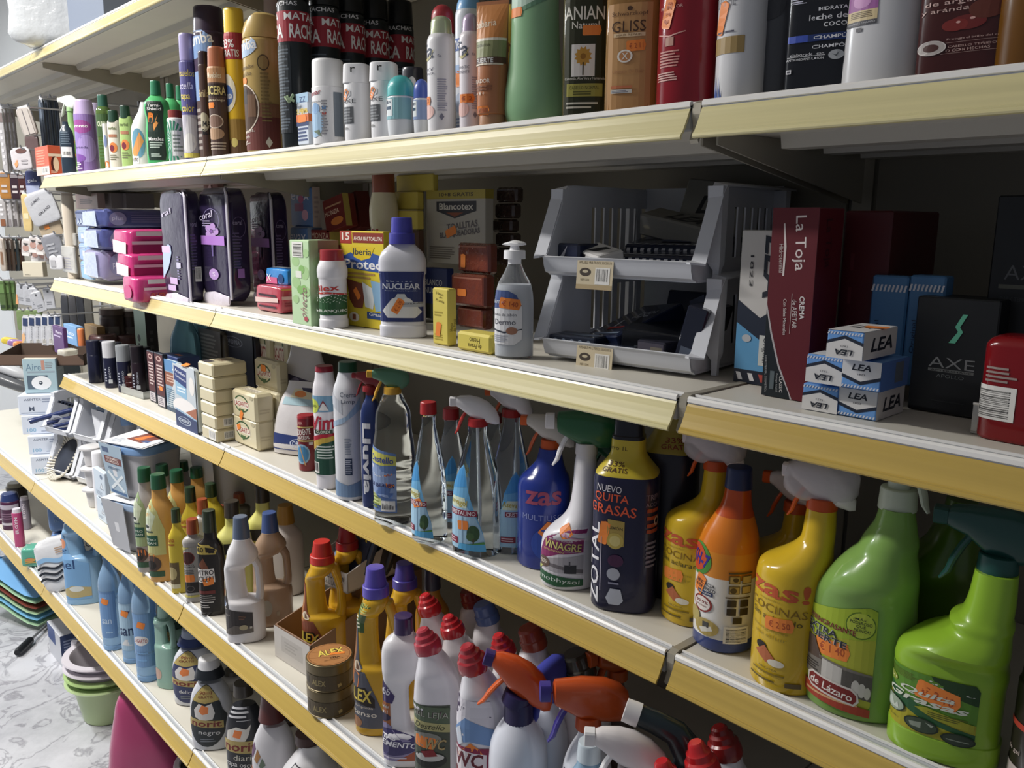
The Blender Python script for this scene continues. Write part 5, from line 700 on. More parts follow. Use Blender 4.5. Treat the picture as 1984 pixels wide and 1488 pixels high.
for x, Y, w, yt, lb in ((361, .16, 56, 600, 'blue-green water bottle with a narrowing neck'), (393, .24, 46, 600, 'second blue-green bottle, mostly hidden behind the first')):
    P, r, h = atY(3, x, Y, w, yt); bot('water_bottle', lb, 'bottle', (P, r, h), '6c98a8', [(0, .93), (.02, 1), (.30, 1), (.33, .97), (.36, 1), (.58, 1), (.63, .97), (.70, .92), (.82, .62), (.92, .42), (1, .36)], 1, None, mat=M('7fb0c4', .1, tr=.55, ior=1.2))
box('dehumidifier_box', 'blue carton with an orange sticker behind the picture packs', 'box', boxpx(3, 319, 345, 393, 800, 694, P=onY(350, 790, .085)), '3c4c7c', [('r', 0, .6, 1, .8, '7a9cc8'), ('t', 'Anti', .7, .7, .4, .08, W_)], None, [('r', .4, .3, .7, .5, 'd07848')])
def flatpack(lb, bp, f, group=None, c='c8d4dc'):
    pos, (w, d, h), rot = bp; t = root('bath_mat_pack', lb, 'pack', pos, rot, group); mb = MB(); pillow(mb, w, d, h, M(c, .2, coat=.4), .2, 4, .02); mb.build('wrapper', t); mb = MB(); paint(mb, face((0, -d/2*1.02, 0), (1, 0, 0), (0, 0, 1), (0, -1, 0)), w*.96, h, f, .0015); mb.build('printed_panel', t); return t
flatpack('clear pack with a brown panel and blue striped mat picture', boxpx(3, 325, 356, 362, 808, 704, P=onZ(356, 806, ZS[3])), [('r', 0, 0, 1, 1, '8aa4b8'), ('r', 0, .78, 1, 1, '5a88b8'), ('t', 'Anti', .7, .84, .4, .06, W_), ('r', 0, .5, 1, .76, '8a5440'), ('l', .1, .56, .9, .72, 3, 'c8a898'), ('p', [(.0, .1), (.6, .6), (.9, .5), (.3, 0)], 'c4ccd0'), ('l', .1, .08, .9, .45, 9, '5a7488'), ('r', 0, .0, 1, .08, '33485e')], c='b8ccd8')
t = flatpack('clear pack with navy panels and a white bath picture, at the shelf edge', boxpx(3, 343, 388, 396, 844, 716, P=onZ(386, 843, ZS[3])), [('r', 0, 0, 1, 1, 'c4ccd2'), ('p', [(.02, .74), (.6, .66), (.64, .92), (.05, .97)], '2c3c74'), ('t', 'Acordeon', .34, .88, .5, .05, 'e4e8f0', -8), ('t', 'Tempordo', .34, .79, .5, .05, 'e4e8f0', -8), ('p', [(.08, .74), (.6, .66), (.6, .48), (.1, .52)], '8fb8d4'), ('l', .16, .56, .55, .66, 2, 'e0eaf0'), ('e', .85, .72, .12, .14, 'e8e4e0'), ('e', .45, .34, .55, .14, 'ece8e6'), ('p', [(.5, .28), (1, .4), (1, .22)], 'a86a50'), ('p', [(0, .0), (1, 0), (1, .2), (0, .27)], '2f3d66'), ('p', [(0, .27), (1, .2), (1, .225), (0, .3)], '98b4cc'), ('o', .42, .13, .3, .06, .1, 'c8d4e0'), ('t', 'ORDINA', .42, .13, .44, .05, 'd8e0ec')], c='d0d8dc'); sticker(t, face((0, -.004, .171), (1, 0, 0), (0, 1, .3), (0, -.5, 1)), .01, 0, 0, '', .03, .016)
SO = lambda: M('d6cba8', .3, coat=.4, sss=.15, noise=.06, nsc=40)
for k in range(6):
    y0 = 858-27*k
    box('soap_bar', ('lowest', 'second', 'third', 'fourth', 'fifth', 'topmost')[k]+' cream soap bar of the wrapped stack of six', 'soap', (lambda bp: ((bp[0][0], bp[0][1], ZS[3]+.0325*k), (bp[1][0], bp[1][1], .0318), bp[2]))(boxpx(3, 392, 420, 458 if k < 4 else 486, 859, 832, P=onZ(420, 859, ZS[3]))), 'd6cba8', [('b', .5, .15, .95, .85)] if k == 0 else None, [('b', .4, .2, .9, .8)] if k in (0, 1) else None, [('t', 'LAGARTO', .4, .6, .5, .4, '5a3a30', 0, .03), ('r', .05, .05, .5, .3, '4a4448')] if k == 5 else None, mat=SO(), bev=.004, group='wrapped cream soap bars')
LAG = lambda v: [('e', .42, v, .3, .3, '3a5a38'), ('e', .42, v, .25, .25, 'd8cfae'), ('r', .12, v-.11, .72, v+.11, 'e8e0d0'), ('t', 'LAGARTO', .42, v, .58, .17, 'a03a34', 3, .03), ('p', [(.3, v-.18), (.54, v-.18), (.42, v-.36)], '4a6a40'), ('e', .84, v+.3, .08, .07, 'b8ae90')]
for lb, xl, xc, xr, yb, yt, P, st in (('lower front', 454, 500, 536, 876, 818, onZ(500, 876, ZS[3]), (('f', .26, .62, 20, '', .02, .013),)), ('upper front', 453, 499, 536, 818, 762, None, (('f', .4, .15, 60, '', .024, .014),)), ('lower rear', 496, 540, 566, 818, 762, onY(540, 818, .10), ()), ('upper rear', 494, 540, 562, 764, 704, onY(540, 764, .105), (('f', .42, .72, 0, '', .026, .016),))):
    bp = boxpx(3, xl, xc, xr, yb, yt, P=P if P is not None else onY(xc, yb, onZ(500, 876, ZS[3])[1]))
    if lb == 'upper front': q = [o for o in bpy.data.objects if o.name.startswith('soap_block')][-1]; bp = ((q.location.x, q.location.y, ZS[3]+.0665), bp[1], 0)
    box('soap_block', lb+' cream soap block with a red oval emblem', 'soap', bp, 'd2c6a4', LAG(.55), [('l', .2, .3, .8, .5, 2, 'c4b898')], [('r', .2, .3, .8, .7, 'e4dcc8'), ('l', .2, .3, .8, .6, 3, '8a8070')], mat=SO(), bev=.006, st=st, group='cream soap blocks')
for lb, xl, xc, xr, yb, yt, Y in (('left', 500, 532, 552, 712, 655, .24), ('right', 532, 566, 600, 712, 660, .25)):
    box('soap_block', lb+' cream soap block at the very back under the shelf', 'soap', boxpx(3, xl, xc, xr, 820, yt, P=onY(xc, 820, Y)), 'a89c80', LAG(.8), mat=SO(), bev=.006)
flatpack('dark wrapped pack with striped clear end lying at the back', boxpx(3, 396, 440, 500, 835, 644, P=onY(440, 835, .2)), [('r', 0, .62, 1, 1, '6a6460'), ('l', .1, .66, .9, .96, 8, '9a948c')], c='4a443e')
flatpack('dark navy pack with an oval mark leaning at the back', boxpx(3, 436, 500, 520, 826, 650, P=onY(500, 826, .22)), [('r', 0, 0, 1, 1, '2a2c38'), ('o', .4, .88, .3, .06, .1, '7a7c88'), ('t', 'ORDINA', .4, .88, .44, .05, '8a8c98')], c='2a2c38')
# cotton bags
def bag(lb, pos, dims, rot, seed, items, tilt=(0, 0)):
    t = root('cotton_bag', lb, 'bag', pos, rot, None, tilt); w, d, h = dims; mb = MB(); b = Body(h, w/2, [(0, .98, d/w*.7), (.12, 1, d/w), (.45, .94, d/w), (.75, .78, d/w*.7), (.9, .6, .16), (1, .56, .05)], 1, 2.6, 5); b.mesh(mb, foil('d8d4d4', .5)); mb.build('wrapper', t); label(t, b, .06, .92, .88, items); return t
bag('white cotton bag with a navy band beside the red can', tuple(onZ(560, 893, ZS[3])+np.array((-.03, .05, 0))), (.15, .055, .17), 28, 5, [('p', [(0, .0), (1, .0), (1, .22), (0, .26)], '2e3d74'), ('o', .6, .12, .22, .08, .1, 'c8d0e4'), ('t', 'ORDINA', .6, .12, .34, .07, 'd8e0f0'), ('p', [(.1, .72), (.95, .72), (.95, .82), (.1, .84)], 'a8c4cc'), ('p', [(.25, .84), (.9, .82), (.8, .98), (.3, .98)], 'd8d0b0'), ('e', .5, .9, .16, .05, 'e08848'), ('p', [(.55, .96), (1, .9), (1, 1), (.5, 1)], '3a3854')], (-8, 0))
bag('second cotton bag with a dark purple band, behind the first', tuple(atY(3, 592, .17)[0]), (.15, .06, .24), 25, 6, [('p', [(0, .62), (1, .5), (1, .66), (0, .78)], '4a4258'), ('e', .4, .68, .1, .04, '8a8298')], (-4, 0))
# cleaning bottles in the middle bay
bot('solvent_can', 'short dark red can with a blue picture', 'can', atB(3, 595, 913, 34, 803), '7a1e28', 'tube', .97, ('9a2830', .95, 1, 1.02, .98), [dict(z=(.02, .93), w=1.3, d=[('r', 0, .84, 1, .87, 'c8b070'), ('t', 'SUPER', .3, .93, .4, .06, 'd8a8a0', 6, 0), ('t', 'DISOLVENTE', .42, .76, .8, .12, 'ece4dc', 6, .05), ('t', 'UNIVERSAL', .46, .65, .66, .07, 'ece4dc', 6, .03), ('r', 0, .57, 1, .6, 'c8b070'), ('e', .42, .32, .36, .2, '8fb4cc'), ('e', .42, .32, .3, .16, '4a88b4'), ('p', [(.3, .5), (.34, .5), (.6, .1), (.54, .1)], 'c89a68'), ('r', .74, .5, .92, .56, 'e0d8d0')])], v=-25)
VIM = [('r', 0, .80, 1, 1, '7aa4c0'), ('e', .2, .87, .24, .09, 'c8d458'), ('t', 'CLORO', .2, .87, .3, .03, '4a5a20'), ('p', [(.45, .82), (.6, .93), (.78, .82)], 'e8e4e0'), ('p', [(.4, .83), (.6, .95), (.8, .83), (.6, .92)], '8a3038'), ('t', 'Vim', .52, .66, .9, .18, 'b4283c', 6, .06, .2), ('r', .22, .525, .9, .575, '3a4434'), ('t', 'CLOREX', .56, .55, .5, .035, 'e0e4d0'), ('p', [(0, .4), (.5, .47), (1, .5), (1, .44), (.5, .4), (.1, .3), (0, .3)], 'c8a848'), ('p', [(0, .47), (.5, .52), (1, .53), (1, .5), (.5, .47), (0, .4)], 'b02838'), ('p', [(.1, .0), (1, 0), (1, .44), (.5, .4), (.15, .28)], '1f4a3a'), ('l', .3, .2, .95, .38, 5, 'd0d8d0'), ('b', .0, .02, .38, .16)]
bot('cleaning_powder_bottle', 'white scouring powder bottle with a dark red lid and green label', 'bottle', atB(3, 632, 949, 44, 708), 'eae6ea', [(0, .88), (.02, .95), (.12, .96), (.13, 1), (.70, 1), (.78, 1.02), (.86, .98), (.93, .80), (1, .74)], .965, ('8a2030', .955, 1, .80, .76), [dict(z=(.125, .77), w=1.25, d=VIM)], v=-25, n=2.4)
bot('floor_cleaner_bottle', 'tall pearly white bottle with blue swooshes and green cap', 'bottle', atB(3, 677, 971, 56, 700), 'dcdde2', [(0, .9), (.015, 1), (.80, 1), (.86, .96), (.93, .74), (1, .6)], .94, ('2a5a40', .93, 1, .66, .62), [dict(z=(.03, .90), w=1.4, d=[('p', [(0, .0), (1, 0), (1, .14), (.6, .1), (0, .16)], '7a94b4'), ('p', [(0, .56), (.5, .62), (1, .74), (1, .84), (.6, .68), (0, .60)], 'a4bcd4'), ('p', [(0, .8), (.5, .7), (.5, .8), (0, .9)], 'c4c8d0'), ('t', 'Crema', .66, .86, .4, .04, '4a5468', 0, 0), ('t', 'Limp', .66, .80, .34, .04, '4a5468', 0, 0), ('l', .55, .36, .72, .5, 10, '8a94a4'), ('r', .55, .19, .72, .33, '30405c'), ('l', .56, .2, .71, .32, 8, 'c8ccd8')])], v=-28, n=2.3, rough=.25)
t, b = bot('cleaner_bottle', 'narrow navy bottle with white upright lettering', 'bottle', atB(3, 720, 985, 38, 745), '27376c', [(0, .95), (.015, 1), (.80, 1), (.90, .8), (.97, .45), (1, .42)], .93, ('8a2026', .92, 1, .48, .45), [dict(z=(.02, .80), w=.85, a=-8, d=[('r', 0, 0, .07, 1, 'd0d4e0'), ('t', 'Lluvia', .5, .5, .75, .5, 'e8e8ee', -90, .08)])], v=-14, n=3, flat=1)
trigger(t, b.h*1.02, .55, '8a2026', '8a2026', '8a2026', '8a2026', -10)
CL = [(0, .90), (.02, 1), (.30, 1), (.45, .96), (.60, .86), (.75, .66), (.88, .47), (.96, .38), (1, .38)]
CRI = lambda s: [('p', [(0, 0), (.02, .45), (.12, .72), (.28, .92), (.42, 1), (.52, .92), (.62, .7), (.78, .44), (.94, .2), (1, 0)], '6fb0dc'), ('p', [(0, 0), (.02, .5), (.6, .52), (.78, .4), (.94, .18), (1, 0)], 'a8cfe8'), ('p', [(.1, .7), (.3, .92), (.45, .98), (.5, .9), (.58, .75)], '4a98d4'), ('p', [(.05, .5), (.2, .62), (.55, .62), (.6, .5)], 'd8e4cc'), ('t', s, .34, .555, .54, .09, 'b8a848', -4, .04), ('r', .14, .405, .82, .475, '8a2840'), ('t', 'CRISTALINO', .48, .44, .62, .05, 'f0e8ec', 0, .03), ('r', .5, .05, .52, .4, '8fb0c8'), ('e', .74, .2, .13, .1, '3a5a38'), ('e', .68, .16, .08, .05, '4a6a40'), ('r', .73, .06, .76, .14, '5a4a38'), ('p', [(.5, 0), (1, 0), (.96, .1), (.5, .06)], '5a9a50'), ('r', .04, .06, .4, .14, '8a2840'), ('l', .06, .07, .38, .13, 2, 'e0c8d0'), ('p', [(.4, 0), (1, -.02), (.98, .07), (.45, .07)], '5ab0e0')]
t, b = bot('glass_cleaner_bottle', 'clear ribbed spray bottle with a yellow collar and picture label', 'bottle', atB(3, 763, 1020, 82, 762), 'f4fbff', [(0, .92), (.02, 1), (.08, .96), (.12, 1)]+[(.16+.04*i, (.955 if i % 2 else 1)) for i in range(9)]+[(.56, .98), (.66, .92), (.72, .86), (.80, .84), (.86, .8), (.93, .62), (1, .44)], 1, None, [dict(z=(.11, .62), w=.74, a=-30, d=[('p', [(0, 0), (1, 0), (1, .9), (0, 1)], '6a86b8'), ('p', [(0, .76), (1, .68), (1, .86), (0, .95)], 'd4d068'), ('t', 'Destello', .5, .81, .84, .1, '34489a', -5, .03), ('r', .05, .1, .5, .3, 'c8d088'), ('p', [(0, .3), (1, .2), (1, .66), (0, .74)], '8fa4cc'), ('t', 'Limpia', .4, .54, .6, .1, 'e8ecf4', -4, .02), ('t', 'cristales', .5, .44, .86, .12, '28306a', -4, .02), ('e', .15, .66, .12, .06, 'e8e4e8'), ('e', .6, .3, .3, .1, '5a78b0'), ('b', .5, .02, .95, .18), ('l', .05, .04, .42, .24, 4, '7a8a40')])], [(.37, -6, -80, '€ 1 60', .03, .014)], v=-6, mat=WATER(), n=2.3)
trigger(t, b.h, .7, '5a8c6c', 'd8a83c', 'dca838', 'd8a83c', 0, cr=.016)
t, b = bot('glass_cleaner_bottle', 'clear bottle with a plain red screw cap and a sky blue label', 'bottle', atB(3, 831, 1056, 70, 778), 'f4fbff', CL, .9, ('b02a2c', .915, 1, .46, .44, dict(ribs=24)), [dict(z=(.06, .60), w=.95, a=-40, d=CRI('Asevagol'))], [(.30, -38, 20, '', .02, .014)], v=-4, mat=WATER())
t, b = bot('glass_cleaner_bottle', 'clear spray bottle with a white head and red collar, in front', 'bottle', atB(3, 925, 1087, 100, 824), 'f4fbff', CL, 1, None, [dict(z=(.07, .72), w=.95, a=-36, d=CRI('Asevagol'))], [(.26, -33, 4, '', .02, .015)], v=-2, mat=WATER(), flat=.8)
trigger(t, b.h, .7, 'ebe9ea', 'b02a2c', 'b8332c', 'ebe9ea', 0, cr=.0165, style=1)
mb = MB(); mb.tube([(0, 0, b.h), (.004, 0, .012)], .0022, M('e8ecec', .3), 8); mb.build('dip_tube', t)
for x, Y, w, yt, col, hd, lb in ((874, .085, 66, 790, 'b02a2c', None, 'clear bottle with a red cap behind the capped glass cleaner'), (990, .085, 82, 806, '9a2422', 'e2dede', 'clear spray bottle with a white head and orange lever, behind the front one'), (955, .17, 70, 800, '8a2422', None, 'clear bottle lost in the shade behind the blue spray bottle')):
    P, r, h = atY(3, x, Y, w, yt); t, b = bot('glass_cleaner_bottle', lb, 'bottle', (P, r, h), 'eef6ff', CL, 1 if hd else .9, None if hd else (col, .91, 1, .48, .46, dict(ribs=24)), [dict(z=(.06, .62), w=.95, a=(20 if x < 900 else 30), d=CRI('Asevagol'))], v=-8, mat=M('e4ecf8', .03, tr=.95, ior=1.25), flat=.8)
    if hd: trigger(t, b.h, .7, hd, col, 'd2602c', 'd2602c', -8, cr=.0165, style=1)
ZK = [(0, .96), (.015, 1), (.60, 1), (.67, .97, None, .03), (.74, .70, .80, .30), (.80, .50, .6, .48), (.84, .44, .5, .55), (.90, .42, .46, .57), (1, .38, .42, .58)]
t, b = bot('spray_bottle', 'royal blue spray bottle with an orange head', 'bottle', atB(3, 1053, 1105, 104, 866), '26388c', [(0, .96), (.015, 1), (.66, 1), (.74, .93, None, .03), (.82, .68, None, .12), (.90, .50, None, .2), (1, .42, None, .22)], 1, None, [dict(z=(.02, .72), w=1.0, a=6, d=[('t', 'zas', .52, .86, .72, .17, 'a04a64', 0, .05), ('t', 'MULTIUSOS', .55, .62, .9, .07, '8a94c8', 0, -.01), ('e', .6, .3, .3, .2, '2f4aa0'), ('l', .5, .02, .8, .05, 1, '8a94c8')])], [(.36, 16, 50, '', .026, .014)], v=-10, rough=.2)
trigger(t, b.h, .75, 'c9c2b8', 'd05a24', 'd8622a', 'd8622a', 0, x=b.r*.22, cr=.016, style=1)
VK2 = [(0, .95), (.015, 1), (.31, 1.0), (.37, .97, None, .02), (.43, .86, .95, .14), (.50, .66, .85, .33), (.57, .53, .72, .45), (.66, .46, .6, .51), (.80, .42, .5, .54), (.90, .41, .45, .55), (1, .36, .4, .56)]
VIN = [('p', [(.02, .1), (.0, .45), (.12, .74), (.42, .94), (.7, 1), (1, 1), (1, .06), (.5, .0)], 'ece8ec'), ('p', [(.05, .42), (.08, .52), (.2, .78), (.45, .93), (.68, .97), (.97, .97), (.97, .56), (.5, .52), (.2, .42)], '94366c'), ('p', [(.42, .92), (.6, .86), (.97, .80), (.97, .76), (.6, .83), (.36, .88)], 'd0a0bc'), ('t', '750ml', .78, .885, .3, .045, 'ece0e8', -4, .01), ('t', 'MULTI HOGAR', .52, .745, .5, .03, 'ece0e8', -4, .02), ('t', 'VINAGRE', .56, .655, .74, .12, '54304a', -4, .12), ('t', 'VINAGRE', .56, .655, .74, .12, 'e4d884', -4, .04), ('t', 'CONCENTRADO', .4, .57, .42, .03, 'e4d884', -4, .02), ('t', 'CONCENTRATED VINEGAR', .8, .565, .38, .02, 'd8c0d0', -4, 0), ('p', [(.05, .4), (.3, .44), (.97, .52), (.97, .2), (.3, .24), (.06, .27)], 'b8b4b8'), ('p', [(.06, .33), (.4, .3), (.97, .22), (.97, .28), (.4, .36)], '7a7478'), ('r', .62, .22, .84, .36, '34343a'), ('r', .7, .34, .73, .42, '5a5a60'), ('e', .2, .36, .14, .09, '6a5448'), ('l', .1, .33, .3, .4, 3, 'd8d0c0'), ('p', [(.06, .28), (.2, .3), (.06, .2)], 'c8cc70'), ('p', [(.06, .04), (.06, .22), (.4, .18), (.97, .12), (.97, .02), (.5, -.01)], '2a5e3c'), ('t', 'mobhysol', .5, .09, .8, .09, 'e0e8e0', -4, 0)]
t, b = bot('spray_bottle', 'white asymmetric spray bottle with a purple label and green head', 'bottle', atB(3, 1102, 1151, 108, 878), 'e4e2e6', VK2, 1, None, [dict(z=(.03, .50), w=.98, a=-22, d=VIN)], [(.46, -26, -38, '', .026, .013)], v=0, flat=.72, rough=.3)
trigger(t, b.h, .95, '2f6a44', 'e2dfe2', 'eae8ea', 'ece9ec', 0, x=b.r*.56, cr=.0165, style=2)
P, r, h = atY(3, 1165, .13, 80, 905); t, b = bot('spray_bottle', 'green-headed bottle with white numerals, behind the white and navy ones', 'bottle', (P, r, h), '3a4438', VK2, 1, None, [dict(z=(.6, .8), w=.9, a=-10, d=[('t', '100', .5, .5, .7, .6, '9aa8a0', 0, 0)])], v=0, flat=.72); trigger(t, b.h, .8, '1f5a38', '1f5a38', '1f5a38', '1f5a38', 0, x=b.r*.56, style=2)
ZOT = [('t', 'NUEVO', .42, .95, .46, .055, 'e8e4ea', -3, 0), ('t', 'QUITA', .46, .875, .64, .075, 'e8603c', -3, .02), ('t', 'GRASAS', .47, .785, .9, .08, 'e8603c', -3, .02), ('t', 'ZOTAL', .15, .34, .66, .24, 'f0eef2', 90, .03), ('r', .30, .12, .315, .56, 'c8c4d0'), ('p', [(.42, .5), (.72, .5), (.72, .70), (.42, .71)], 'b09a50'), ('t', 'LIMÓN', .57, .645, .24, .03, '3a3020', -4, .02), ('e', .56, .54, .15, .065, 'c8b45c'), ('e', .56, .54, .1, .043, 'ddd088'), ('e', .58, .38, .14, .05, '4a2448'), ('e', .55, .27, .12, .05, 'b8bcc8'), ('p', [(.42, .07), (.5, .15), (.68, .15), (.74, .06), (.66, .02), (.48, .02)], 'c8ccd8'), ('l', .46, .18, .68, .21, 1, '9a9ab0')]
ZO2 = [('t', 'TRIPLE', .5, .86, .7, .06, '8a7a88', 0, 0), ('t', 'ACCIÓN', .5, .79, .7, .05, '8a7a88', 0, 0)]+[('r', .2, y, .72, y+.04, 'a8482c') for y in (.70, .62, .54, .48)]+[('o', .6, .6, .14, .05, .4, 'c8a890'), ('l', .2, .1, .7, .4, 6, '7a7484')]
ZB = [(0, .95), (.015, 1), (.68, 1), (.72, .97), (.76, .80), (.80, .62), (.84, .52), (.92, .50), (.925, .46), (1, .44)]
t, b = bot('degreaser_bottle', 'square navy bottle with a yellow neck sleeve and orange lettering', 'bottle', atB(3, 1212, 1191, 126, 812), '1c1c3c', ZB, 1, None, [dict(z=(.03, .70), w=.86, a=-8, d=ZOT), dict(z=(.2, .70), w=.5, a=62, d=ZO2), dict(z=(.745, .8), w=.5, a=-12, d=[('t', '33%', .5, .75, .55, .42, '4a2418', 0, .01), ('t', 'GRATIS', .5, .25, .72, .4, '4a2418', 0, .01)]), dict(z=(.845, .88), w=.5, a=-40, d=[('t', 'Ahorro 1L', .5, .5, .9, .6, '4a3818', 0, 0)])], [(.43, -22, 80, '', .034, .014)], v=-8, n=3.2, flat=.9, rough=.28, bands=((0, .725, '1c1c3c'), (.725, .905, 'cdb83a'), (.905, 1, '1c1c26')))
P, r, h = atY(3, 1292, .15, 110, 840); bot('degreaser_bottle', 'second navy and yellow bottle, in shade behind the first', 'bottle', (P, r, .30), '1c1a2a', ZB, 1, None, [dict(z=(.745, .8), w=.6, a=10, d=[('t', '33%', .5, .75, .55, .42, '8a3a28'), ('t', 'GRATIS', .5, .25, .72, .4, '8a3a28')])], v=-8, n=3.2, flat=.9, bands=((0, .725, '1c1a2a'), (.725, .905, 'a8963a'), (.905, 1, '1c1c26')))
ZAS = [('t', 'zas!', .5, .9, .96, .17, 'c85a34', -3, .05), ('t', 'limpiador', .42, .785, .36, .02, 'a08828', 0, 0), ('t', 'COCINAS', .5, .71, .92, .075, '8a6a1c', -3, -.012), ('t', 'Sin aclarado', .5, .62, .8, .055, '5a5020', -3, .01), ('t', 'Desengrasante', .42, .50, .6, .035, 'a8902c', -3, 0), ('t', 'no diluir', .46, .445, .5, .035, 'a8902c', -3, 0), ('e', .34, .33, .09, .04, '2a2420'), ('p', [(.24, .26), (.4, .34), (.56, .24), (.44, .18)], 'b86a44'), ('e', .58, .2, .12, .035, 'e4dcc8'), ('t', 'AROMA', .46, .13, .3, .022, '7a6a20', 0, 0), ('l', .2, .07, .8, .105, 1, '8a7420'), ('l', .14, .0, .7, .035, 1, '6a5a20'), ('r', .72, -.01, .94, .035, '6a5a38')]
for x, yb, w, yt, lb, st in ((1532, 1347, 142, 978, 'nearest yellow spray bottle, a film-wrapped head above orange collar', (.39, -12, 4, '€ 2 50')), (1343, 1216, 118, 905, 'yellow spray bottle half hidden by the orange and white bottle', (.33, -36, 4, ''))):
    t, b = bot('spray_bottle', lb, 'bottle', atB(3, x, yb, w, yt), 'd6b22c', ZK, 1, None, [dict(z=(.05, .64), w=.98, a=-22, d=ZAS)], [st+(.034, .016)], v=-4, rough=.16, group='yellow kitchen spray bottles')
    trigger(t, b.h, .72, 'e6dcdc', 'c8501e', 'd4581e', 'e0d4d4', -4, x=b.r*.58, cr=.0175, wrap=True, style=1)
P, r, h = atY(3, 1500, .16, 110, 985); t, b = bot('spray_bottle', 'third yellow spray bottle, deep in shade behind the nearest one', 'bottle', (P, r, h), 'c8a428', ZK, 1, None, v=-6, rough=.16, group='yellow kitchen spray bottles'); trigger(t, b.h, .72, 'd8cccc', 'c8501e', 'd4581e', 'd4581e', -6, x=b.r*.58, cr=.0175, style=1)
KH = [('e', .10, .73, .22, .15, '4a8a34'), ('e', .07, .735, .18, .125, 'c84a24'), ('t', 'KH-7', .13, .735, .34, .13, '34288c', -6, .06, .2), ('t', 'EFICACIA', .25, .525, .26, .035, '2a2a34', -6, .03), ('t', 'SIN ESFUERZO', .22, .485, .34, .035, '2a2a34', -6, .03), ('r', .14, .42, .36, .455, '22325c'), ('t', 'SIN LEJÍA', .25, .437, .19, .022, 'e8e4dc', 0, .01), ('e', .22, .33, .14, .08, '8a2a24'), ('e', .22, .33, .115, .065, 'e4dcd4'), ('t', '99.9%', .22, .345, .18, .03, '7a2420', 0, .03), ('t', 'BACTERIAS', .22, .31, .14, .015, '7a2420', 0, 0), ('e', .1, .2, .1, .07, 'b8a868'), ('e', .29, .12, .16, .08, 'b09a58'), ('p', [(.2, .1), (.36, .14), (.38, .1), (.24, .06)], 'dcd8cc'), ('r', .25, .12, .33, .17, '4a4a48'), ('r', .52, .665, .80, .68, '5a4a24')]+[('r', x, y, x+.12, y+.075, '6a5a30') for y in (.575, .48) for x in (.53, .67)]+[('r', x+.01, y+.008, x+.11, y+.067, 'c0a868') for y in (.575, .48) for x in (.53, .67)]+[('r', .5, .44, .78, .452, '5a4a24')]+[('r', x, y, x+.1, y+.065, '3a3020') for y in (.36, .28) for x in (.52, .66)]+[('r', .59, .2, .69, .26, '3a3020'), ('e', .6, .615, .03, .02, '4a3a20'), ('e', .58, .515, .035, .025, '5a4a28'), ('b', .5, .01, .78, .17, 1)]
t, b = bot('degreaser_bottle', 'orange-topped white bottle with a navy cap and blue foot', 'bottle', atB(3, 1408, 1267, 120, 903), 'e8e6e2', [(0, .93), (.015, 1), (.50, 1), (.60, .98), (.70, .88, None, .05), (.80, .66, None, .12), (.90, .46, None, .18), (1, .40, None, .2)], .9, None, [dict(z=(.06, .66), w=1.42, a=2, d=KH)], [(.365, -52, 70, '', .028, .016)], v=-2, rough=.22, bands=((0, .075, '3a4a84'), (.075, .42, 'e8e6e2'), (.42, .56, 'dd8c2c'), (.56, .74, 'd87a22'), (.74, .9, 'b84a18')))
capmb(b.h*.985, b.h/.9, b.r*.44, b.r*.40, M('222c54', .4), ribs=22, dx=b.r*.2).build('cap', t)
LZK = [(0, .95), (.012, 1), (.40, 1), (.55, .97), (.66, .84, .9, .12), (.75, .66, .78, .24), (.80, .55, .7, .32), (.84, .52, .65, .36), (.90, .42, .52, .40), (.93, .38, .46, .42), (1, .32, .4, .42)]
LAZ = [('p', [(0, 0), (0, .86), (.5, .93), (.9, 1), (1, .97), (1, .05), (.96, .0)], 'b4b83c'), ('p', [(0, .86), (.5, .93), (.9, 1), (1, .97), (1, .7), (0, .6)], 'a4ba34'), ('e', .80, .82, .19, .13, '5a7a20'), ('e', .80, .82, .175, .118, 'b8c848'), ('t', '¡MÁS', .78, .88, .16, .032, '34402a', -4, .02), ('t', 'PODEROSO', .8, .845, .28, .03, '34402a', -4, .02), ('t', 'QUE', .8, .81, .12, .03, '34402a', -4, .02), ('t', 'NUNCA!', .82, .775, .2, .03, '34402a', -4, .02), ('t', 'DESENGRASANTE', .38, .755, .74, .05, 'b8b080', -4, .07), ('t', 'DESENGRASANTE', .38, .755, .74, .05, '7a2420', -4, .03), ('t', 'EXTRA', .27, .685, .5, .065, 'd8d8d8', -4, .1), ('t', 'EXTRA', .27, .685, .5, .065, '2c3038', -4, .05), ('t', 'FUERTE', .34, .61, .62, .065, 'd8d8d8', -4, .1), ('t', 'FUERTE', .34, .61, .62, .065, '2c3038', -4, .05), ('p', [(0, .2), (0, .54), (.2, .56), (.3, .42), (1, .36), (1, .12)], '7a746c'), ('p', [(0, .36), (0, .56), (.18, .58), (.34, .38)], '5a4a40'), ('p', [(.34, .2), (.34, .40), (.62, .37), (.62, .2)], 'c8c4bc'), ('p', [(.62, .14), (.62, .36), (1, .34), (1, .1)], '5a5650'), ('e', .8, .22, .05, .07, 'd0ccc4'), ('e', .88, .2, .05, .07, 'd0ccc4'), ('e', .95, .18, .04, .06, 'd0ccc4'), ('l', .05, .24, .32, .34, 4, '3a3430'), ('p', [(0, .0), (1, -.06), (1, .02), (.5, .07), (0, .12)], 'a8402c'), ('l', .1, .02, .9, .06, 1, 'd0a878'), ('p', [(.13, .12), (.2, .08), (.8, .03), (.86, .08), (.84, .15), (.76, .2), (.2, .24), (.12, .2)], 'd8d0c8'), ('p', [(.15, .13), (.21, .1), (.79, .05), (.83, .09), (.82, .14), (.75, .18), (.21, .22), (.15, .19)], '7e2420'), ('t', 'de Lázaro', .48, .135, .6, .075, 'ece4dc', -8, .03)]
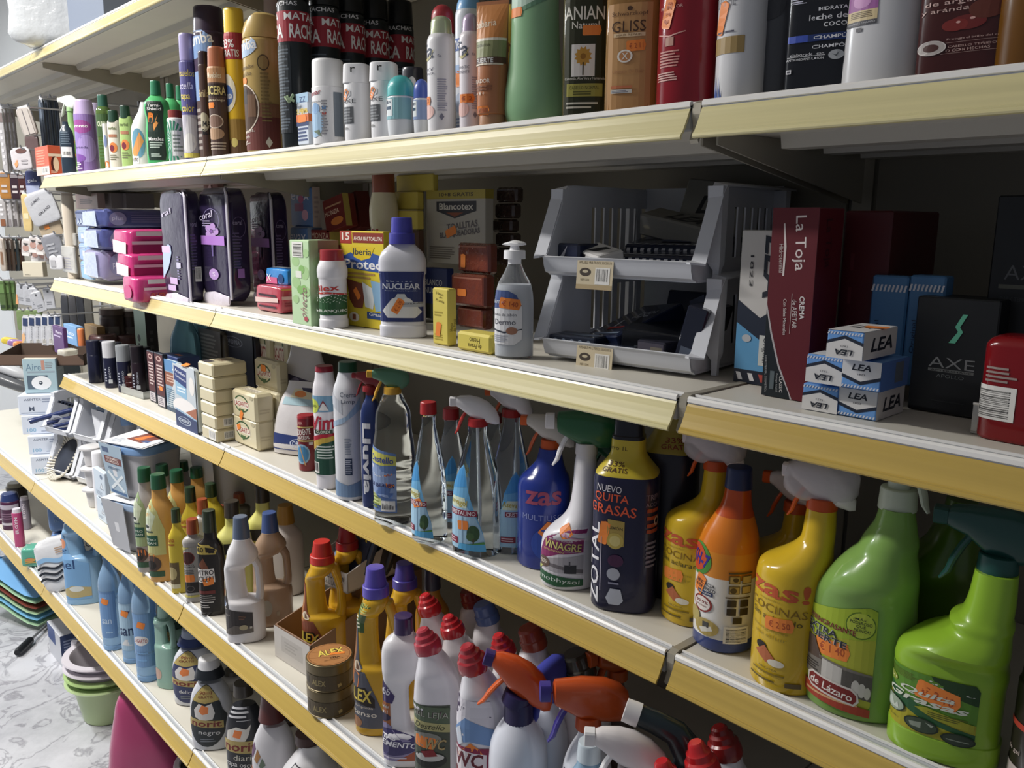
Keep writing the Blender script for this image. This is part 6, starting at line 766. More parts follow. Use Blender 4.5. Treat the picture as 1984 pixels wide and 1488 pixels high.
t, b = bot('spray_bottle', 'translucent green spray bottle with a kitchen picture label', 'bottle', atB(3, 1670, 1412, 196, 975), '86b458', LZK, 1, None, [dict(z=(.06, .56), w=.74, a=-26, d=LAZ, off=.0009)], [(.32, -30, 2, '€ 1 40', .04, .02)], v=-2, rough=.25, flat=.7, mat=M('93bd62', .22, tr=.25, coat=.2, ior=1.3))
mb = MB(); b.mesh(mb, M('9cc860', .3), b.z[0]+.002, b.h*.66, -.002); mb.build('liquid', t)
capmb(b.h-.002, b.h+.022, b.r*.36, b.r*.34, M('c4ccb8', .35), ribs=20, dx=b.r*.42).build('collar', t); ho = trigger(t, b.h+.02, .75, 'c4ccb8', 'c4ccb8', 'c4ccb8', 'c4ccb8', 140, x=b.r*.42, cr=.012)
MPL = [('p', [(.04, .0), (.0, .06), (.0, .92), (.05, .97), (.95, .99), (1, .9), (1, .08), (.94, .0)], 'a8a028'), ('p', [(0, .5), (.0, .92), (.05, .97), (.95, .99), (1, .9), (1, .35), (.5, .42)], '5c8c2c'), ('p', [(0, .56), (.1, .64), (.4, .5), (.62, .3), (1, .2), (1, .12), (.5, .24), (.2, .42), (0, .5)], '2a5a34'), ('p', [(.55, .99), (.95, .99), (1, .9), (1, .66), (.75, .74), (.6, .86)], '22421c'), ('t', 'MPL', .80, .83, .32, .06, 'c8ccc0', -2, .03), ('e', .55, .9, .015, .012, 'd8dcd0'), ('e', .6, .87, .015, .012, 'd8dcd0'), ('e', .57, .865, .01, .008, 'd8dcd0'), ('l', .06, .8, .5, .92, 5, '5a6a20'), ('e', .12, .73, .085, .06, '8a9a3c'), ('t', '2x1', .12, .73, .13, .04, 'e0dca8', 0, .03), ('t', 'Quita', .52, .66, .54, .11, 'd4d8c8', 0, .05, .2), ('t', 'Grasas', .5, .545, .84, .12, 'd4d8c8', 0, .06, .2), ('p', [(.42, .42), (.52, .47), (.98, .36), (.98, .24), (.6, .32)], 'a0a02c'), ('l', .55, .33, .95, .42, 3, '5a5c1c'), ('e', .16, .32, .17, .125, '1e2c1c'), ('e', .16, .32, .155, .112, '9aa894'), ('p', [(.06, .3), (.14, .4), (.2, .28), (.24, .36), (.26, .26), (.12, .24)], 'c4ccc0'), ('e', .5, .15, .17, .12, '1e2c1c'), ('e', .5, .15, .15, .105, '3c4a38'), ('p', [(.38, .16), (.5, .2), (.5, .1), (.4, .1)], '8a9484'), ('p', [(.54, .22), (.62, .2), (.6, .16)], '9aa494'), ('e', .85, .08, .16, .1, '1e2c1c'), ('e', .85, .08, .14, .085, '323e2e'), ('r', .74, .06, .95, .075, '8a9484'), ('t', '750 ml', .14, .14, .2, .035, '3c4414', -6, 0)]
MK = [(0, .94), (.012, 1), (.12, 1), (.125, .97), (.40, .97), (.47, 1.0), (.52, .97), (.60, .82, .9, .16), (.66, .62, .76, .34), (.70, .52, .66, .44), (.73, .55, .64, .43), (.77, .44, .56, .5), (.86, .40, .5, .55), (1, .36, .42, .57)]
t, b = bot('degreaser_bottle', 'lime green degreaser bottle with a dark teal head at the near end', 'bottle', atB(3, 1838, 1500, 205, 1092), '8fb832', MK, 1, None, [dict(z=(.13, .46), w=.92, a=-16, d=MPL)], [(.355, -4, -12, '€ 2 10', .042, .02)], v=-2, flat=.66, n=2.6, rough=.3)
trigger(t, b.h, .95, '1c4640', '1d4c46', '1c4640', '1c4640', 0, x=b.r*.57, cr=.0185, style=0)
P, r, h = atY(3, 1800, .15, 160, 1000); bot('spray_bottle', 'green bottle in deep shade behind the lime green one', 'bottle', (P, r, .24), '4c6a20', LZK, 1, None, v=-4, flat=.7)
bot('spray_can', 'black can with a white foot at the right edge of the fourth shelf', 'can', (tuple(atY(3, 2022, .06)[0]), .032, .13), '2a2420', 'can', .86, ('1c1a1a', .85, 1, .95, .9), [dict(z=(.03, .8), w=1.4, d=[('r', 0, 0, 1, .2, 'c8bcb8'), ('t', 'in de gel', .2, .35, .3, .06, 'b8a8a0'), ('r', .1, .6, .4, .66, 'b04030')])], v=-20)
# ------------------------------------------------------------------ fifth shelf from the top
def jug(nm, lb, pr, col, cap, labs=(), st=(), v=-10, lo=.30, hi=.62, neck=.82, flat=.72, rough=.22, mat=None, group=None, n=2.6, hr=.2, slope=False, cat='bottle'):
    """bottle with a finger hole: the body is pinched to its left beside the hole and a grip closes it on its right"""
    pos, r, h = pr; pos = clear(pos, r*.8); rot = fc(pos)+v; t = root(nm, lb, cat, pos, rot, group); m = mat or M(col, rough, coat=.2)
    K = [(0, .95), (.012, 1), (lo-.06, 1), (lo, .96, None, -.04), (lo+.035, .58, None, -.40), (hi-.06, .52 if not slope else .44, None, -.44 if not slope else -.36), (hi, .74 if not slope else .52, .66, -.14 if not slope else -.12), (hi+.05, .80 if not slope else .54, .64, 0), (neck-.02, .46, .5, 0), (neck, .42, .48, 0)]
    b = Body(h, r, K, flat, n, 4); mb = MB(); b.mesh(mb, m); q = .78
    mb.tube([(r*.25, 0, h*(hi+.03)), (r*.52, 0, h*(hi+.02)), (r*(.74 if not slope else .66), 0, h*(hi-.05)), (r*q, 0, h*(lo+hi)/2+h*.03), (r*.80, 0, h*(lo+.07)), (r*.76, 0, h*(lo+.02)), (r*.6, 0, h*(lo-.03))], [r*hr*k for k in (1.1, 1.2, 1.1, 1.0, 1.05, 1.2, 1.3)], m, 14, up=(1, 0, 0), el=1.5); mb.build('body', t)
    c, c0, c1, r0, r1 = cap[:5]; capmb(c0*h, c1*h, r0*r, r1*r, M(c, .35, coat=.2), **(cap[5] if len(cap) > 5 else {})).build('cap', t)
    for L in labs: label(t, b, L['z'][0], L['z'][1], L.get('w', 1), L.get('d', ()), L.get('a', 0), L.get('bg'), 'label', .0007, None, L.get('sh'))
    for s in st: stick(t, b, *s)
    return t, b
# display beyond the far bay: glove boxes, toilet cleaner box, bins
GLV = [('t', 'ASPITER', .34, .78, .4, .12, '6a7488', 0, .01), ('t', 'M', .3, .3, .12, .24, '5a6478'), ('l', .55, .6, .9, .85, 2, '9aa4b8'), ('r', .05, .08, .6, .12, 'a4b0c4')]
GLV2 = [('t', 'ASPITER', .34, .8, .4, .12, '6a7488', 0, .01), ('t', '100', .22, .22, .22, .2, '8ab4d0', 0, .03), ('l', .55, .6, .9, .85, 2, '9aa4b8'), ('r', .45, .12, .95, .16, '9aa4b8')]
P0 = np.array((-1.44, -.115, ZS[2])); zz = 0
for k, (lb, dx, dy, w, h) in enumerate((('lowest', .03, 0, .125, .066), ('second lowest', .0, .005, .125, .066), ('second highest', -.035, .004, .135, .068), ('topmost', -.045, .004, .14, .07))):
    box('glove_box', lb+' white and pale blue glove carton of the stack of four', 'box', ((P0[0]+dx-.02, P0[1]+dy+.11, P0[2]+zz), (w, .22, h), 62), 'd9e0ec', GLV if k == 3 else GLV2, [('r', 0, 0, 1, .2, 'b4cce0'), ('l', .2, .4, .8, .7, 2, '9aa4b8')], [('l', .2, .3, .8, .5, 2, 'c0cad8')], bev=.002, group='glove cartons'); zz += h+.001
AIR = [('t', 'Aire', .32, .76, .46, .2, '6a8498', 0, 0), ('r', .56, .68, .66, .95, 'c09080'), ('l', .68, .72, .95, .92, 4, '8a8e94'), ('r', .12, .6, .95, .64, '9aa8b4'), ('r', .1, .12, .72, .52, '5a6a78'), ('e', .52, .3, .3, .2, 'eceef0'), ('e', .5, .3, .06, .05, '3a4450'), ('e', .49, .31, .03, .02, 'e0e4e8')]
box('freshener_box', 'pale blue-green carton with a white round device picture on the glove cartons', 'box', ((P0[0]-.03, P0[1]+.10, P0[2]+zz), (.11, .08, .125), 58), 'a8c0c8', AIR, [('r', 0, 0, 1, 1, '93a8b4'), ('l', .2, .6, .8, .8, 2, 'a4b6c0')], [('r', 0, 0, 1, 1, 'd8cfc0')], bev=.002)
def small_bin(lb, px, py, dz, rot, W=.13, D=.19, H=.145, lip=.03): P = onZ(px, py, ZS[2]+dz); return bin_('storage_bin', lb, tuple(P+np.array((-W/2*math.cos(rad(rot)), -W/2*math.sin(rad(rot)), 0))), rot, W, D, H, lip, False)
b1 = small_bin('lower frosted bin holding a white bristled brush', 135, 934, 0, 14)
b2 = bin_('storage_bin', 'upper frosted bin full of navy combs and handles', tuple(np.array(b1.location)+np.array((-.004, .004, .15))), 14, .13, .19, .145, .03, False)
b3 = small_bin('lower frosted bin standing behind the white plastic fittings', 193, 952, 0, 14)
b4 = bin_('storage_bin', 'upper frosted bin behind the white plastic fittings, mostly empty', tuple(np.array(b3.location)+np.array((-.004, .004, .15))), 14, .13, .19, .145, .03, False)
b5 = bin_('storage_bin', 'frosted bin peeping out behind the blue-lidded tub', tuple(np.array(b4.location)+np.array((.17, .05, -.01))), 14, .13, .19, .145, .03, False)
def inbin(b, x, y, z): v = Rm(0, 0, 14)@np.array((x, y, 0)); return tuple(np.array(b.location)+v+np.array((0, 0, z)))
# white bristled brush in the lower bin
t = root('scrub_brush', 'oval scrub brush with white bristles round a dark back, in the lower bin', 'brush', inbin(b1, -.012, .035, .07), 24, None, (-128, -10)); mb = MB(); N = 26
mb.loop([[(.05*k*math.cos(a), .075*k*math.sin(a), z) for a in (2*PI*i/N for i in range(N))] for k, z in ((.8, 0), (1, .004), (1, .018), (.7, .026))], M('2a2f3c', .4)); mb.build('brush_back', t)
mb = MB(); rg = random.Random(4)
for i in range(44):
    a = 2*PI*i/44; mb.tube([(.048*math.cos(a), .072*math.sin(a), .004), (.066*math.cos(a), .092*math.sin(a), -.012+rg.uniform(-.003, .003))], [.0042, .0034], M('d8d2c4', .7), 5)
o = mb.build('bristles', t); o['kind'] = 'stuff'
for k, (lb, p0, p1, r, c) in enumerate((('thick navy tube handle sticking out of the upper bin', (-.065, -.05, .055), (.04, .12, .10), .010, '2c3a6a'), ('second navy handle lower in the upper bin', (-.03, -.01, .045), (.05, .12, .075), .008, '24305c'), ('short navy handle across the upper bin', (-.01, .0, .035), (.055, .09, .055), .007, '2c3a6a'), ('navy handle lying at the bottom of the upper bin', (.0, .01, .022), (.05, .12, .03), .007, '26325e'))):
    t = root('hairbrush', lb, 'brush', inbin(b2, 0, 0, 0), 14); mb = MB(); mb.tube([p0, tuple(np.array(p0)*.9+np.array(p1)*.1), tuple(np.array(p0)*.86+np.array(p1)*.14), p1], [r, r, r*.85, r*.85], M(c, .25, coat=.3), 12); mb.build('grip', t)
    mb = MB(); mb.tube([p0, tuple(np.array(p0)*.995+np.array(p1)*.005)], [r*.8, r*.8], M('8a94b8', .3), 12); mb.build('end_cap', t)
t = root('hair_brush', 'black toothed comb lying at the top of the upper bin', 'comb', inbin(b2, .0, .09, .085), 40, None, (-18, 14)); mb = MB(); mb.box((0, 0, 0), (.12, .05, .012), M('1a2030', .3), .004); mb.build('comb_back', t); mb = MB()
for i in range(10): mb.box((-.054+.012*i, -.032, .001), (.006, .02, .008), M('1a2030', .3), .001)
mb.build('teeth', t)
for k, (x, y, z) in enumerate(((.0, .01, .06), (.03, .02, .05))):
    t = root('clip', ('large', 'small')[k]+' pale metallic clip among the navy handles', 'clip', inbin(b2, x, y, z), 40+30*k, None, (30, 0)); mb = MB(); mb.tube([(-.02, 0, 0), (-.01, .004, .008), (.01, .004, .009), (.022, 0, .004)], [.004, .008, .007, .002], M('c8ccd8', .25, metal=.4), 10, el=.4); mb.build('clip_body', t)
# white fittings
P = onZ(170, 987, ZS[2]); P = P+np.array((-.02, .03, 0))
for k in range(3):
    z = P[2]+.064*k; bot('plastic_cup', ('bottom', 'middle', 'top')[k]+' white flanged plastic fitting of the stack of three', 'fitting', ((P[0]-.012*k, P[1]+.004*k, z), .026, .062), 'd2d0d0', [(0, .72), (.05, .78), (.75, .95), (.86, .98), (.87, 1.35), (.96, 1.35), (1, 1.2)], 1, None, rough=.35, group='white flanged fittings', n=2)
bot('pill_bottle', 'small plain white screw-top bottle beside the white fittings', 'bottle', atB(2, 196, 990, 28, 874), 'e4e4ea', [(0, .95), (.02, 1), (.94, 1), (1, .88)], .76, ('f0f0f4', .75, 1, .92, .9, dict(ribs=26)), v=-20)
for k, (xl, xc, xr, yb, yt) in enumerate(((190, 207, 216, 1017, 972), (185, 206, 216, 973, 918))):
    box('refill_box', ('lower', 'upper')[k]+' narrow pale blue carton of the two beside the big dehumidifier packs', 'box', boxpx(2, xl, xc, xr, yb, yt, P=onZ(xc, 1017, ZS[2]) if k == 0 else onY(xc, yb, onZ(207, 1017, ZS[2])[1]-.004)), 'c8d4e0', [('p', [(.5, .35), (.85, .35), (.68, .6)], '7a8494'), ('p', [(.56, .38), (.79, .38), (.68, .55)], 'e0e4ea'), ('e', .7, .8, .12, .08, '6a7a90'), ('l', .15, .1, .8, .25, 3, '98a4b4')], bev=.002)
# dehumidifier tubs in card sleeves
def tub(lb, pos, rot, w, d, h, lidc, art, topart):
    t = root('dehumidifier_tub', lb, 'tub', pos, rot); K = [(0, .82), (.03, .86), (.80, .98), (.82, 1.04), (.86, 1.05)]; b = Body(h, w/2, K, d/w, 4.5); mb = MB(); b.mesh(mb, M('c9c8cc', .35, tr=.15)); mb.build('tub_body', t)
    mb = MB(); b2 = Body(h, w/2, [(.84, 1.08), (.86, 1.1), (.95, 1.1), (.985, 1.04), (1, .9)], d/w, 4.5); b2.mesh(mb, M(lidc, .3)); mb.build('lid', t)
    mb = MB(); q = M('dfe0e4', .5); a, e = w/2*1.13, d/2*1.13
    for vs in ([(-a, -e*.95, h+.002), (a, -e, h+.002), (a*1.02, e, h+.008), (-a, e, h+.006)], [(-a, -e*.95, h+.002), (a*.1, -e*1.05, h*.98), (a*.2, -e*.98, h*.04), (-a*.72, -e*.86, h*.08)]):
        mb.add(vs+[(x, y+.0008, z-.001) for x, y, z in vs], [(0, 1, 2, 3), (7, 6, 5, 4), (0, 4, 5, 1), (1, 5, 6, 2), (2, 6, 7, 3), (3, 7, 4, 0)], q)
    if topart: paint(mb, lambda x, z, o: (x, -e*.97+z, h+.0035+z*.03+o), 2*a*.94, 2*e*.94, topart, .0002)
    if art:
        A, B_, C_, D_ = (np.array(v) for v in ([(-a*.72, -e*.86, h*.08), (a*.2, -e*.98, h*.04), (a*.1, -e*1.05, h*.98), (-a, -e*.95, h+.002)])); W, H = 1, 1
        def sf(x, z, o): u = x+.5; p = (A*(1-u)+B_*u)*(1-z)+(D_*(1-u)+C_*u)*z; return p+np.array((0, -.0012-o, 0))
        paint(mb, sf, 1, 1, art, .0002)
    mb.build('card_sleeve', t); return t
DEH = [('r', 0, 0, 1, 1, 'a8bccc'), ('r', .1, .83, .4, .93, '5a6a88'), ('r', .12, .62, .92, .76, '7a4a48'), ('t', 'RECAMBIO', .5, .72, .6, .05, 'e0d0c8'), ('t', 'HUMEDAD', .5, .66, .6, .05, 'e0d0c8'), ('l', .2, .5, .8, .56, 2, '7488a0'), ('p', [(.1, .42), (.2, .46), (.9, .12), (.8, .08)], 'e4ecf0'), ('p', [(.85, .44), (.92, .4), (.2, .08), (.12, .12)], 'e4ecf0'), ('r', .1, .02, .95, .07, '4a6a94')]
TOPA = [('r', 0, 0, 1, 1, 'e4e4e8'), ('p', [(.3, .3), (.75, .2), (.95, .75), (.4, .8)], '7c4840'), ('p', [(.42, .35), (.6, .3), (.64, .6), (.5, .6)], 'd87840'), ('l', .1, .1, .4, .3, 4, '9aa4b0'), ('r', .6, .6, .8, .75, 'd8d0d0'), ('r', .7, .25, .85, .35, '4a5a88')]
tub('lower dehumidifier tub in a grey card sleeve at the shelf edge', tuple(onZ(232, 1068, ZS[2])+np.array((.0, .085, 0))), 22, .15, .15, .145, '9fb4d0', [('r', 0, 0, 1, 1, 'b4b6bc')], None)
tub('upper dehumidifier tub with a blue lid and red-printed card sleeve', tuple(onZ(232, 1068, ZS[2])+np.array((-.012, .095, .149))), 22, .15, .15, .15, '7a9cc8', DEH, TOPA)
tub('taller dehumidifier tub behind the red-printed one', tuple(onZ(232, 1068, ZS[2])+np.array((.10, .29, 0))), 20, .15, .14, .285, '7a9cc8', None, [('r', 0, 0, 1, 1, 'c0c0c4')])
t = tub('dehumidifier tub with a pale blue lid beside the white fittings', (-1.06, .13, ZS[2]), 20, .15, .14, .26, '8fb0dc', None, [('r', 0, 0, 1, 1, 'a8c4e4'), ('p', [(.4, .3), (.85, .4), (.9, .7), (.5, .7)], 'd89060'), ('p', [(.3, .3), (.5, .34), (.55, .6), (.35, .6)], '8a5a58')])
# plant-soap bottles with green caps
FRO = lambda c: [('p', [(0, .3), (0, .97), (.35, 1), (.75, .86), (1, .62), (1, .3)], c), ('p', [(0, .75), (.3, .92), (.7, .8), (.5, .6), (0, .56)], 'd2dcc0'), ('e', .35, .66, .16, .035, 'e4e4dc'), ('e', .35, .665, .1, .02, '2c3a34'), ('l', .12, .58, .62, .62, 1, '4a5a54'), ('r', .1, .42, .74, .55, '2c5a48'), ('t', 'VITRO', .42, .5, .5, .03, 'd0dcd0'), ('t', 'CLEAN', .42, .455, .5, .03, 'd0dcd0'), ('e', .46, .19, .34, .1, '54443e'), ('e', .42, .17, .2, .06, '2c2826'), ('r', .1, .02, .9, .09, '3a5a44')]
FK = [(0, .93), (.012, 1), (.60, 1), (.72, .96), (.80, .82), (.86, .62), (.90, .52), (1, .48)]
SIL, ORA = 'b4b2b0', 'd8a45c'
for lb, col, pr, st in (
    ('silver-grey bottle with a green cap at the shelf edge', SIL, atB(2, 287, 1112, 48, 905), (.2, -34, 4)), ('orange bottle with a green cap at the shelf edge', ORA, atB(2, 314, 1131, 54, 918), (.24, -52, 80)),
    ('second orange bottle with a green cap, behind the first', ORA, atY(2, 348, .11, 48, 910), None), ('silver-grey bottle with a green cap in the second row', SIL, atY(2, 320, .10, 44, 899), None),
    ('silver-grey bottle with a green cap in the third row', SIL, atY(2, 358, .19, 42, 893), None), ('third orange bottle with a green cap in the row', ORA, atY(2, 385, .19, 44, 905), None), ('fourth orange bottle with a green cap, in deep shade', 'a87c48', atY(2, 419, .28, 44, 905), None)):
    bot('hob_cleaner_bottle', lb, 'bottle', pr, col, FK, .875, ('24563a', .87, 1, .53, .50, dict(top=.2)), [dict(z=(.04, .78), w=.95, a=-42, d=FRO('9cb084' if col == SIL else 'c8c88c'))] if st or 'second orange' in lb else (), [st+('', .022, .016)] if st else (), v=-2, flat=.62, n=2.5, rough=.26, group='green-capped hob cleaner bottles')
for x, Y, yt, lb in ((266, .06, 908, 'left'), (308, .15, 902, 'middle'), (341, .235, 893, 'right')):
    P, r, h = atY(2, x, Y, 26, yt); bot('rinse_bottle', lb+' one of the three dark bottles with red caps behind the hob cleaners', 'bottle', (P, r, h), '3a3034', 'square', .9, ('9a2a30', .85, 1, .62, .5, dict(dome=.6)), v=-20, group='dark red-capped bottles')
YK = [(0, .94), (.012, 1), (.70, 1), (.78, .95), (.86, .66), (.92, .46), (1, .42)]
for lb, pr in (('small yellow bottle with dark green cap in front', atB(2, 346, 1152, 34, 985)), ('yellow bottle with dark green cap, second one back', atY(2, 374, .085, 40, 943)), ('yellow bottle with dark green cap, third one back', atY(2, 413, .16, 44, 936))):
    bot('leather_care_bottle', lb, 'bottle', pr, 'd8c040', YK, .86, ('2a3c24', .84, 1, .5, .47), [dict(z=(.05, .7), w=.85, a=-36, d=[('t', 'Tana', .4, .92, .6, .08, 'b05030', 0, 0), ('l', .1, .8, .8, .86, 1, 'b07030'), ('r', .0, .1, .9, .5, '6a5a3c'), ('e', .4, .3, .34, .12, 'b8a878'), ('r', 0, .02, .9, .1, 'd8d0b0')])], v=-2, flat=.6, n=2.8, rough=.25, group='small yellow bottles')
VK3 = [(0, .97), (.012, 1), (.08, 1), (.085, .94), (.80, .94), (.86, .98), (.91, .80), (.94, .5), (1, .46)]
GLA = [('r', 0, 0, 1, 1, 'b0aca6'), ('e', .45, .78, .34, .12, '4c2420'), ('o', .45, .78, .36, .13, .12, '8a3a34'), ('t', 'VITRO', .45, .63, .6, .03, '2a2a2c', 0, .02), ('t', 'CERAMICA', .45, .59, .7, .03, '2a2a2c', 0, .02), ('l', .15, .44, .8, .54, 3, '6a6864'), ('r', .08, .05, .92, .27, '2c2624'), ('o', .5, .14, .2, .06, .15, '7a706a'), ('r', 0, -.04, 1, .0, 'b8ae60'), ('p', [(0, .9), (.6, 1), (0, 1)], 'c8c070')]
bot('hob_cleaner_bottle', 'silver bottle with a rust-brown cap and dark oval picture', 'bottle', atB(2, 378, 1170, 42, 1005), 'b4b0ac', VK3, .85, ('9a4a2c', .83, 1, .56, .50), [dict(z=(.09, .68), w=.86, a=-24, d=GLA)], [(.30, -24, 2, '', .022, .018)], v=-2, flat=.6, n=3, rough=.28)
bot('hob_cleaner_bottle', 'second silver bottle with a rust-brown cap, behind the black bottle', 'bottle', atY(2, 397, .10, 38, 966), 'c0bcb8', VK3, .85, ('a05030', .83, 1, .56, .50), v=-2, flat=.6, n=3)
for x, Y, yt, lb in ((428, .17, 992, 'rust-brown capped bottle deep behind the black bottle'), (466, .26, 955, 'rust-red capped dark bottle at the back of the shelf')):
    P, r, h = atY(2, x, Y, 40, yt); bot('hob_cleaner_bottle', lb, 'bottle', (P, r, h), '5a5450', VK3, .85, ('8a4430', .83, 1, .56, .50), v=-2, flat=.6, n=3)
BLK = [('p', [(.0, .0), (0, 1), (.9, .92), (1, .8), (1, 0)], '1e1a18'), ('p', [(.02, .86), (.9, .84), (.98, .9), (.7, .98), (.02, 1)], 'b8a454'), ('t', '60', .3, .92, .28, .07, '2a2420', 0, .03), ('t', 'hobs', .68, .91, .3, .03, '4a3a20'), ('p', [(.2, .7), (.4, .8), (.62, .62), (.4, .6)], '7a4a34'), ('p', [(0, .44), (.04, .64), (.8, .64), (.82, .44)], 'e4e0dc'), ('t', 'VITRO', .42, .585, .72, .075, '1a1a1a', 0, .04), ('t', 'CLEN', .46, .495, .6, .075, '1a1a1a', 0, .04), ('r', .05, .27, .8, .32, '6a2c28'), ('l', .05, .17, .8, .26, 3, '9a9490'), ('r', .1, .14, .72, .155, 'c8c4c0'), ('l', .1, .06, .6, .12, 2, 'b8b4b0')]
bot('hob_cleaner_bottle', 'black flat bottle with dark green cap and white boxed lettering', 'bottle', atB(2, 411, 1197, 50, 988), '241f1c', [(0, .95), (.012, 1), (.66, 1), (.78, .97, None, -.03), (.84, .84, None, -.10), (.90, .5, None, 0), (1, .46, None, .05)], .82, ('26301c', .80, 1, .52, .48), [dict(z=(.04, .70), w=.94, a=-16, d=BLK)], [(.34, -10, 10, '', .024, .018)], v=-2, flat=.58, n=3, rough=.22)
PYK = [(0, .94), (.012, 1), (.66, 1), (.74, .95), (.82, .62), (.88, .42), (1, .40)]
for x, Y, yt, w, lb in ((454, .115, 970, 66, 'pale yellow bottle with a dark brown cap behind the white jug'), (512, .20, 940, 62, 'second pale yellow bottle with dark cap, deeper in')):
    P, r, h = atY(2, x, Y, w, yt); bot('degreaser_bottle', lb, 'bottle', (P, r, h), 'd8d47a', PYK, .86, ('3a342c', .84, 1, .44, .42), [dict(z=(.05, .6), w=.8, a=-30, d=[('r', 0, .8, 1, 1, '2a2624'), ('r', 0, 0, 1, .78, 'c8b860'), ('t', 'LIMP', .4, .6, .6, .1, '2a2a20'), ('r', .0, .2, .8, .4, 'c85a30')])], [(.5, -34, 80)] if x < 500 else (), v=-6, flat=.75, n=3)
WJ = [('p', [(0, .0), (0, .86), (.12, .98), (.3, .8), (.34, .5), (1, .42), (1, .04)], '3e3a3a'), ('p', [(0, .7), (0, .98), (.2, 1), (.3, .8), (.28, .68)], 'b0a488'), ('e', .14, .62, .14, .09, '7a8cac'), ('o', .14, .62, .15, .1, .14, 'd8d8dc'), ('p', [(.05, .72), (.2, .86), (.25, .8), (.14, .68)], 'e0824a'), ('l', .06, .48, .3, .52, 1, 'b8b0a8'), ('t', 'mopa', .24, .38, .26, .04, '9a948c', 0, 0), ('p', [(0, .0), (.5, .2), (1, .12), (1, .04)], '6a645e'), ('e', .74, .15, .12, .05, 'b8ae8c'), ('r', .9, .12, .97, .16, 'c8c4bc'), ('l', .62, .3, .82, .38, 3, '8a6a58')]
jug('floor_cleaner_bottle', 'white bottle with a finger hole, grey-blue tapered cap and dark label', atB(2, 473, 1251, 74, 1000), 'e6e4e6', ('5a6880', .81, 1, .46, .36, dict(top=.06)), [dict(z=(.07, .5), w=.92, a=-26, d=WJ)], v=-4, lo=.32, hi=.64, neck=.83, hr=.19)
jug('floor_cleaner_bottle', 'beige see-through bottle with a finger hole and blue tapered cap', atY(2, 527, .12, 72, 992), 'c0a48c', ('44598c', .81, 1, .46, .36, dict(top=.06)), [dict(z=(.05, .3), w=.7, a=-10, d=[('e', .45, .5, .2, .3, 'b4b0a4'), ('r', .8, .2, .9, .36, 'b8a890')])], v=-2, lo=.34, hi=.66, neck=.83, mat=M('b89a80', .25, tr=.2, coat=.2), hr=.19)
P, r, h = atY(2, 556, .22, 62, 978); bot('floor_cleaner_bottle', 'pearly bottle with a gold cap behind the beige one', 'bottle', (P, r, h), 'c8beb6', YK, .86, ('a87c30', .80, 1, .56, .44, dict(top=.06)), v=-4, flat=.8)
# cardboard trays with wax sachets
def carton_tray(lb, pos, rot, w, d, h0, h1, col, art=None):
    t = root('carton_tray', lb, 'tray', pos, rot); m = M(col, .75); mb = MB(); mb.box((0, 0, 0), (w, d, .003), m)
    for a, b, p, q in (((-w/2, -d/2, 0), (w/2, -d/2, 0), h0, h0), ((w/2, -d/2, 0), (w/2, d/2, 0), h0, h1), ((w/2, d/2, 0), (-w/2, d/2, 0), h1, h1), ((-w/2, d/2, 0), (-w/2, -d/2, 0), h1, h0)): wall4(mb, a, b, p, q, m, .0025)
    if art: paint(mb, face((0, -d/2-.0026, 0), (1, 0, 0), (0, 0, 1), (0, -1, 0)), w, h0, art, .0003)
    mb.build('tray_body', t); return t
P = onZ(570, 1302, ZS[2]); carton_tray('torn-edged cardboard tray open at the front, by the yellow bottles', (P[0]-.03, P[1]+.145, P[2]), 4, .13, .27, .07, .14, '9a7c66', [('r', 0, 0, 1, 1, 'c8c2bc'), ('r', .2, .3, .8, .8, 'b8b2ac'), ('l', .3, .4, .7, .7, 3, 'a8a29c')])
P2 = P+np.array((-.02, .17, .155)); carton_tray('white printed tray of wax sachets raised behind the yellow bottles', tuple(P2), 8, .12, .16, .042, .085, 'cfcac4', [('t', 'CERA INCOLORA', .5, .66, .9, .3, '2c2c2e', 0, .02), ('t', 'AUTOBRILLANTE', .5, .28, .8, .24, '2c2c2e', 0, .02)])
box('carton', 'brown carton holding up the white tray of wax sachets', 'box', ((P2[0]+.01, P2[1]+.05, ZS[2]), (.10, .15, .148), 4), '8a6a50')
SAC = [('r', 0, .0, 1, 1, '40485c'), ('p', [(0, .05), (.5, .0), (.7, .4), (.1, .5)], '8fa4c8'), ('t', 'ALEX', .5, .70, .84, .22, '2a2018', -8, .14), ('t', 'ALEX', .5, .70, .84, .22, 'e4cc50', -8, .05), ('t', 'Cera', .4, .46, .4, .1, 'd8e0ee', -8, 0), ('t', 'Azulo Inte', .5, .34, .74, .12, 'e8ecf4', -8, .02), ('e', .3, .14, .18, .08, '6a94c8')]
for k in range(3):
    o = pack('wax_sachet', ('front sachet of floor wax with yellow lettering in the white tray', 'second dark wax sachet behind the lettered one', 'third dark wax sachet at the back of the white tray')[k], 'sachet', tuple(P2+np.array((.012+.014*k, -.035+.045*k, .012))), (.11, .018, .15-.01*k), 8, ('40485c', '3a3630', '4a4238')[k], e=.4, seed=k, amp=.06, items=SAC if k == 0 else [('e', .5, .8, .3, .12, 'a89858')], tilt=(-20, 6), st=(('f', .1, .125, 20),) if k == 0 else ())
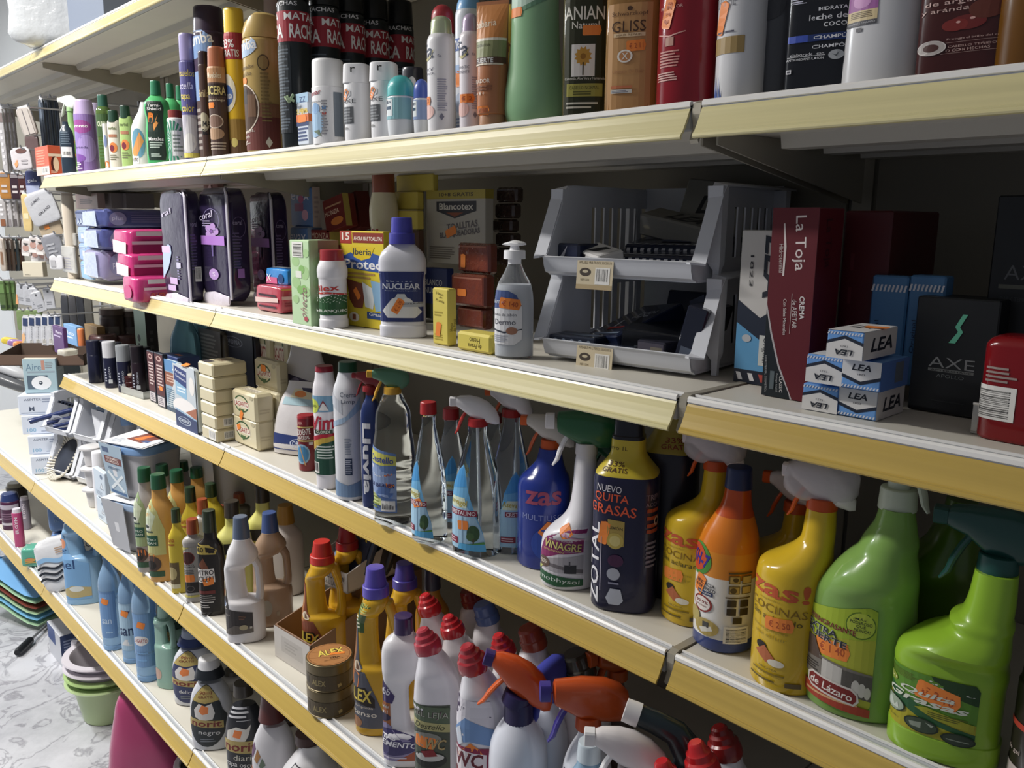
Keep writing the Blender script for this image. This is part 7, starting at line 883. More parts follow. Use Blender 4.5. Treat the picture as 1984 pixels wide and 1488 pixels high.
# yellow wax bottles
ALX = lambda c, c2, s1, s2: [('p', [(.0, .0), (.0, .6), (.06, .86), (.18, 1), (.32, .93), (.42, .74), (.58, .5), (.80, .28), (.96, .1), (1, 0)], c), ('p', [(0, .5), (.03, .8), (.14, .95), (.26, .9), (.34, .74), (.3, .5)], c2), ('e', .40, .58, .11, .045, 'd8c8b0'), ('e', .40, .58, .08, .03, '6a5040'), ('p', [(.0, .36), (.55, .39), (.75, .28), (.75, .2), (.0, .26)], '2a2018'), ('t', 'ALEX', .36, .315, .66, .12, 'e8cf58', -4, .05), ('t', s1, .5, .2, .42, .03, 'e8dcc8', -4, 0), ('t', s2, .42, .145, .74, .05, 'f0e8dc', -5, .02), ('e', .3, .05, .16, .05, c2)]
for lb, pr, cc, A, st, v in (
    ('golden bottle with a finger hole and bright red cap, in front', atB(2, 628, 1302, 86, 1048), 'c8342c', ALX('8a4a30', 'b87c50', 'Cera Inc', 'Suelos Rojizos'), (.235, -40, 70, '', .03, .014), -4), ('golden bottle with a finger hole and dark red cap, behind', atY(2, 676, .145, 78, 1038), '9a2426', None, None, 0),
    ('golden bottle with a finger hole and violet cap, at the shelf edge', atB(2, 731, 1436, 92, 1098), '5c50b4', ALX('5a5c68', 'a0704c', 'limpieza', 'Intenso'), (.35, -62, 80, '', .03, .018), -6), ('golden bottle with a finger hole and violet cap, in the second row', atY(2, 786, .15, 84, 1090), '50469c', None, None, 0)):
    t, b = jug('wax_bottle', lb, pr, 'd2a428', (cc, .855, 1, .50, .38, dict(top=.1)), [dict(z=(.05, .70), w=.98, a=-32, d=A)] if A else (), (), v=v, lo=.40, hi=.76, neck=.86, flat=.66, rough=.25, hr=.2, slope=True, group='golden wax bottles', n=2.3)
    capmb(b.h*.835, b.h*.895, b.r*.56, b.r*.55, M(cc, .35, coat=.2), top=.2).build('cap_skirt', t)
    if st: stick(t, b, *st)
    if A and '5a5c68' in str(A):
        label(t, b, .62, .83, .34, [('r', 0, 0, 1, 1, '3f5a2c'), ('t', 'PACK', .5, .85, .8, .12, 'd0d878', 0, .02), ('l', .1, .62, .9, .75, 2, 'c0c870'), ('l', .12, .1, .88, .5, 4, 'e0e0c8')], -58, None, 'promo_tag')
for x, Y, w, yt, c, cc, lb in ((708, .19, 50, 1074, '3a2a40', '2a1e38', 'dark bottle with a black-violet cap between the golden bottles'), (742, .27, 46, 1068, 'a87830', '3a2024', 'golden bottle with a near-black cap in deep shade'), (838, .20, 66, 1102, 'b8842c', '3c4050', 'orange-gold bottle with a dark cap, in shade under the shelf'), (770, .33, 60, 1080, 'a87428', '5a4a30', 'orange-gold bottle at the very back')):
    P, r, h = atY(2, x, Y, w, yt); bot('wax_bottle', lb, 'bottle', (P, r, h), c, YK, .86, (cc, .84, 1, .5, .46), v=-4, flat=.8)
P, r, _ = atB(2, 641, 1393, 92, 1300); TH = .052
for k in range(2):
    bot('wax_tin', ('lower', 'upper')[k]+' of the two stacked round wax tins'+(' with an orange-tan lid', '')[1-k], 'tin', ((P[0], P[1], P[2]+TH*k+.0005*k), r, TH), '6a5c40', [(0, .98), (.03, 1.0), (.05, .97), (.62, .97), (.64, 1.0), (.70, 1.0), (.97, 1.0), (.995, .97), (1, .93)], 1, None, [dict(z=(.08, .6), w=1.6, d=[('r', 0, 0, 1, 1, '564a34'), ('t', 'ALEX', .36, .5, .2, .4, 'a89868', 0, .04), ('r', .1, .3, .2, .8, '3a3224'), ('p', [(.62, .1), (.67, .2), (.66, .4), (.61, .34)], 'a89868')])], v=-4, rough=.3, mat=M('6e6248', .32, metal=.5), group='round wax tins')
    if k == 1:
        tt = [o for o in bpy.data.objects if o.name.startswith('wax_tin')][-1]; tz = TH+.0004; mb = MB(); paint(mb, lambda x, z, o: (x, z, tz+o), 2*r, 2*r, [], 0)
        sf = lambda x, z, o: (x, z-r, tz+o); paint(mb, sf, 2*r, 2*r, [('e', .5, .5, .47, .47, 'b07c4c'), ('o', .5, .5, .44, .44, .04, '8a5c38'), ('r', .12, .62, .88, .63, '9a6a40'), ('r', .1, .38, .9, .39, '9a6a40'), ('t', 'ALEX', .52, .60, .56, .24, '2a2018', 14, .14), ('t', 'ALEX', .52, .60, .56, .24, 'e8d060', 14, .05), ('p', [(.5, .46), (.82, .5), (.82, .58), (.52, .55)], 'f08a3c'), ('t', 'CERA', .62, .36, .2, .07, '3a2a1c', 14, .02), ('t', 'abrillantadora', .6, .28, .4, .035, '5a4028', 14, 0)], .0003); mb.build('lid_print', tt)
# white lavatory and grout cleaners
CHU = [('p', [(.0, .62), (.0, .98), (.14, .95), (.44, .80), (.62, .70), (.55, .62)], '463a6c'), ('t', 'chubb', .26, .765, .5, .075, 'e8e6f0', -12, .04), ('p', [(0, .34), (0, .66), (.5, .62), (.5, .34)], 'a8663c'), ('t', 'Limpiador', .25, .585, .46, .05, '2a2434', -6, .09), ('t', 'Limpiador', .25, .585, .46, .05, 'f0ece8', -6, .02), ('t', '2en1', .3, .525, .26, .045, 'f0ece8', -6, .03), ('e', .24, .46, .26, .05, '302a48'), ('p', [(.02, .44), (.18, .46), (.2, .38), (.06, .38)], 'd87c3c'), ('p', [(0, .0), (0, .39), (.4, .4), (.52, .36), (.56, .26), (.9, .2), (1, .1), (1, 0)], '8c84a8'), ('p', [(.5, 0), (.9, .16), (1, .1), (1, 0)], 'a8583c'), ('e', .42, .2, .44, .14, '46406c'), ('t', 'JUNTAS', .28, .265, .46, .055, 'f0eef4', -10, .05), ('t', 'Y CEMENTO', .44, .195, .76, .06, 'f0eef4', -10, .05), ('r', .22, .05, .225, .5, 'b0a8c8'), ('l', .3, .02, .8, .05, 1, 'd0c8d8')]
pos, r, h = atB(2, 784, 1497, 86, 1192); t = root('grout_cleaner_bottle', 'white grout cleaner bottle with a dark violet cap and grip cut in one side', 'bottle', pos, fc(pos)-6); K = [(0, .95), (.012, 1), (.16, 1), (.21, .95, None, -.03), (.25, .62, None, -.36), (.5, .58, None, -.4), (.56, .66, None, -.3), (.62, .92, None, -.06), (.66, 1), (.74, 1), (.80, .95), (.84, .78), (.87, .52), (.885, .44), (.90, .44)]; b = Body(h, r, K, .66, 3, 4); m = M('e6e4e8', .25, coat=.2); mb = MB(); b.mesh(mb, m); mb.tube([(r*.5, 0, h*.62), (r*.78, 0, h*.58), (r*.85, 0, h*.48), (r*.85, 0, h*.32), (r*.8, 0, h*.22), (r*.55, 0, h*.18)], [r*.2, r*.18, r*.15, r*.15, r*.19, r*.22], m, 14, el=2.0, up=(1, 0, 0)); mb.build('body', t); capmb(h*.89, h, r*.44, r*.42, M('3c2a5a', .3, coat=.3), ribs=28).build('cap', t); label(t, b, .05, .66, .94, CHU, -14)
def duck(lb, pr, capc, labs=(), st=(), v=-6, twist=0, body='e4e2e8', group=None, lean=-.30, flatcap=False):
    pos, r, h = pr; pos = clear(pos, r*.8); t = root('toilet_cleaner_bottle', lb, 'bottle', pos, fc(pos)+v, group); K = [(0, .95), (.012, 1), (.50, 1), (.53, 1.04), (.58, 1.02), (.66, .96, None, -.02), (.74, .80, .82, -.10), (.80, .62, .70, -.20), (.84, .50, .60, lean), (.86, .46, .56, lean-.02)]
    b = Body(h, r, K, .72, 2.7, 4); mb = MB(); b.mesh(mb, M(body, .28, coat=.15)); mb.build('body', t); mb = MB(); R = Rm(0, -18, twist); s = r*.56; prof = [(0, .98), (.1, 1.06), (.34, 1.04), (.5, .96), (.56, .80), (.72, .74), (.8, .56), (.94, .50), (1.0, .36)] if not flatcap else [(0, 1), (.1, 1.08), (.45, 1.08), (.5, .98), (.9, .95), (1, .8)]
    H = h*.15; mb.loop([[tuple(R@np.array((s*q*math.cos(a)*(1+(.04*math.cos(6*a) if twist else 0)), s*q*math.sin(a), z*H))+np.array((r*(lean-.01), 0, h*.845))) for a in (2*PI*i/30 for i in range(30))] for z, q in prof], M(capc, .22, coat=.4)); mb.build('cap', t)
    for L in labs: label(t, b, L['z'][0], L['z'][1], L.get('w', 1), L['d'], L.get('a', 0), L.get('bg'))
    for s_ in st: stick(t, b, *s_)
    return t, b
WCD = [('r', 0, 0, 1, 1, '4a5246'), ('p', [(0, .78), (1, .72), (1, .96), (0, 1)], '5a6a54'), ('t', 'GEL LEJÍA', .5, .86, .94, .13, '4a2a3c', -4, .08), ('t', 'GEL LEJÍA', .5, .86, .94, .13, 'b0b8a8', -4, -.02), ('p', [(0, .66), (1, .60), (1, .72), (0, .78)], 'b4b07a'), ('t', 'Destello', .5, .69, .76, .08, '4a4a30', -5, .02, .3), ('e', .4, .5, .4, .1, '8a8c84'), ('t', 'WC', .66, .43, .5, .16, '4a3c24', -4, .1, .2), ('t', 'WC', .66, .43, .5, .16, 'b4a070', -4, .03, .2), ('e', .5, .2, .42, .12, '2c302c'), ('e', .5, .24, .36, .06, 'c8c8c4'), ('p', [(.3, .32), (.6, .36), (.7, .26), (.4, .24)], '8a2c30')]
duck('white swan-neck cleaner bottle with a dull red stepped cap, in front', atY(2, 848, .052, 88, 1214), 'b43444', [dict(z=(.12, .56), w=.9, a=-14, d=WCD)], [(.32, -24, -8, '', .036, .02)], v=-4, group='swan-neck toilet cleaners')
WCN = [('r', 0, .74, 1, 1, 'e4e0e8'), ('o', .12, .92, .12, .09, .16, '4a3c5a'), ('r', .10, .84, .14, 1, '4a3c5a'), ('r', .02, .90, .22, .94, '4a3c5a'), ('t', 'HIGIENIZANTE', .62, .88, .66, .05, '3c3454', -8, .01), ('p', [(0, .64), (.4, .82), (1, .72), (1, .56), (.5, .6), (.2, .56)], '7a9ccc'), ('p', [(.1, .66), (.3, .74), (.35, .58), (.2, .52)], 'd8e0ec'), ('r', 0, 0, .9, .54, '8e2c4c'), ('p', [(.04, .06), (.06, .52), (.84, .48), (.84, .06)], 'e8e0e4'), ('t', 'WC', .44, .42, .66, .14, '6a2430', -3, .06), ('t', 'NET', .46, .23, .72, .17, '8a2430', -3, .06), ('t', 'LEJIA', .4, .03, .5, .05, 'e8d0d8')]
duck('white swan-neck bottle with a film-wrapped red cap and purple-red label', atY(2, 935, .05, 96, 1243), 'a82a34', [dict(z=(.15, .73), w=.96, a=-22, d=WCN)], [(.42, -20, 45, '', .034, .03)], v=-2, twist=20, group='swan-neck toilet cleaners')
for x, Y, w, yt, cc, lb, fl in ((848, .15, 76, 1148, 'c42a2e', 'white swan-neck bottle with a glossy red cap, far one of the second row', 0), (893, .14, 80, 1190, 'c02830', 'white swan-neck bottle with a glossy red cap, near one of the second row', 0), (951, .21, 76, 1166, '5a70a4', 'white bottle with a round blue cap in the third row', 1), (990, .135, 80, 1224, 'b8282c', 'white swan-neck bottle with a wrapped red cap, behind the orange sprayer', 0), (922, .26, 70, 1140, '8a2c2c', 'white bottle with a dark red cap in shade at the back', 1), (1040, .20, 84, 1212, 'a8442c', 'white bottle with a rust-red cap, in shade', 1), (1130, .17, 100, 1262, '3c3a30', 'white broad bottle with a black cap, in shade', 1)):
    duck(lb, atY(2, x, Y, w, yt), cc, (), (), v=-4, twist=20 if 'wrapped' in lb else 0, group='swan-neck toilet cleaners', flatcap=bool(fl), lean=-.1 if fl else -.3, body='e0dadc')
# trigger sprayers at the near end of the shelf
SB = [(0, .95), (.012, 1), (.60, 1), (.72, .96), (.82, .80), (.90, .56), (.95, .40), (1, .36)]
t, b = bot('spray_bottle', 'plain white round-shouldered bottle with a bright orange sprayer', 'bottle', atY(2, 1003, .055, 112, 1370), 'dfe2ec', SB, 1, None, [dict(z=(.45, .62), w=.3, a=-8, d=[('p', [(.3, .2), (.42, .9), (.5, .88), (.42, .3), (.8, .26), (.8, .18)], 'c4c8d4')]), dict(z=(.05, .3), w=.9, a=-20, d=[('e', .4, .8, .2, .1, 'f0f0f4'), ('l', .1, .1, .6, .4, 3, 'c8b8a0')])], v=0, rough=.22)
ho = trigger(t, b.h+.006, .98, 'd2521e', '2c2550', 'd8622a', '3c2a6c', -4, cr=.0215, style=1, tilt=16); capmb(b.h-.018, b.h+.012, .0215, .0205, M('2c2550', .4), ribs=28).build('screw_collar', t)
t, b = bot('spray_bottle', 'white bottle with a blue sprayer behind the orange one', 'bottle', atY(2, 1062, .115, 74, 1352), 'dfe4f0', SB, 1, None, v=0, rough=.22); trigger(t, b.h, .9, '4a50b0', '4a50b0', '4a50b0', '4a50b0', 60, cr=.016, style=2)
t, b = bot('spray_bottle', 'white bottle with an orange sprayer and violet nozzle and trigger', 'bottle', atY(2, 1135, .085, 96, 1408), 'dfe2ea', SB, 1, None, [dict(z=(.45, .75), w=.8, a=-30, d=[('r', 0, 0, 1, 1, '232a4a'), ('p', [(.3, .3), (.7, .6), (.5, .9), (.2, .6)], 'c8602c'), ('t', 'fuerte', .5, .15, .8, .2, 'e0e0e8')])], v=2, rough=.22); trigger(t, b.h, 1.05, 'c4511f', 'c4511f', '3e3488', '3e3488', 6, cr=.018, style=2)
bot('spray_bottle', 'pale blue round-shouldered bottle under the white sprayer at the lower edge', 'bottle', atY(2, 1136, .02, 116, 1436), '8fb4d0', SB, .92, ('c8d4dc', .91, 1, .4, .36), v=6, rough=.25, mat=M('9cc0da', .22, tr=.25))
t, b = bot('spray_bottle', 'bottle topped by the big white sprayer at the lower edge', 'bottle', atY(2, 1216, .035, 110, 1506), 'dfe2e8', SB, 1, None, v=6, rough=.25); trigger(t, b.h, .92, 'e2dcdc', 'e2dcdc', 'e8e6e6', 'ecebec', -2, cr=.018, style=1)
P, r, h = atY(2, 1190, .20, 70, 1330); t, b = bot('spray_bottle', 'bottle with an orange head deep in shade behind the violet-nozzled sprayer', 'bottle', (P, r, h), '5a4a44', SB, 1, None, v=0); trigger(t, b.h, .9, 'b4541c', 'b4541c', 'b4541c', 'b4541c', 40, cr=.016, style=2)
# dark bottle with a white spout bent over, red label
pos, r, h = atY(2, 1322, .085, 100, 1432); t = root('stain_remover_bottle', 'dark green-black bottle bent to a white spout, red label', 'bottle', pos, fc(pos)-2); mb = MB(); m = M('1c2a2e', .25, coat=.3)
mb.tube([(0, 0, 0), (0, 0, .004), (0, 0, h*.6), (.006, 0, h*.80), (.004, 0, h*.93), (-.016, 0, h*1.02), (-.042, 0, h*1.055), (-.062, 0, h*1.075)], [r*.9, r, r, r*.92, r*.66, r*.52, r*.46, r*.44], m, 28, el=.75, up=(1, 0, 0)); mb.build('body', t); mb = MB(); mb.tube([(-.060, 0, h*1.073), (-.078, 0, h*1.09)], [r*.48, r*.46], M('e8e6e6', .35), 22, el=.8, up=(1, 0, 0)); mb.build('cap', t)
b = Body(h, r*1.0, [(0, 1), (.6, 1), (.8, .96, None, .1), (1, .9, None, 0)], .78, 2, 3); label(t, b, .45, .90, 1.15, [('p', [(0, .42), (0, .96), (.8, 1), (1, .9), (1, .4)], '8c1e28'), ('p', [(.1, .0), (0, .42), (1, .40), (.95, .0)], 'd8d4d4'), ('t', 'LA', .22, .88, .16, .09, 'f0e8e4', -8, .03), ('t', 'ALTERNATIVA', .47, .73, .84, .11, 'f0e8e4', -8, .03), ('t', 'A LA', .22, .62, .2, .07, 'f0e8e4', -8, .03), ('t', 'LEJÍA', .6, .54, .5, .13, 'f0e8e4', -8, .04), ('t', 'RESPETA LA PIEL', .5, .33, .84, .07, '3a2a2c', -8, .02), ('t', 'NO MANCHA', .46, .22, .6, .07, '3a2a2c', -8, .02), ('t', 'HUELE BIEN', .44, .11, .6, .07, '3a2a2c', -8, .02)], -6, None)
for x, Y, w, yt, cc, lb in ((1366, .075, 112, 1438, 'c02428', 'white swan-neck bottle with a bright red cap at the frame\'s lower edge, nearest one'), (1408, .16, 108, 1408, '8a2020', 'white swan-neck bottle with a red cap, in shade near the middle post'), (1302, .03, 110, 1474, 'c02428', 'white swan-neck bottle with a red cap below the red label')):
    duck(lb, atY(2, x, Y, w, yt), cc, (), (), v=-4, group='swan-neck toilet cleaners', lean=-.15)
# ------------------------------------------------------------------ lowest shelf and floor
for x, Y, w, yt, c, cc, lb in ((6, .05, 30, 955, '5a2a48', 'e0dce0', 'purple-red can with a white top at the far end of the lowest shelf'), (22, .06, 34, 955, '4a2440', '2c3a68', 'purple-red can with a navy top on the lowest shelf'), (33, .16, 36, 934, '2a241e', '8a8474', 'dark can with a grey top behind the purple-red cans')):
    P, r, h = atY(1, x, Y, w, yt); bot('spray_can', lb, 'can', (P, r, h), c, 'can', .82, (cc, .8, 1, .95, .8), [dict(z=(.1, .75), w=1.2, d=[('r', 0, .75, 1, .95, 'b8b0bc'), ('r', 0, .05, 1, .16, 'c8c0c8'), ('l', .1, .3, .9, .6, 3, '8a6a80')])] if '4' in c[:1] or '5' in c[:1] else (), v=-20)
for x, Y, w, yt, yb, c, lb in ((36, .03, 18, 985, 1060, 'b84a78', 'slim pink tube with white lettering'), (50, .10, 16, 962, 0, '8a8490', 'slim grey and pink tube behind the pink one')):
    P, r, h = atY(1, x, Y, w, yt); bot('spray_tube', lb, 'tube', (P, r, h), c, 'tube', .9, ('d8d0d8', .9, 1, .9, .8), [dict(z=(.3, .85), w=1, d=[('t', 'ELGYN', .5, .5, .8, .3, 'e8e0e8', 90)])], v=-20)
PUR_ = [('e', .56, .66, .34, .26, 'd0d0cc'), ('t', 'PURO', .6, .66, .5, .18, '4a4a52', 0, .03), ('t', 'BLANCO', .58, .3, .5, .12, '8aa4c4', 0, 0), ('t', 'PURO', .12, .5, .5, .12, '8aa4c4', 90, 0)]
Pb = onZ(92, 1112, ZS[1])
for k, (lb, rz) in enumerate((('lower', 70), ('upper', 68))):
    pack('detergent_pack', lb+' blue pack with a pale oval emblem of the two stacked beside the white bag', 'detergent', (Pb[0]-.03, Pb[1]+.12, Pb[2]+.148*k), (.17, .12, .145), rz, '5a7cae', e=.25, seed=k, amp=.04, items=PUR_, side=[('l', .2, .3, .8, .6, 3, '8aa4c4')], mat=M('5a7cae', .3, coat=.3), group='blue detergent packs')
pack('sponge_pack', 'sea green sponge pack near the far end of the lowest shelf', 'sponge', tuple(onZ(52, 1098, ZS[1])+np.array((.0, .04, 0))), (.10, .07, .075), 60, '5aa890', e=.35, seed=6, amp=.08, items=[('e', .3, .4, .2, .12, 'd08060'), ('l', .1, .2, .6, .5, 3, 'c8a050'), ('l', .5, .6, .9, .8, 2, 'b8dcc8')])
for k, (x, y, dz, c, lb) in enumerate(((52, 1058, .07, 'b08a78', 'brown packet leaning above the sea green sponges'), (60, 1075, .04, '8a94a0', 'grey packet tucked behind the sea green sponges'), (48, 1010, .14, '9a9aa0', 'grey flanged carton behind the blue detergent packs'))):
    pack('cloth_pack', lb, 'packet', tuple(onY(x, y, .02+.05*k)), (.10, .05, .06), 50+10*k, c, e=.4, seed=k+3, amp=.1, tilt=(10, 14))
def stone_bag():
    p = onZ(112, 1150, ZS[1]); t = root('pet_litter_bag', 'white bag with black and blue wavy stripes leaning over the shelf edge', 'bag', (p[0]-.015, p[1]+.045, p[2]+.002), 60, None, (-12, -14)); mb = MB(); pillow(mb, .15, .07, .19, foil('dcdcde', .5), .42, 8, .09, 26, 16); mb.build('wrapper', t); mb = MB(); wv = lambda z, h, x0, x1, c: [('p', [(x0+(x1-x0)*i/8, z+.035*math.sin(i*.9)+i*-.004) for i in range(9)]+[(x0+(x1-x0)*i/8, z-h+.035*math.sin(i*.9)+i*-.004) for i in range(8, -1, -1)], c)]
    paint(mb, face((0, -.0375, .01), (1, 0, 0), (0, 0, 1), (0, -1, 0)), .14, .17, wv(.52, .05, .0, .62, '2c3038')+wv(.40, .05, .0, .56, '2c3038')+wv(.28, .05, .0, .52, '2c3038')+wv(.68, .09, .04, .78, '8fb8dc')+wv(.98, .05, .7, 1, '2c3038')+[('l', .5, .72, .85, .86, 3, 'b89a80')], .001); mb.build('printed_panel', t)
stone_bag()
jug('softener_jug', 'pale blue softener jug with a grip hole at the far end', atY(1, 160, .07, 68, 968), '8fb8dc', ('9cc4e4', .86, 1, .5, .44), [dict(z=(.06, .75), w=.95, a=-26, d=[('p', [(0, 0), (0, 1), (.4, .9), (.7, .55), (1, .5), (1, 0)], '7aa8d4'), ('t', 'ser', .3, .66, .4, .08, '2c4a78', 0, .02), ('t', 'nel', .36, .5, .5, .13, '2c4a78', 0, .02), ('e', .3, .78, .18, .07, 'e09a78'), ('p', [(0, .08), (.5, .2), (1, .16), (1, .04), (.5, .02)], 'b8a878'), ('e', .6, .15, .2, .04, 'd8dcd8')])], v=-12, lo=.45, hi=.72, neck=.86, flat=.6, hr=.2)
PET = [(0, .90), (.015, 1), (.05, 1), (.06, .95), (.075, 1), (.12, 1)]+[(.14+.035*i, (.94 if i % 2 else 1)) for i in range(5)]+[(.34, .99), (.58, .99), (.62, .95), (.66, 1), (.74, .97), (.84, .74), (.93, .42), (1, .34)]
for lb, pr, a, d in (('clear blue ribbed bottle with an orange sticker, farthest of the three', atB(1, 215, 1261, 40, 1068), -30, [('r', 0, 0, 1, 1, '7096c4'), ('t', 'ACE', .4, .84, .4, .09, 'b8d0e8'), ('t', 'san', .5, .36, .5, .1, 'c8d8ea', 0, .02), ('e', .6, .12, .16, .08, 'a8c4dc')]), ('clear bottle with a flower label, middle of the three blue ones', atB(1, 252, 1286, 38, 1090), -30, [('r', 0, 0, 1, 1, 'a4c0d4'), ('e', .55, .86, .24, .09, '4a3a5a'), ('t', 'san', .5, .4, .8, .16, '24385c', 0, .03), ('e', .5, .14, .3, .1, 'd8d8d8')]), ('clear blue ribbed bottle with a red oval emblem, nearest of the three', atB(1, 282, 1322, 44, 1098), -20, [('r', .0, 0, 1, 1, '769cc8'), ('e', .42, .5, .36, .09, 'e4e0e0'), ('t', 'LAGARTO', .42, .5, .62, .07, 'a03838', -4, .02), ('l', .2, .1, .8, .3, 3, '7aa4d0')])):
    bot('ironing_water_bottle', lb, 'bottle', pr, '8fb8e0', PET, .94, ('5a8ac0', .93, 1, .4, .36), [dict(z=(.14, .62), w=.95, a=a, d=d)], [(.52, a, -20, '', .022, .018)], v=-2, mat=M('a9cdf0', .08, tr=.5, ior=1.2), group='clear blue bottles')
NOR = lambda c, s2, o: [('p', [(.5+.5*math.cos(a)*(.82 if math.sin(a) > 0 else 1), .5+.5*math.sin(a)) for a in (2*PI*i/28 for i in range(28))], c), ('p', [(.5+.47*math.cos(a)*.84, .52+.47*math.sin(a)) for a in (PI*.28, PI*.4, PI*.5, PI*.6, PI*.72)]+[(.14, .76), (.5, .72), (.86, .76)], 'b8a464'), ('t', '90ml', .5, .88, .36, .05, '7a3a30', 0, .02), ('t', 'GRATIS', .5, .82, .4, .035, '7a3a30', 0, .02), ('p', [(.24, .50), (.22, .62), (.34, .72), (.5, .68), (.66, .72), (.72, .56), (.66, .46), (.4, .44)], 'e4e0dc'), ('p', [(.34, .6), (.42, .70), (.58, .66), (.56, .56), (.42, .54)], 'f08a4c'), ('p', [(.08, .36), (.9, .30), (.9, .42), (.08, .48)], 'b8a468'), ('t', 'norit', .5, .39, .72, .1, '7a2c28', -4, .05), ('t', s2, .56, .22, .5, .07, 'e0e0e0', -4, 0), ('l', .34, .08, .7, .15, 2, '7a8088')]
NK = [(0, .90), (.02, .98), (.30, 1), (.55, .98), (.72, .86), (.82, .66), (.86, .56)]
def norit(lb, pr, body, collar, capc, it, v=-14, a=-8, mat=None):
    pos, r, h = pr; t, b = bot('laundry_liquid_bottle', lb, 'bottle', pr, body, NK, .86, None, [dict(z=(.05, .74), w=1.0, a=a, d=it)] if it else (), v=v, flat=.62, n=2.2, rough=.2, mat=mat, group='rounded laundry liquid bottles')
    capmb(h*.80, h*.905, r*.72, r*.60, M(collar, .35), top=.25, flat=.8).build('collar', t); capmb(h*.90, h, r*.52, r*.48, M(capc, .35), top=.3, dome=0, flat=.9).build('cap', t)
norit('white laundry bottle with a black collar and white cap, nearest one', atY(1, 410, .05, 78, 1274), 'd0d2d8', '23282e', 'e4e4e6', NOR('2c3236', 'negro', 0))
norit('white laundry bottle with a navy collar, behind the black-collared one', atY(1, 378, .10, 82, 1216), 'd4d6dc', '2c3a68', '8a94a8', NOR('3a4064', 'delicado', 0), a=-14)
norit('pale green laundry bottle with a dark green collar', atY(1, 336, .13, 66, 1192), '9cc0ae', '2c4a40', '5a7a6c', NOR('2e4a40', 'delicado', 0), a=-20, mat=M('a4c6b4', .22, tr=.2))
jug('laundry_jug', 'pale green see-through jug with a grip hole beside the clear blue bottles', atY(1, 322, .07, 44, 1172), '9cc4b4', ('a8ccbc', .86, 1, .5, .44), [dict(z=(.06, .3), w=.8, a=-20, d=[('e', .4, .5, .3, .3, 'c8a898')])], v=-40, lo=.5, hi=.8, neck=.87, flat=.66, mat=M('a4cabb', .22, tr=.25))
P, r, h = atY(1, 476, .06, 74, 1322); bot('laundry_liquid_bottle', 'black laundry bottle with a lamb picture and cream lettering', 'bottle', (P, r, h), '26282e', NK, .9, ('3a342c', .88, 1, .5, .46), [dict(z=(.1, .86), w=.98, a=-12, d=[('l', .1, .74, .8, .9, 3, 'd0d0d4'), ('r', .4, .715, .8, .722, 'd0d0d4'), ('p', [(.1, .44), (.14, .58), (.4, .64), (.66, .6), (.8, .66), (.7, .5), (.6, .42)], 'e0dcd4'), ('p', [(.3, .5), (.36, .6), (.56, .58), (.5, .48)], 'f08a4c'), ('p', [(0, .3), (1, .24), (1, .42), (0, .46)], 'b8a468'), ('t', 'norit', .48, .355, .86, .12, '7a2c28', -4, .05), ('t', 'diario', .6, .2, .6, .08, 'd8d4c8', -4, 0), ('t', 'ropa oscura', .5, .08, .9, .07, 'e0e0e0', -8, .02)])], v=-8, flat=.62)
P, r, h = atY(1, 532, .05, 84, 1343); bot('laundry_liquid_bottle', 'white laundry bottle with a dark red-brown cap and fan-shaped print', 'bottle', (P, r, h), 'd8d6da', NK, .87, ('5a2a28', .80, 1, .62, .44, dict(top=.08)), [dict(z=(.2, .74), w=.98, a=-30, d=[('p', [(.1, .6), (.2, .8), (.3, .72), (.22, .56)], '6a4a68'), ('p', [(.28, .55), (.36, .72), (.46, .62), (.36, .5)], 'a87a48'), ('p', [(.42, .48), (.5, .6), (.58, .5), (.46, .42)], '6a7a68'), ('t', 'COLOR', .34, .24, .6, .13, '3a3a44', -6, .04), ('e', .14, .3, .14, .1, 'f08a4c')])], v=-6, flat=.66)
P, r, h = atY(1, 598, .07, 120, 1418); bot('detergent_bottle', 'white sloping detergent bottle with a boxed percentage sign print', 'bottle', (P, r, h), 'dcdadc', [(0, .95), (.02, 1), (.5, 1), (.66, .9, None, .04), (.8, .62, .7, .12), (.9, .42, .5, .16), (1, .38, .46, .16)], .92, ('4a2c28', .91, 1, .42, .40, dict(dx=.004)), [dict(z=(.4, .82), w=.98, a=-14, d=[('p', [(.18, .56), (.86, .5), (.88, .84), (.2, .9)], '3a3a40'), ('p', [(.2, .58), (.84, .52), (.86, .82), (.22, .88)], 'd4d2d2'), ('t', '+24%', .54, .76, .42, .12, '2c3a4c', -4, .04), ('t', 'más concentrado', .54, .61, .54, .06, '2c3440', -5, .01), ('r', 0, .0, 1, .42, 'a8a454'), ('t', '30', .28, .24, .3, .2, '3c4420', -4, .04), ('t', 'LAVADOS', .7, .24, .44, .1, '4a5428', -4, 0)])], v=-6, flat=.66, n=2.6)
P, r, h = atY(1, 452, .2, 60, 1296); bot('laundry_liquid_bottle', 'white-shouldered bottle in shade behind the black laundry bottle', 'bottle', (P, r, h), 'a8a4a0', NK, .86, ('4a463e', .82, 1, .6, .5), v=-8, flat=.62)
bot('spray_can', 'dark bottle deep in shade behind the white laundry bottle', 'bottle', atY(1, 560, .24, 60, 1370), '3a2c28', NK, .86, ('2a2220', .82, 1, .6, .5), v=-8)
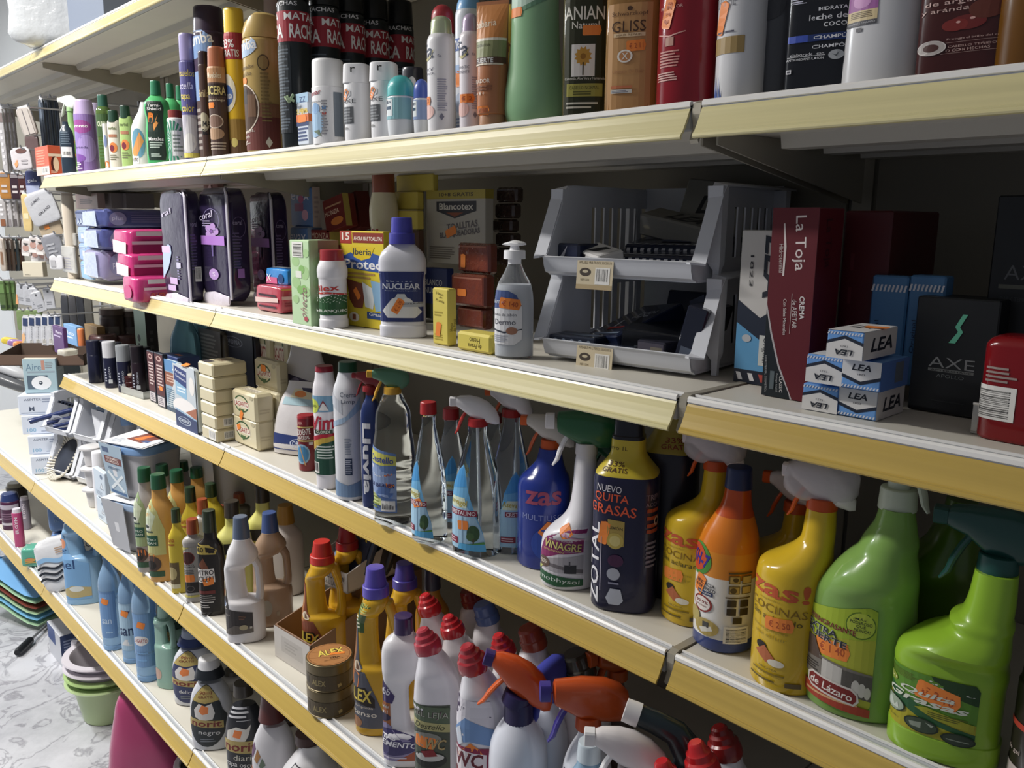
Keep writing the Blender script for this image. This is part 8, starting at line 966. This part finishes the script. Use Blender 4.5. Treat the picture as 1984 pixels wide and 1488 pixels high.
# ---- on the floor
def scoop(k, c):
    P = onZ(22, 1215, 0); t = root('dustpan', ('lowest', 'second', 'third', 'fourth', 'fifth', 'topmost')[k]+' dustpan of the stack on the floor, '+('pale green', 'sky blue', 'pale green', 'red-brown', 'pale green', 'sky blue')[k], 'dustpan', (P[0]-.08, P[1]+.10, .02+.026*k), 28, 'stacked dustpans'); mb = MB()
    mb.tube([(-.17, 0, .085), (-.10, 0, .08), (-.02, 0, .062), (.05, 0, .03), (.12, 0, .012), (.17, 0, .006)], [.10, .115, .12, .12, .125, .12], M(c, .25, coat=.3), 20, up=(0, 1, 0), el=.05); mb.build('pan', t)
    mb = MB(); mb.tube([(-.16, 0, .082), (-.24, 0, .10), (-.30, 0, .105)], [.016, .013, .014], M(c, .3), 12); mb.build('handle', t)
for k, c in enumerate(('a8c8a0', '7ab4dc', 'a8c8a0', '7a3c34', 'a8c8a0', '7ab0e0')): scoop(k, c)
P = onZ(60, 1232, 0)
for k in range(4):
    t = root('broom_head', ('nearest', 'second', 'third', 'farthest')[k]+' dark grey broom head lying under the stacked dustpans', 'broom', (P[0]-.16+.09*k, P[1]+.16+.045*k, .0), 20+6*k); mb = MB(); mb.box((0, 0, .012), (.30, .05, .022), M('3a3e46', .4), .006); mb.build('block', t); mb = MB(); mb.box((0, 0, 0), (.28, .035, .014), M('22262c', .8), .003); mb.build('bristles', t)
A, B_ = onZ(98, 1212, 0)+np.array((0, 0, .02)), onZ(34, 1274, 0)+np.array((0, 0, .02)); t = root('hand_mop', 'silver rod with a black grip lying on the marble floor', 'mop', tuple(B_), 0); D = A-B_
mb = MB(); mb.tube([tuple(D*.4), tuple(D)], [.006, .006], M('c4c6ca', .25, metal=.8), 12); mb.build('rod', t); mb = MB(); mb.tube([(0, 0, 0), tuple(D*.04), tuple(D*.38), tuple(D*.42)], [.012, .016, .016, .009], M('1c1e22', .4), 14); mb.build('grip', t)
bot('wipes_tub', 'white tub with a blue lid standing on the blue cleaning box', 'tub', (tuple(onZ(124, 1292, 0)+np.array((-.06, .09, .135))), .05, .15), 'dcdce0', [(0, .9), (.04, 1), (1, 1)], .74, ('4a6090', .72, 1, 1.08, .98), [dict(z=(.1, .6), w=1, d=[('l', .2, .3, .8, .7, 3, 'b0b4c0')])], n=3.5, v=-20)
pp = boxpx(0, 97, 122, 178, 1295, 1238, P=onZ(122, 1295, 0)); box('cleaning_box', 'white and dark blue printed carton on the floor beside the nested tubs', 'box', (pp[0], (pp[1][0], pp[1][1], .135), pp[2]), 'cfd0d6', [('r', 0, .5, .6, 1, '4a5c8c')], [('r', 0, 0, 1, 1, '36446c'), ('l', .1, .4, .7, .85, 5, '8a94b0'), ('r', .6, .1, .95, .5, '5a6a90')])
P = onZ(180, 1408, 0); P = P+np.array((-.05, .075, 0))
for k, c in enumerate(('b8cc98', 'a8c480', 'd4ced4', 'd4ced4')):
    t = root('wash_tub', ('lowest pale green', 'second, brighter green', 'third, white', 'topmost white')[k]+' tub of the nested stack on the floor', 'tub', (P[0], P[1], .002+.030*k), 0, 'nested wash tubs'); mb = MB(); m = M(c, .3, coat=.2); R_, H = .125, .15; R = []
    for q, z in ((.05, .0), (.66, 0), (.70, .012), (.90, .92), (1.06, .93), (1.10, .97), (1.08, 1), (.90, 1), (.87, .96), (.66, .04), (.05, .03)): R.append([(R_*q*math.cos(a), R_*q*math.sin(a), z*H) for a in (2*PI*i/44 for i in range(44))])
    mb.loop(R, m, (1, 1)); mb.build('bowl', t)
    if k in (0, 3): mb = MB(); a = PI*1.13; ux, uy = math.cos(a), math.sin(a); mb.tube([(R_*1.05*ux, R_*1.05*uy, H*.97), (R_*1.22*ux, R_*1.22*uy, H*.96), (R_*1.27*ux, R_*1.27*uy, H*.8), (R_*1.2*ux, R_*1.2*uy, H*.32)], [.016, .015, .014, .011], m, 10, el=.5); mb.build('spout_clip', t)
P = onZ(226, 1545, 0); HB = min(.42, hgt((P[0], P[1]+.10, 0), 1340)); t, b = bot('waste_bin', 'raspberry pink tapering bin on the floor, under the lowest shelf', 'bin', ((P[0], P[1]+.10, 0), .115, HB), 'a8446c', [(0, .92), (.02, 1), (.20, 1.04), (.22, 1.0), (.5, .84, None, -.04), (.8, .60, None, -.12), (.97, .42, None, -.18), (1, .36, None, -.18)], 1, None, v=-10, n=2.8, flat=.9, rough=.2, mat=M('a8446c', .2, coat=.4))
P = onZ(346, 1585, 0); HB = min(.42, hgt((P[0], P[1]+.11, 0), 1468)); t = root('bucket', "white-rimmed bucket with a dark inside at the frame's lower edge", 'bucket', (P[0], P[1]+.11, 0)); R_, H = .10, HB; m = M('d8ccd4', .3, coat=.2); mb = MB()
mb.loop([[(R_*q*math.cos(a), R_*q*math.sin(a), z*H) for a in (2*PI*i/44 for i in range(44))] for q, z in ((.7, 0), (.96, .9), (1.05, .92), (1.08, .97), (1.04, 1), (.92, 1), (.88, .95))], m, (1, 0)); mb.build('bucket_body', t); mb = MB()
mb.loop([[(R_*q*math.cos(a), R_*q*math.sin(a), z*H) for a in (2*PI*i/44 for i in range(44))] for q, z in ((.90, .96), (.86, .9), (.3, .88), (.02, .88))], M('2e2428', .35), (0, 1)); mb.build('inner_lid', t)
# ------------------------------------------------------------------ goods hanging in the far brush display
HM = M('b8bac0', .3, metal=.8)
def hook(lb, x, y, Y=.05):
    p = onY(x, y, Y); t = root('display_hook', lb, 'hook', (p[0], .425, p[2]), 0, 'display hooks'); mb = MB(); L = .425-Y; mb.tube([(0, 0, 0), (0, -L, 0), (0, -L-.006, .006), (0, -L-.008, .014)], .003, HM, 8); mb.build('prong', t); mb = MB(); mb.box((0, -.004, -.02), (.016, .006, .04), HM, .001); mb.build('base_plate', t)
HK = []
def hang(lb, cat, x0, y0, x1, y1, Y, col, art=None, rot=46, rl=0, th=.014, head=None, soft=True, al=None, nm=None):
    p = onY((x0+x1)/2, (y0+y1)/2, Y); e = pj(p)[2]; w = max(.012, (x1-x0)*e/CF/.9); h = (y1-y0)*e/CF
    t = root('hanging_'+(nm or cat.replace(' ', '_')), lb, cat, (p[0], p[1], p[2]-h/2), rot, None, (0, rl)); mb = MB(); m = film(col, al) if al else M(col, .25, coat=.4, bump=.25, bsc=40)
    if soft: pillow(mb, w, th, h*.94, m, .3, int(x0+y0), .04, 16, 10)
    else: mb.box((0, 0, 0), (w, th, h*.94), m, .002)
    mb.build('packet', t); mb = MB(); mb.box((0, 0, h*.90), (w*.7, .002, h*.10), M(head or 'd4d4d8', .5)); mb.build('header_card', t)
    if art: mb = MB(); paint(mb, face((0, -th/2-.001, 0), (1, 0, 0), (0, 0, 1), (0, -1, 0)), w*.9, h*.92, art, .0006); mb.build('printed_card', t)
    x = (x0+x1)/2
    if not any(abs(x-a) < 11 and abs(y0-b) < 16 for a, b in HK): HK.append((x, y0)); hook(' '.join(('prong for the '+lb).split()[:16]), x, y0+3, Y)
    return t
for i, x in enumerate((2, 9, 16, 23)): hang(('leftmost', 'second', 'third', 'fourth')[i]+' long silver-grey packet of the top row in the brush display', 'packet', x, 205, x+9, 332, .06+.02*i, ('c4c2c4', 'b4b0b0', 'c8c6c8', 'aaa6a8')[i], [('r', 0, .8, 1, .95, '8a7c7a'), ('l', .2, .1, .8, .7, 6, 'e0dee0')])
for i, x in enumerate((79, 88, 97, 106)): hang(('farthest', 'second', 'third', 'nearest')[i]+' dark slate brush handle packet by the shelf\'s end', 'brush packet', x, 188, x+9, 288, .08+.02*i, ('4c5664', '5a6472', '48525e', '566070')[i], [('r', .3, .1, .7, .95, '6a7686')])
hang('tilted silver-beige flat packet left of the dark brush handles', 'packet', 46, 205, 72, 262, .03, 'b0a8a2', [('r', .1, .05, .9, .95, 'bdb6b0'), ('r', .45, .05, .52, .95, '6a6466')], rl=-14)
hang('white packet with a brown oval window and orange sticker', 'packet', 27, 286, 62, 328, .01, 'd0ccd0', [('e', .6, .9, .3, .12, '6a4c48'), ('p', [(.1, .3), (.3, .5), (.3, .25), (.15, .1)], 'f0a070'), ('l', .5, .2, .9, .5, 2, 'a8a4a8')], rl=-6)
hang('brown-topped packet hanging behind the white packet', 'packet', 52, 258, 76, 330, .12, '6e5c5c')
for i, (x0, x1, y0, y1, c, lb) in enumerate(((0, 21, 332, 385, 'b07c40', 'amber packet in the second row of the brush display'), (22, 40, 334, 386, '3c2c34', 'dark brown packet in the second row of the brush display'), (38, 52, 336, 384, '4a2c2c', 'maroon packet in the second row of the brush display'), (52, 78, 328, 378, '4a5078', 'navy and white packet by the shelf\'s end'))):
    hang(lb, 'packet', x0, y0, x1, y1, .05, c, [('r', .1, .85, .9, .98, '8a8488'), ('l', .2, .2, .8, .6, 2, 'c8c0c0')] if i != 3 else [('t', 'gala', .5, .6, .7, .18, 'd0d4e4'), ('r', 0, 0, 1, .4, 'a8b0cc')])
for i, x in enumerate((0, 11, 22, 32)): hang(('leftmost', 'second', 'third', 'rightmost')[i]+' pale grey packet of the third row in the brush display', 'packet', x, 384, x+13, 440, .05+.02*i, ('b4b0b0', 'c8c6c8', 'b8b4b4', 'c0bcbc')[i], [('r', .15, .05, .85, .3, ('8a5a40', '9a9496', '6a6466', '8a8488')[i]), ('l', .2, .4, .8, .9, 3, 'e4e2e4')])
hang('cream bristled brush hanging head down', 'brush', 45, 372, 60, 448, .04, 'd8c088', [('r', .2, .35, .8, .5, 'e4d8b0')])
hang('large crinkled clear pouch with dark lettering, tilted', 'pouch', 66, 368, 118, 432, .02, 'c4c6cc', [('t', 'LUMEN', .36, .78, .4, .07, '4a4a54', 20), ('t', 'GALAND', .56, .42, .56, .08, '3a3a44', 20)], rl=-18, al=.8)
hang('beige card pouch with a small orange sticker, below the lettered pouch', 'pouch', 84, 420, 124, 460, .035, 'b4a48c', [('r', .25, .5, .5, .68, 'e8904c')], rl=-16)
hang('grey clear pouch at the bottom of the pouch pile', 'pouch', 92, 452, 126, 500, .03, '8e9098', [('l', .2, .2, .8, .7, 3, 'a8aab0')], rl=-14, al=.85)
for i, x in enumerate((0, 8, 17, 26, 35)): hang(('leftmost', 'second', 'third', 'fourth', 'fifth')[i]+' dark narrow packet of the fourth row in the brush display', 'packet', x, 458, x+10, 525, .06+.02*i, ('c0b4a8', '4a3c38', '5a4c44', '3c4448', '4a3430')[i], [('r', .2, .7, .8, .95, 'c8c0b8'), ('r', .3, .2, .7, .6, '8a6a54')])
for i, (x, y) in enumerate(((42, 462), (56, 456), (70, 460), (60, 474), (74, 476), (86, 478))): hang(('first', 'second', 'third', 'fourth', 'fifth', 'sixth')[i]+' small white packet with a pinkish picture, from the left of its bunch', 'packet', x, y, x+17, y+34, .03+.015*i, 'cfc8c6', [('e', .5, .5, .36, .2, 'b8948a'), ('p', [(.2, .8), (.8, .8), (.5, .6)], '4a4848'), ('r', .1, .02, .9, .2, 'e4e2e0')], rl=6)
box('soap_box', 'cream carton with tiny print hanging under the pinkish packets', 'box', (tuple(onY(69, 536, .02)), (.075, .03, .055), 46), 'd8d0bc', [('l', .1, .1, .4, .2, 2, '8a8478')])
hang('small white packet with a square label near the shelf\'s end', 'packet', 98, 494, 122, 522, .01, 'd8d8dc', [('r', .1, .2, .5, .7, 'b0b0b4')])
for i, x in enumerate((0, 10, 20)): hang(('left', 'middle', 'right')[i]+' dark green packet of the fifth row in the brush display', 'packet', x, 540, x+11, 602, .05+.02*i, '5c7248', [('r', 0, .6, 1, .9, '6c8a54'), ('r', .1, .1, .9, .2, '3a4a34')])
for i, (x, y, r_) in enumerate(((30, 548, 8), (46, 550, 4), (62, 556, -8), (72, 562, -16), (88, 556, -4))): hang(('leftmost', 'second', 'third', 'fourth', 'rightmost')[i]+' grey-white hole-punched card of the fifth row', 'card', x, y, x+18, y+42, .02+.012*i, 'bcbec4', [('r', .4, .82, .6, .92, '5a5c62'), ('l', .2, .2, .8, .4, 2, '9a9ca2')]+([('p', [(0, 0), (.3, 0), (.1, .5), (0, .5)], 'e8a878')] if i == 0 else []), rl=r_, th=.008, soft=False)
for i, x in enumerate((34, 50, 66)): hang(('left', 'middle', 'right')[i]+' olive green packet under the grey-white cards', 'packet', x, 598, x+17, 640, .10, '7a8c60', rot=40)
for i in range(6): hang(('leftmost', 'second', 'third', 'fourth', 'fifth', 'rightmost')[i]+' white toothbrush card with a barcode, standing in the brown tray', 'card', 41+12.5*i, 610-i*.6, 54+12.5*i, 672-i*.6, .0+.012*i, 'd0d2d8', [('r', .15, .72, .85, .98, '3c4a6c'), ('b', .2, .06, .7, .24), ('t', 'Dent', .5, .45, .5, .1, '6a6e78', 90)]+([('p', [(0, 0), (.5, .3), (.3, .5), (0, .4)], 'f0c090')] if i == 0 else []), rl=5, th=.006, soft=False, nm='toothbrush_card')
# brown card tray and odds and ends below the hooks
p = onY(52, 708, -.06); carton_tray('shallow brown card tray slanting out below the white cards', (p[0]-.02, p[1]+.09, p[2]), 50, .30, .16, .04, .06, '5a4a40', [('r', 0, 0, 1, 1, '6a564a'), ('r', 0, 0, 1, .08, '3a302a')])
for i, (x, y, c, lb) in enumerate(((20, 668, 'd8c04c', 'yellow'), (33, 672, '9a78b0', 'lilac'), (44, 676, 'd88a50', 'orange'))): t = root('nail_brush', lb+' plastic brush lying in the brown card tray', 'brush', tuple(onY(x, y, .0)), 50+20*i, None, (0, 10)); mb = MB(); pillow(mb, .07, .03, .03, M(c, .3, coat=.3), .6, i, .03); mb.build('brush_body', t)
for i, (x, y, c, lb) in enumerate(((14, 742, '5a5c60', 'dark grey bottle-brush bundle lying over the glove cartons'), (8, 716, 'c8cace', 'silvery roll above the glove cartons'))): t = root('brush', lb, 'brush', tuple(onY(x, y, -.02)), 50, None, (0, 20)); mb = MB(); mb.tube([(-.09, 0, 0), (-.05, 0, .006), (.06, 0, .004), (.09, 0, 0)], [.016, .024, .024, .014], M(c, .3, coat=.2), 14); mb.build('brush_body', t)
for i, x in enumerate((122, 137, 152, 167)): hang(('farthest', 'second', 'third', 'nearest')[i]+' upright dark grey packet behind the end of the fourth shelf', 'packet', x, 566, x+13, 662, .16+.02*i, ('4c4e54', '5a5a5e', '3e4046', '66645f')[i], nm='tights_packet')
# wrapped stock on the topmost shelf
for lb, x, Y, w, d, h, c in (('silvery film-wrapped bundle overhanging the topmost shelf', 118, .06, .26, .18, .20, 'c8ccd0'), ('second film-wrapped bundle on the topmost shelf', 172, .14, .22, .2, .30, 'dfe2e6')):
    P = atY(6, x, Y)[0]; t = root('wrapped_bundle', lb, 'bundle', P, 60); mb = MB(); pillow(mb, w, d, h, film(c, .85), .4, int(x), .12, 30, 18); mb.build('film_wrap', t); mb = MB(); mb.box((0, 0, .01), (w*.7, d*.7, h*.8), M('aab0b8', .5), .01); mb.build('contents', t)
P = atY(6, 226, .16)[0]; box('stock_carton', 'grey-blue carton on the topmost shelf', 'box', (P, (.16, .2, .22), 20), '7c8698')
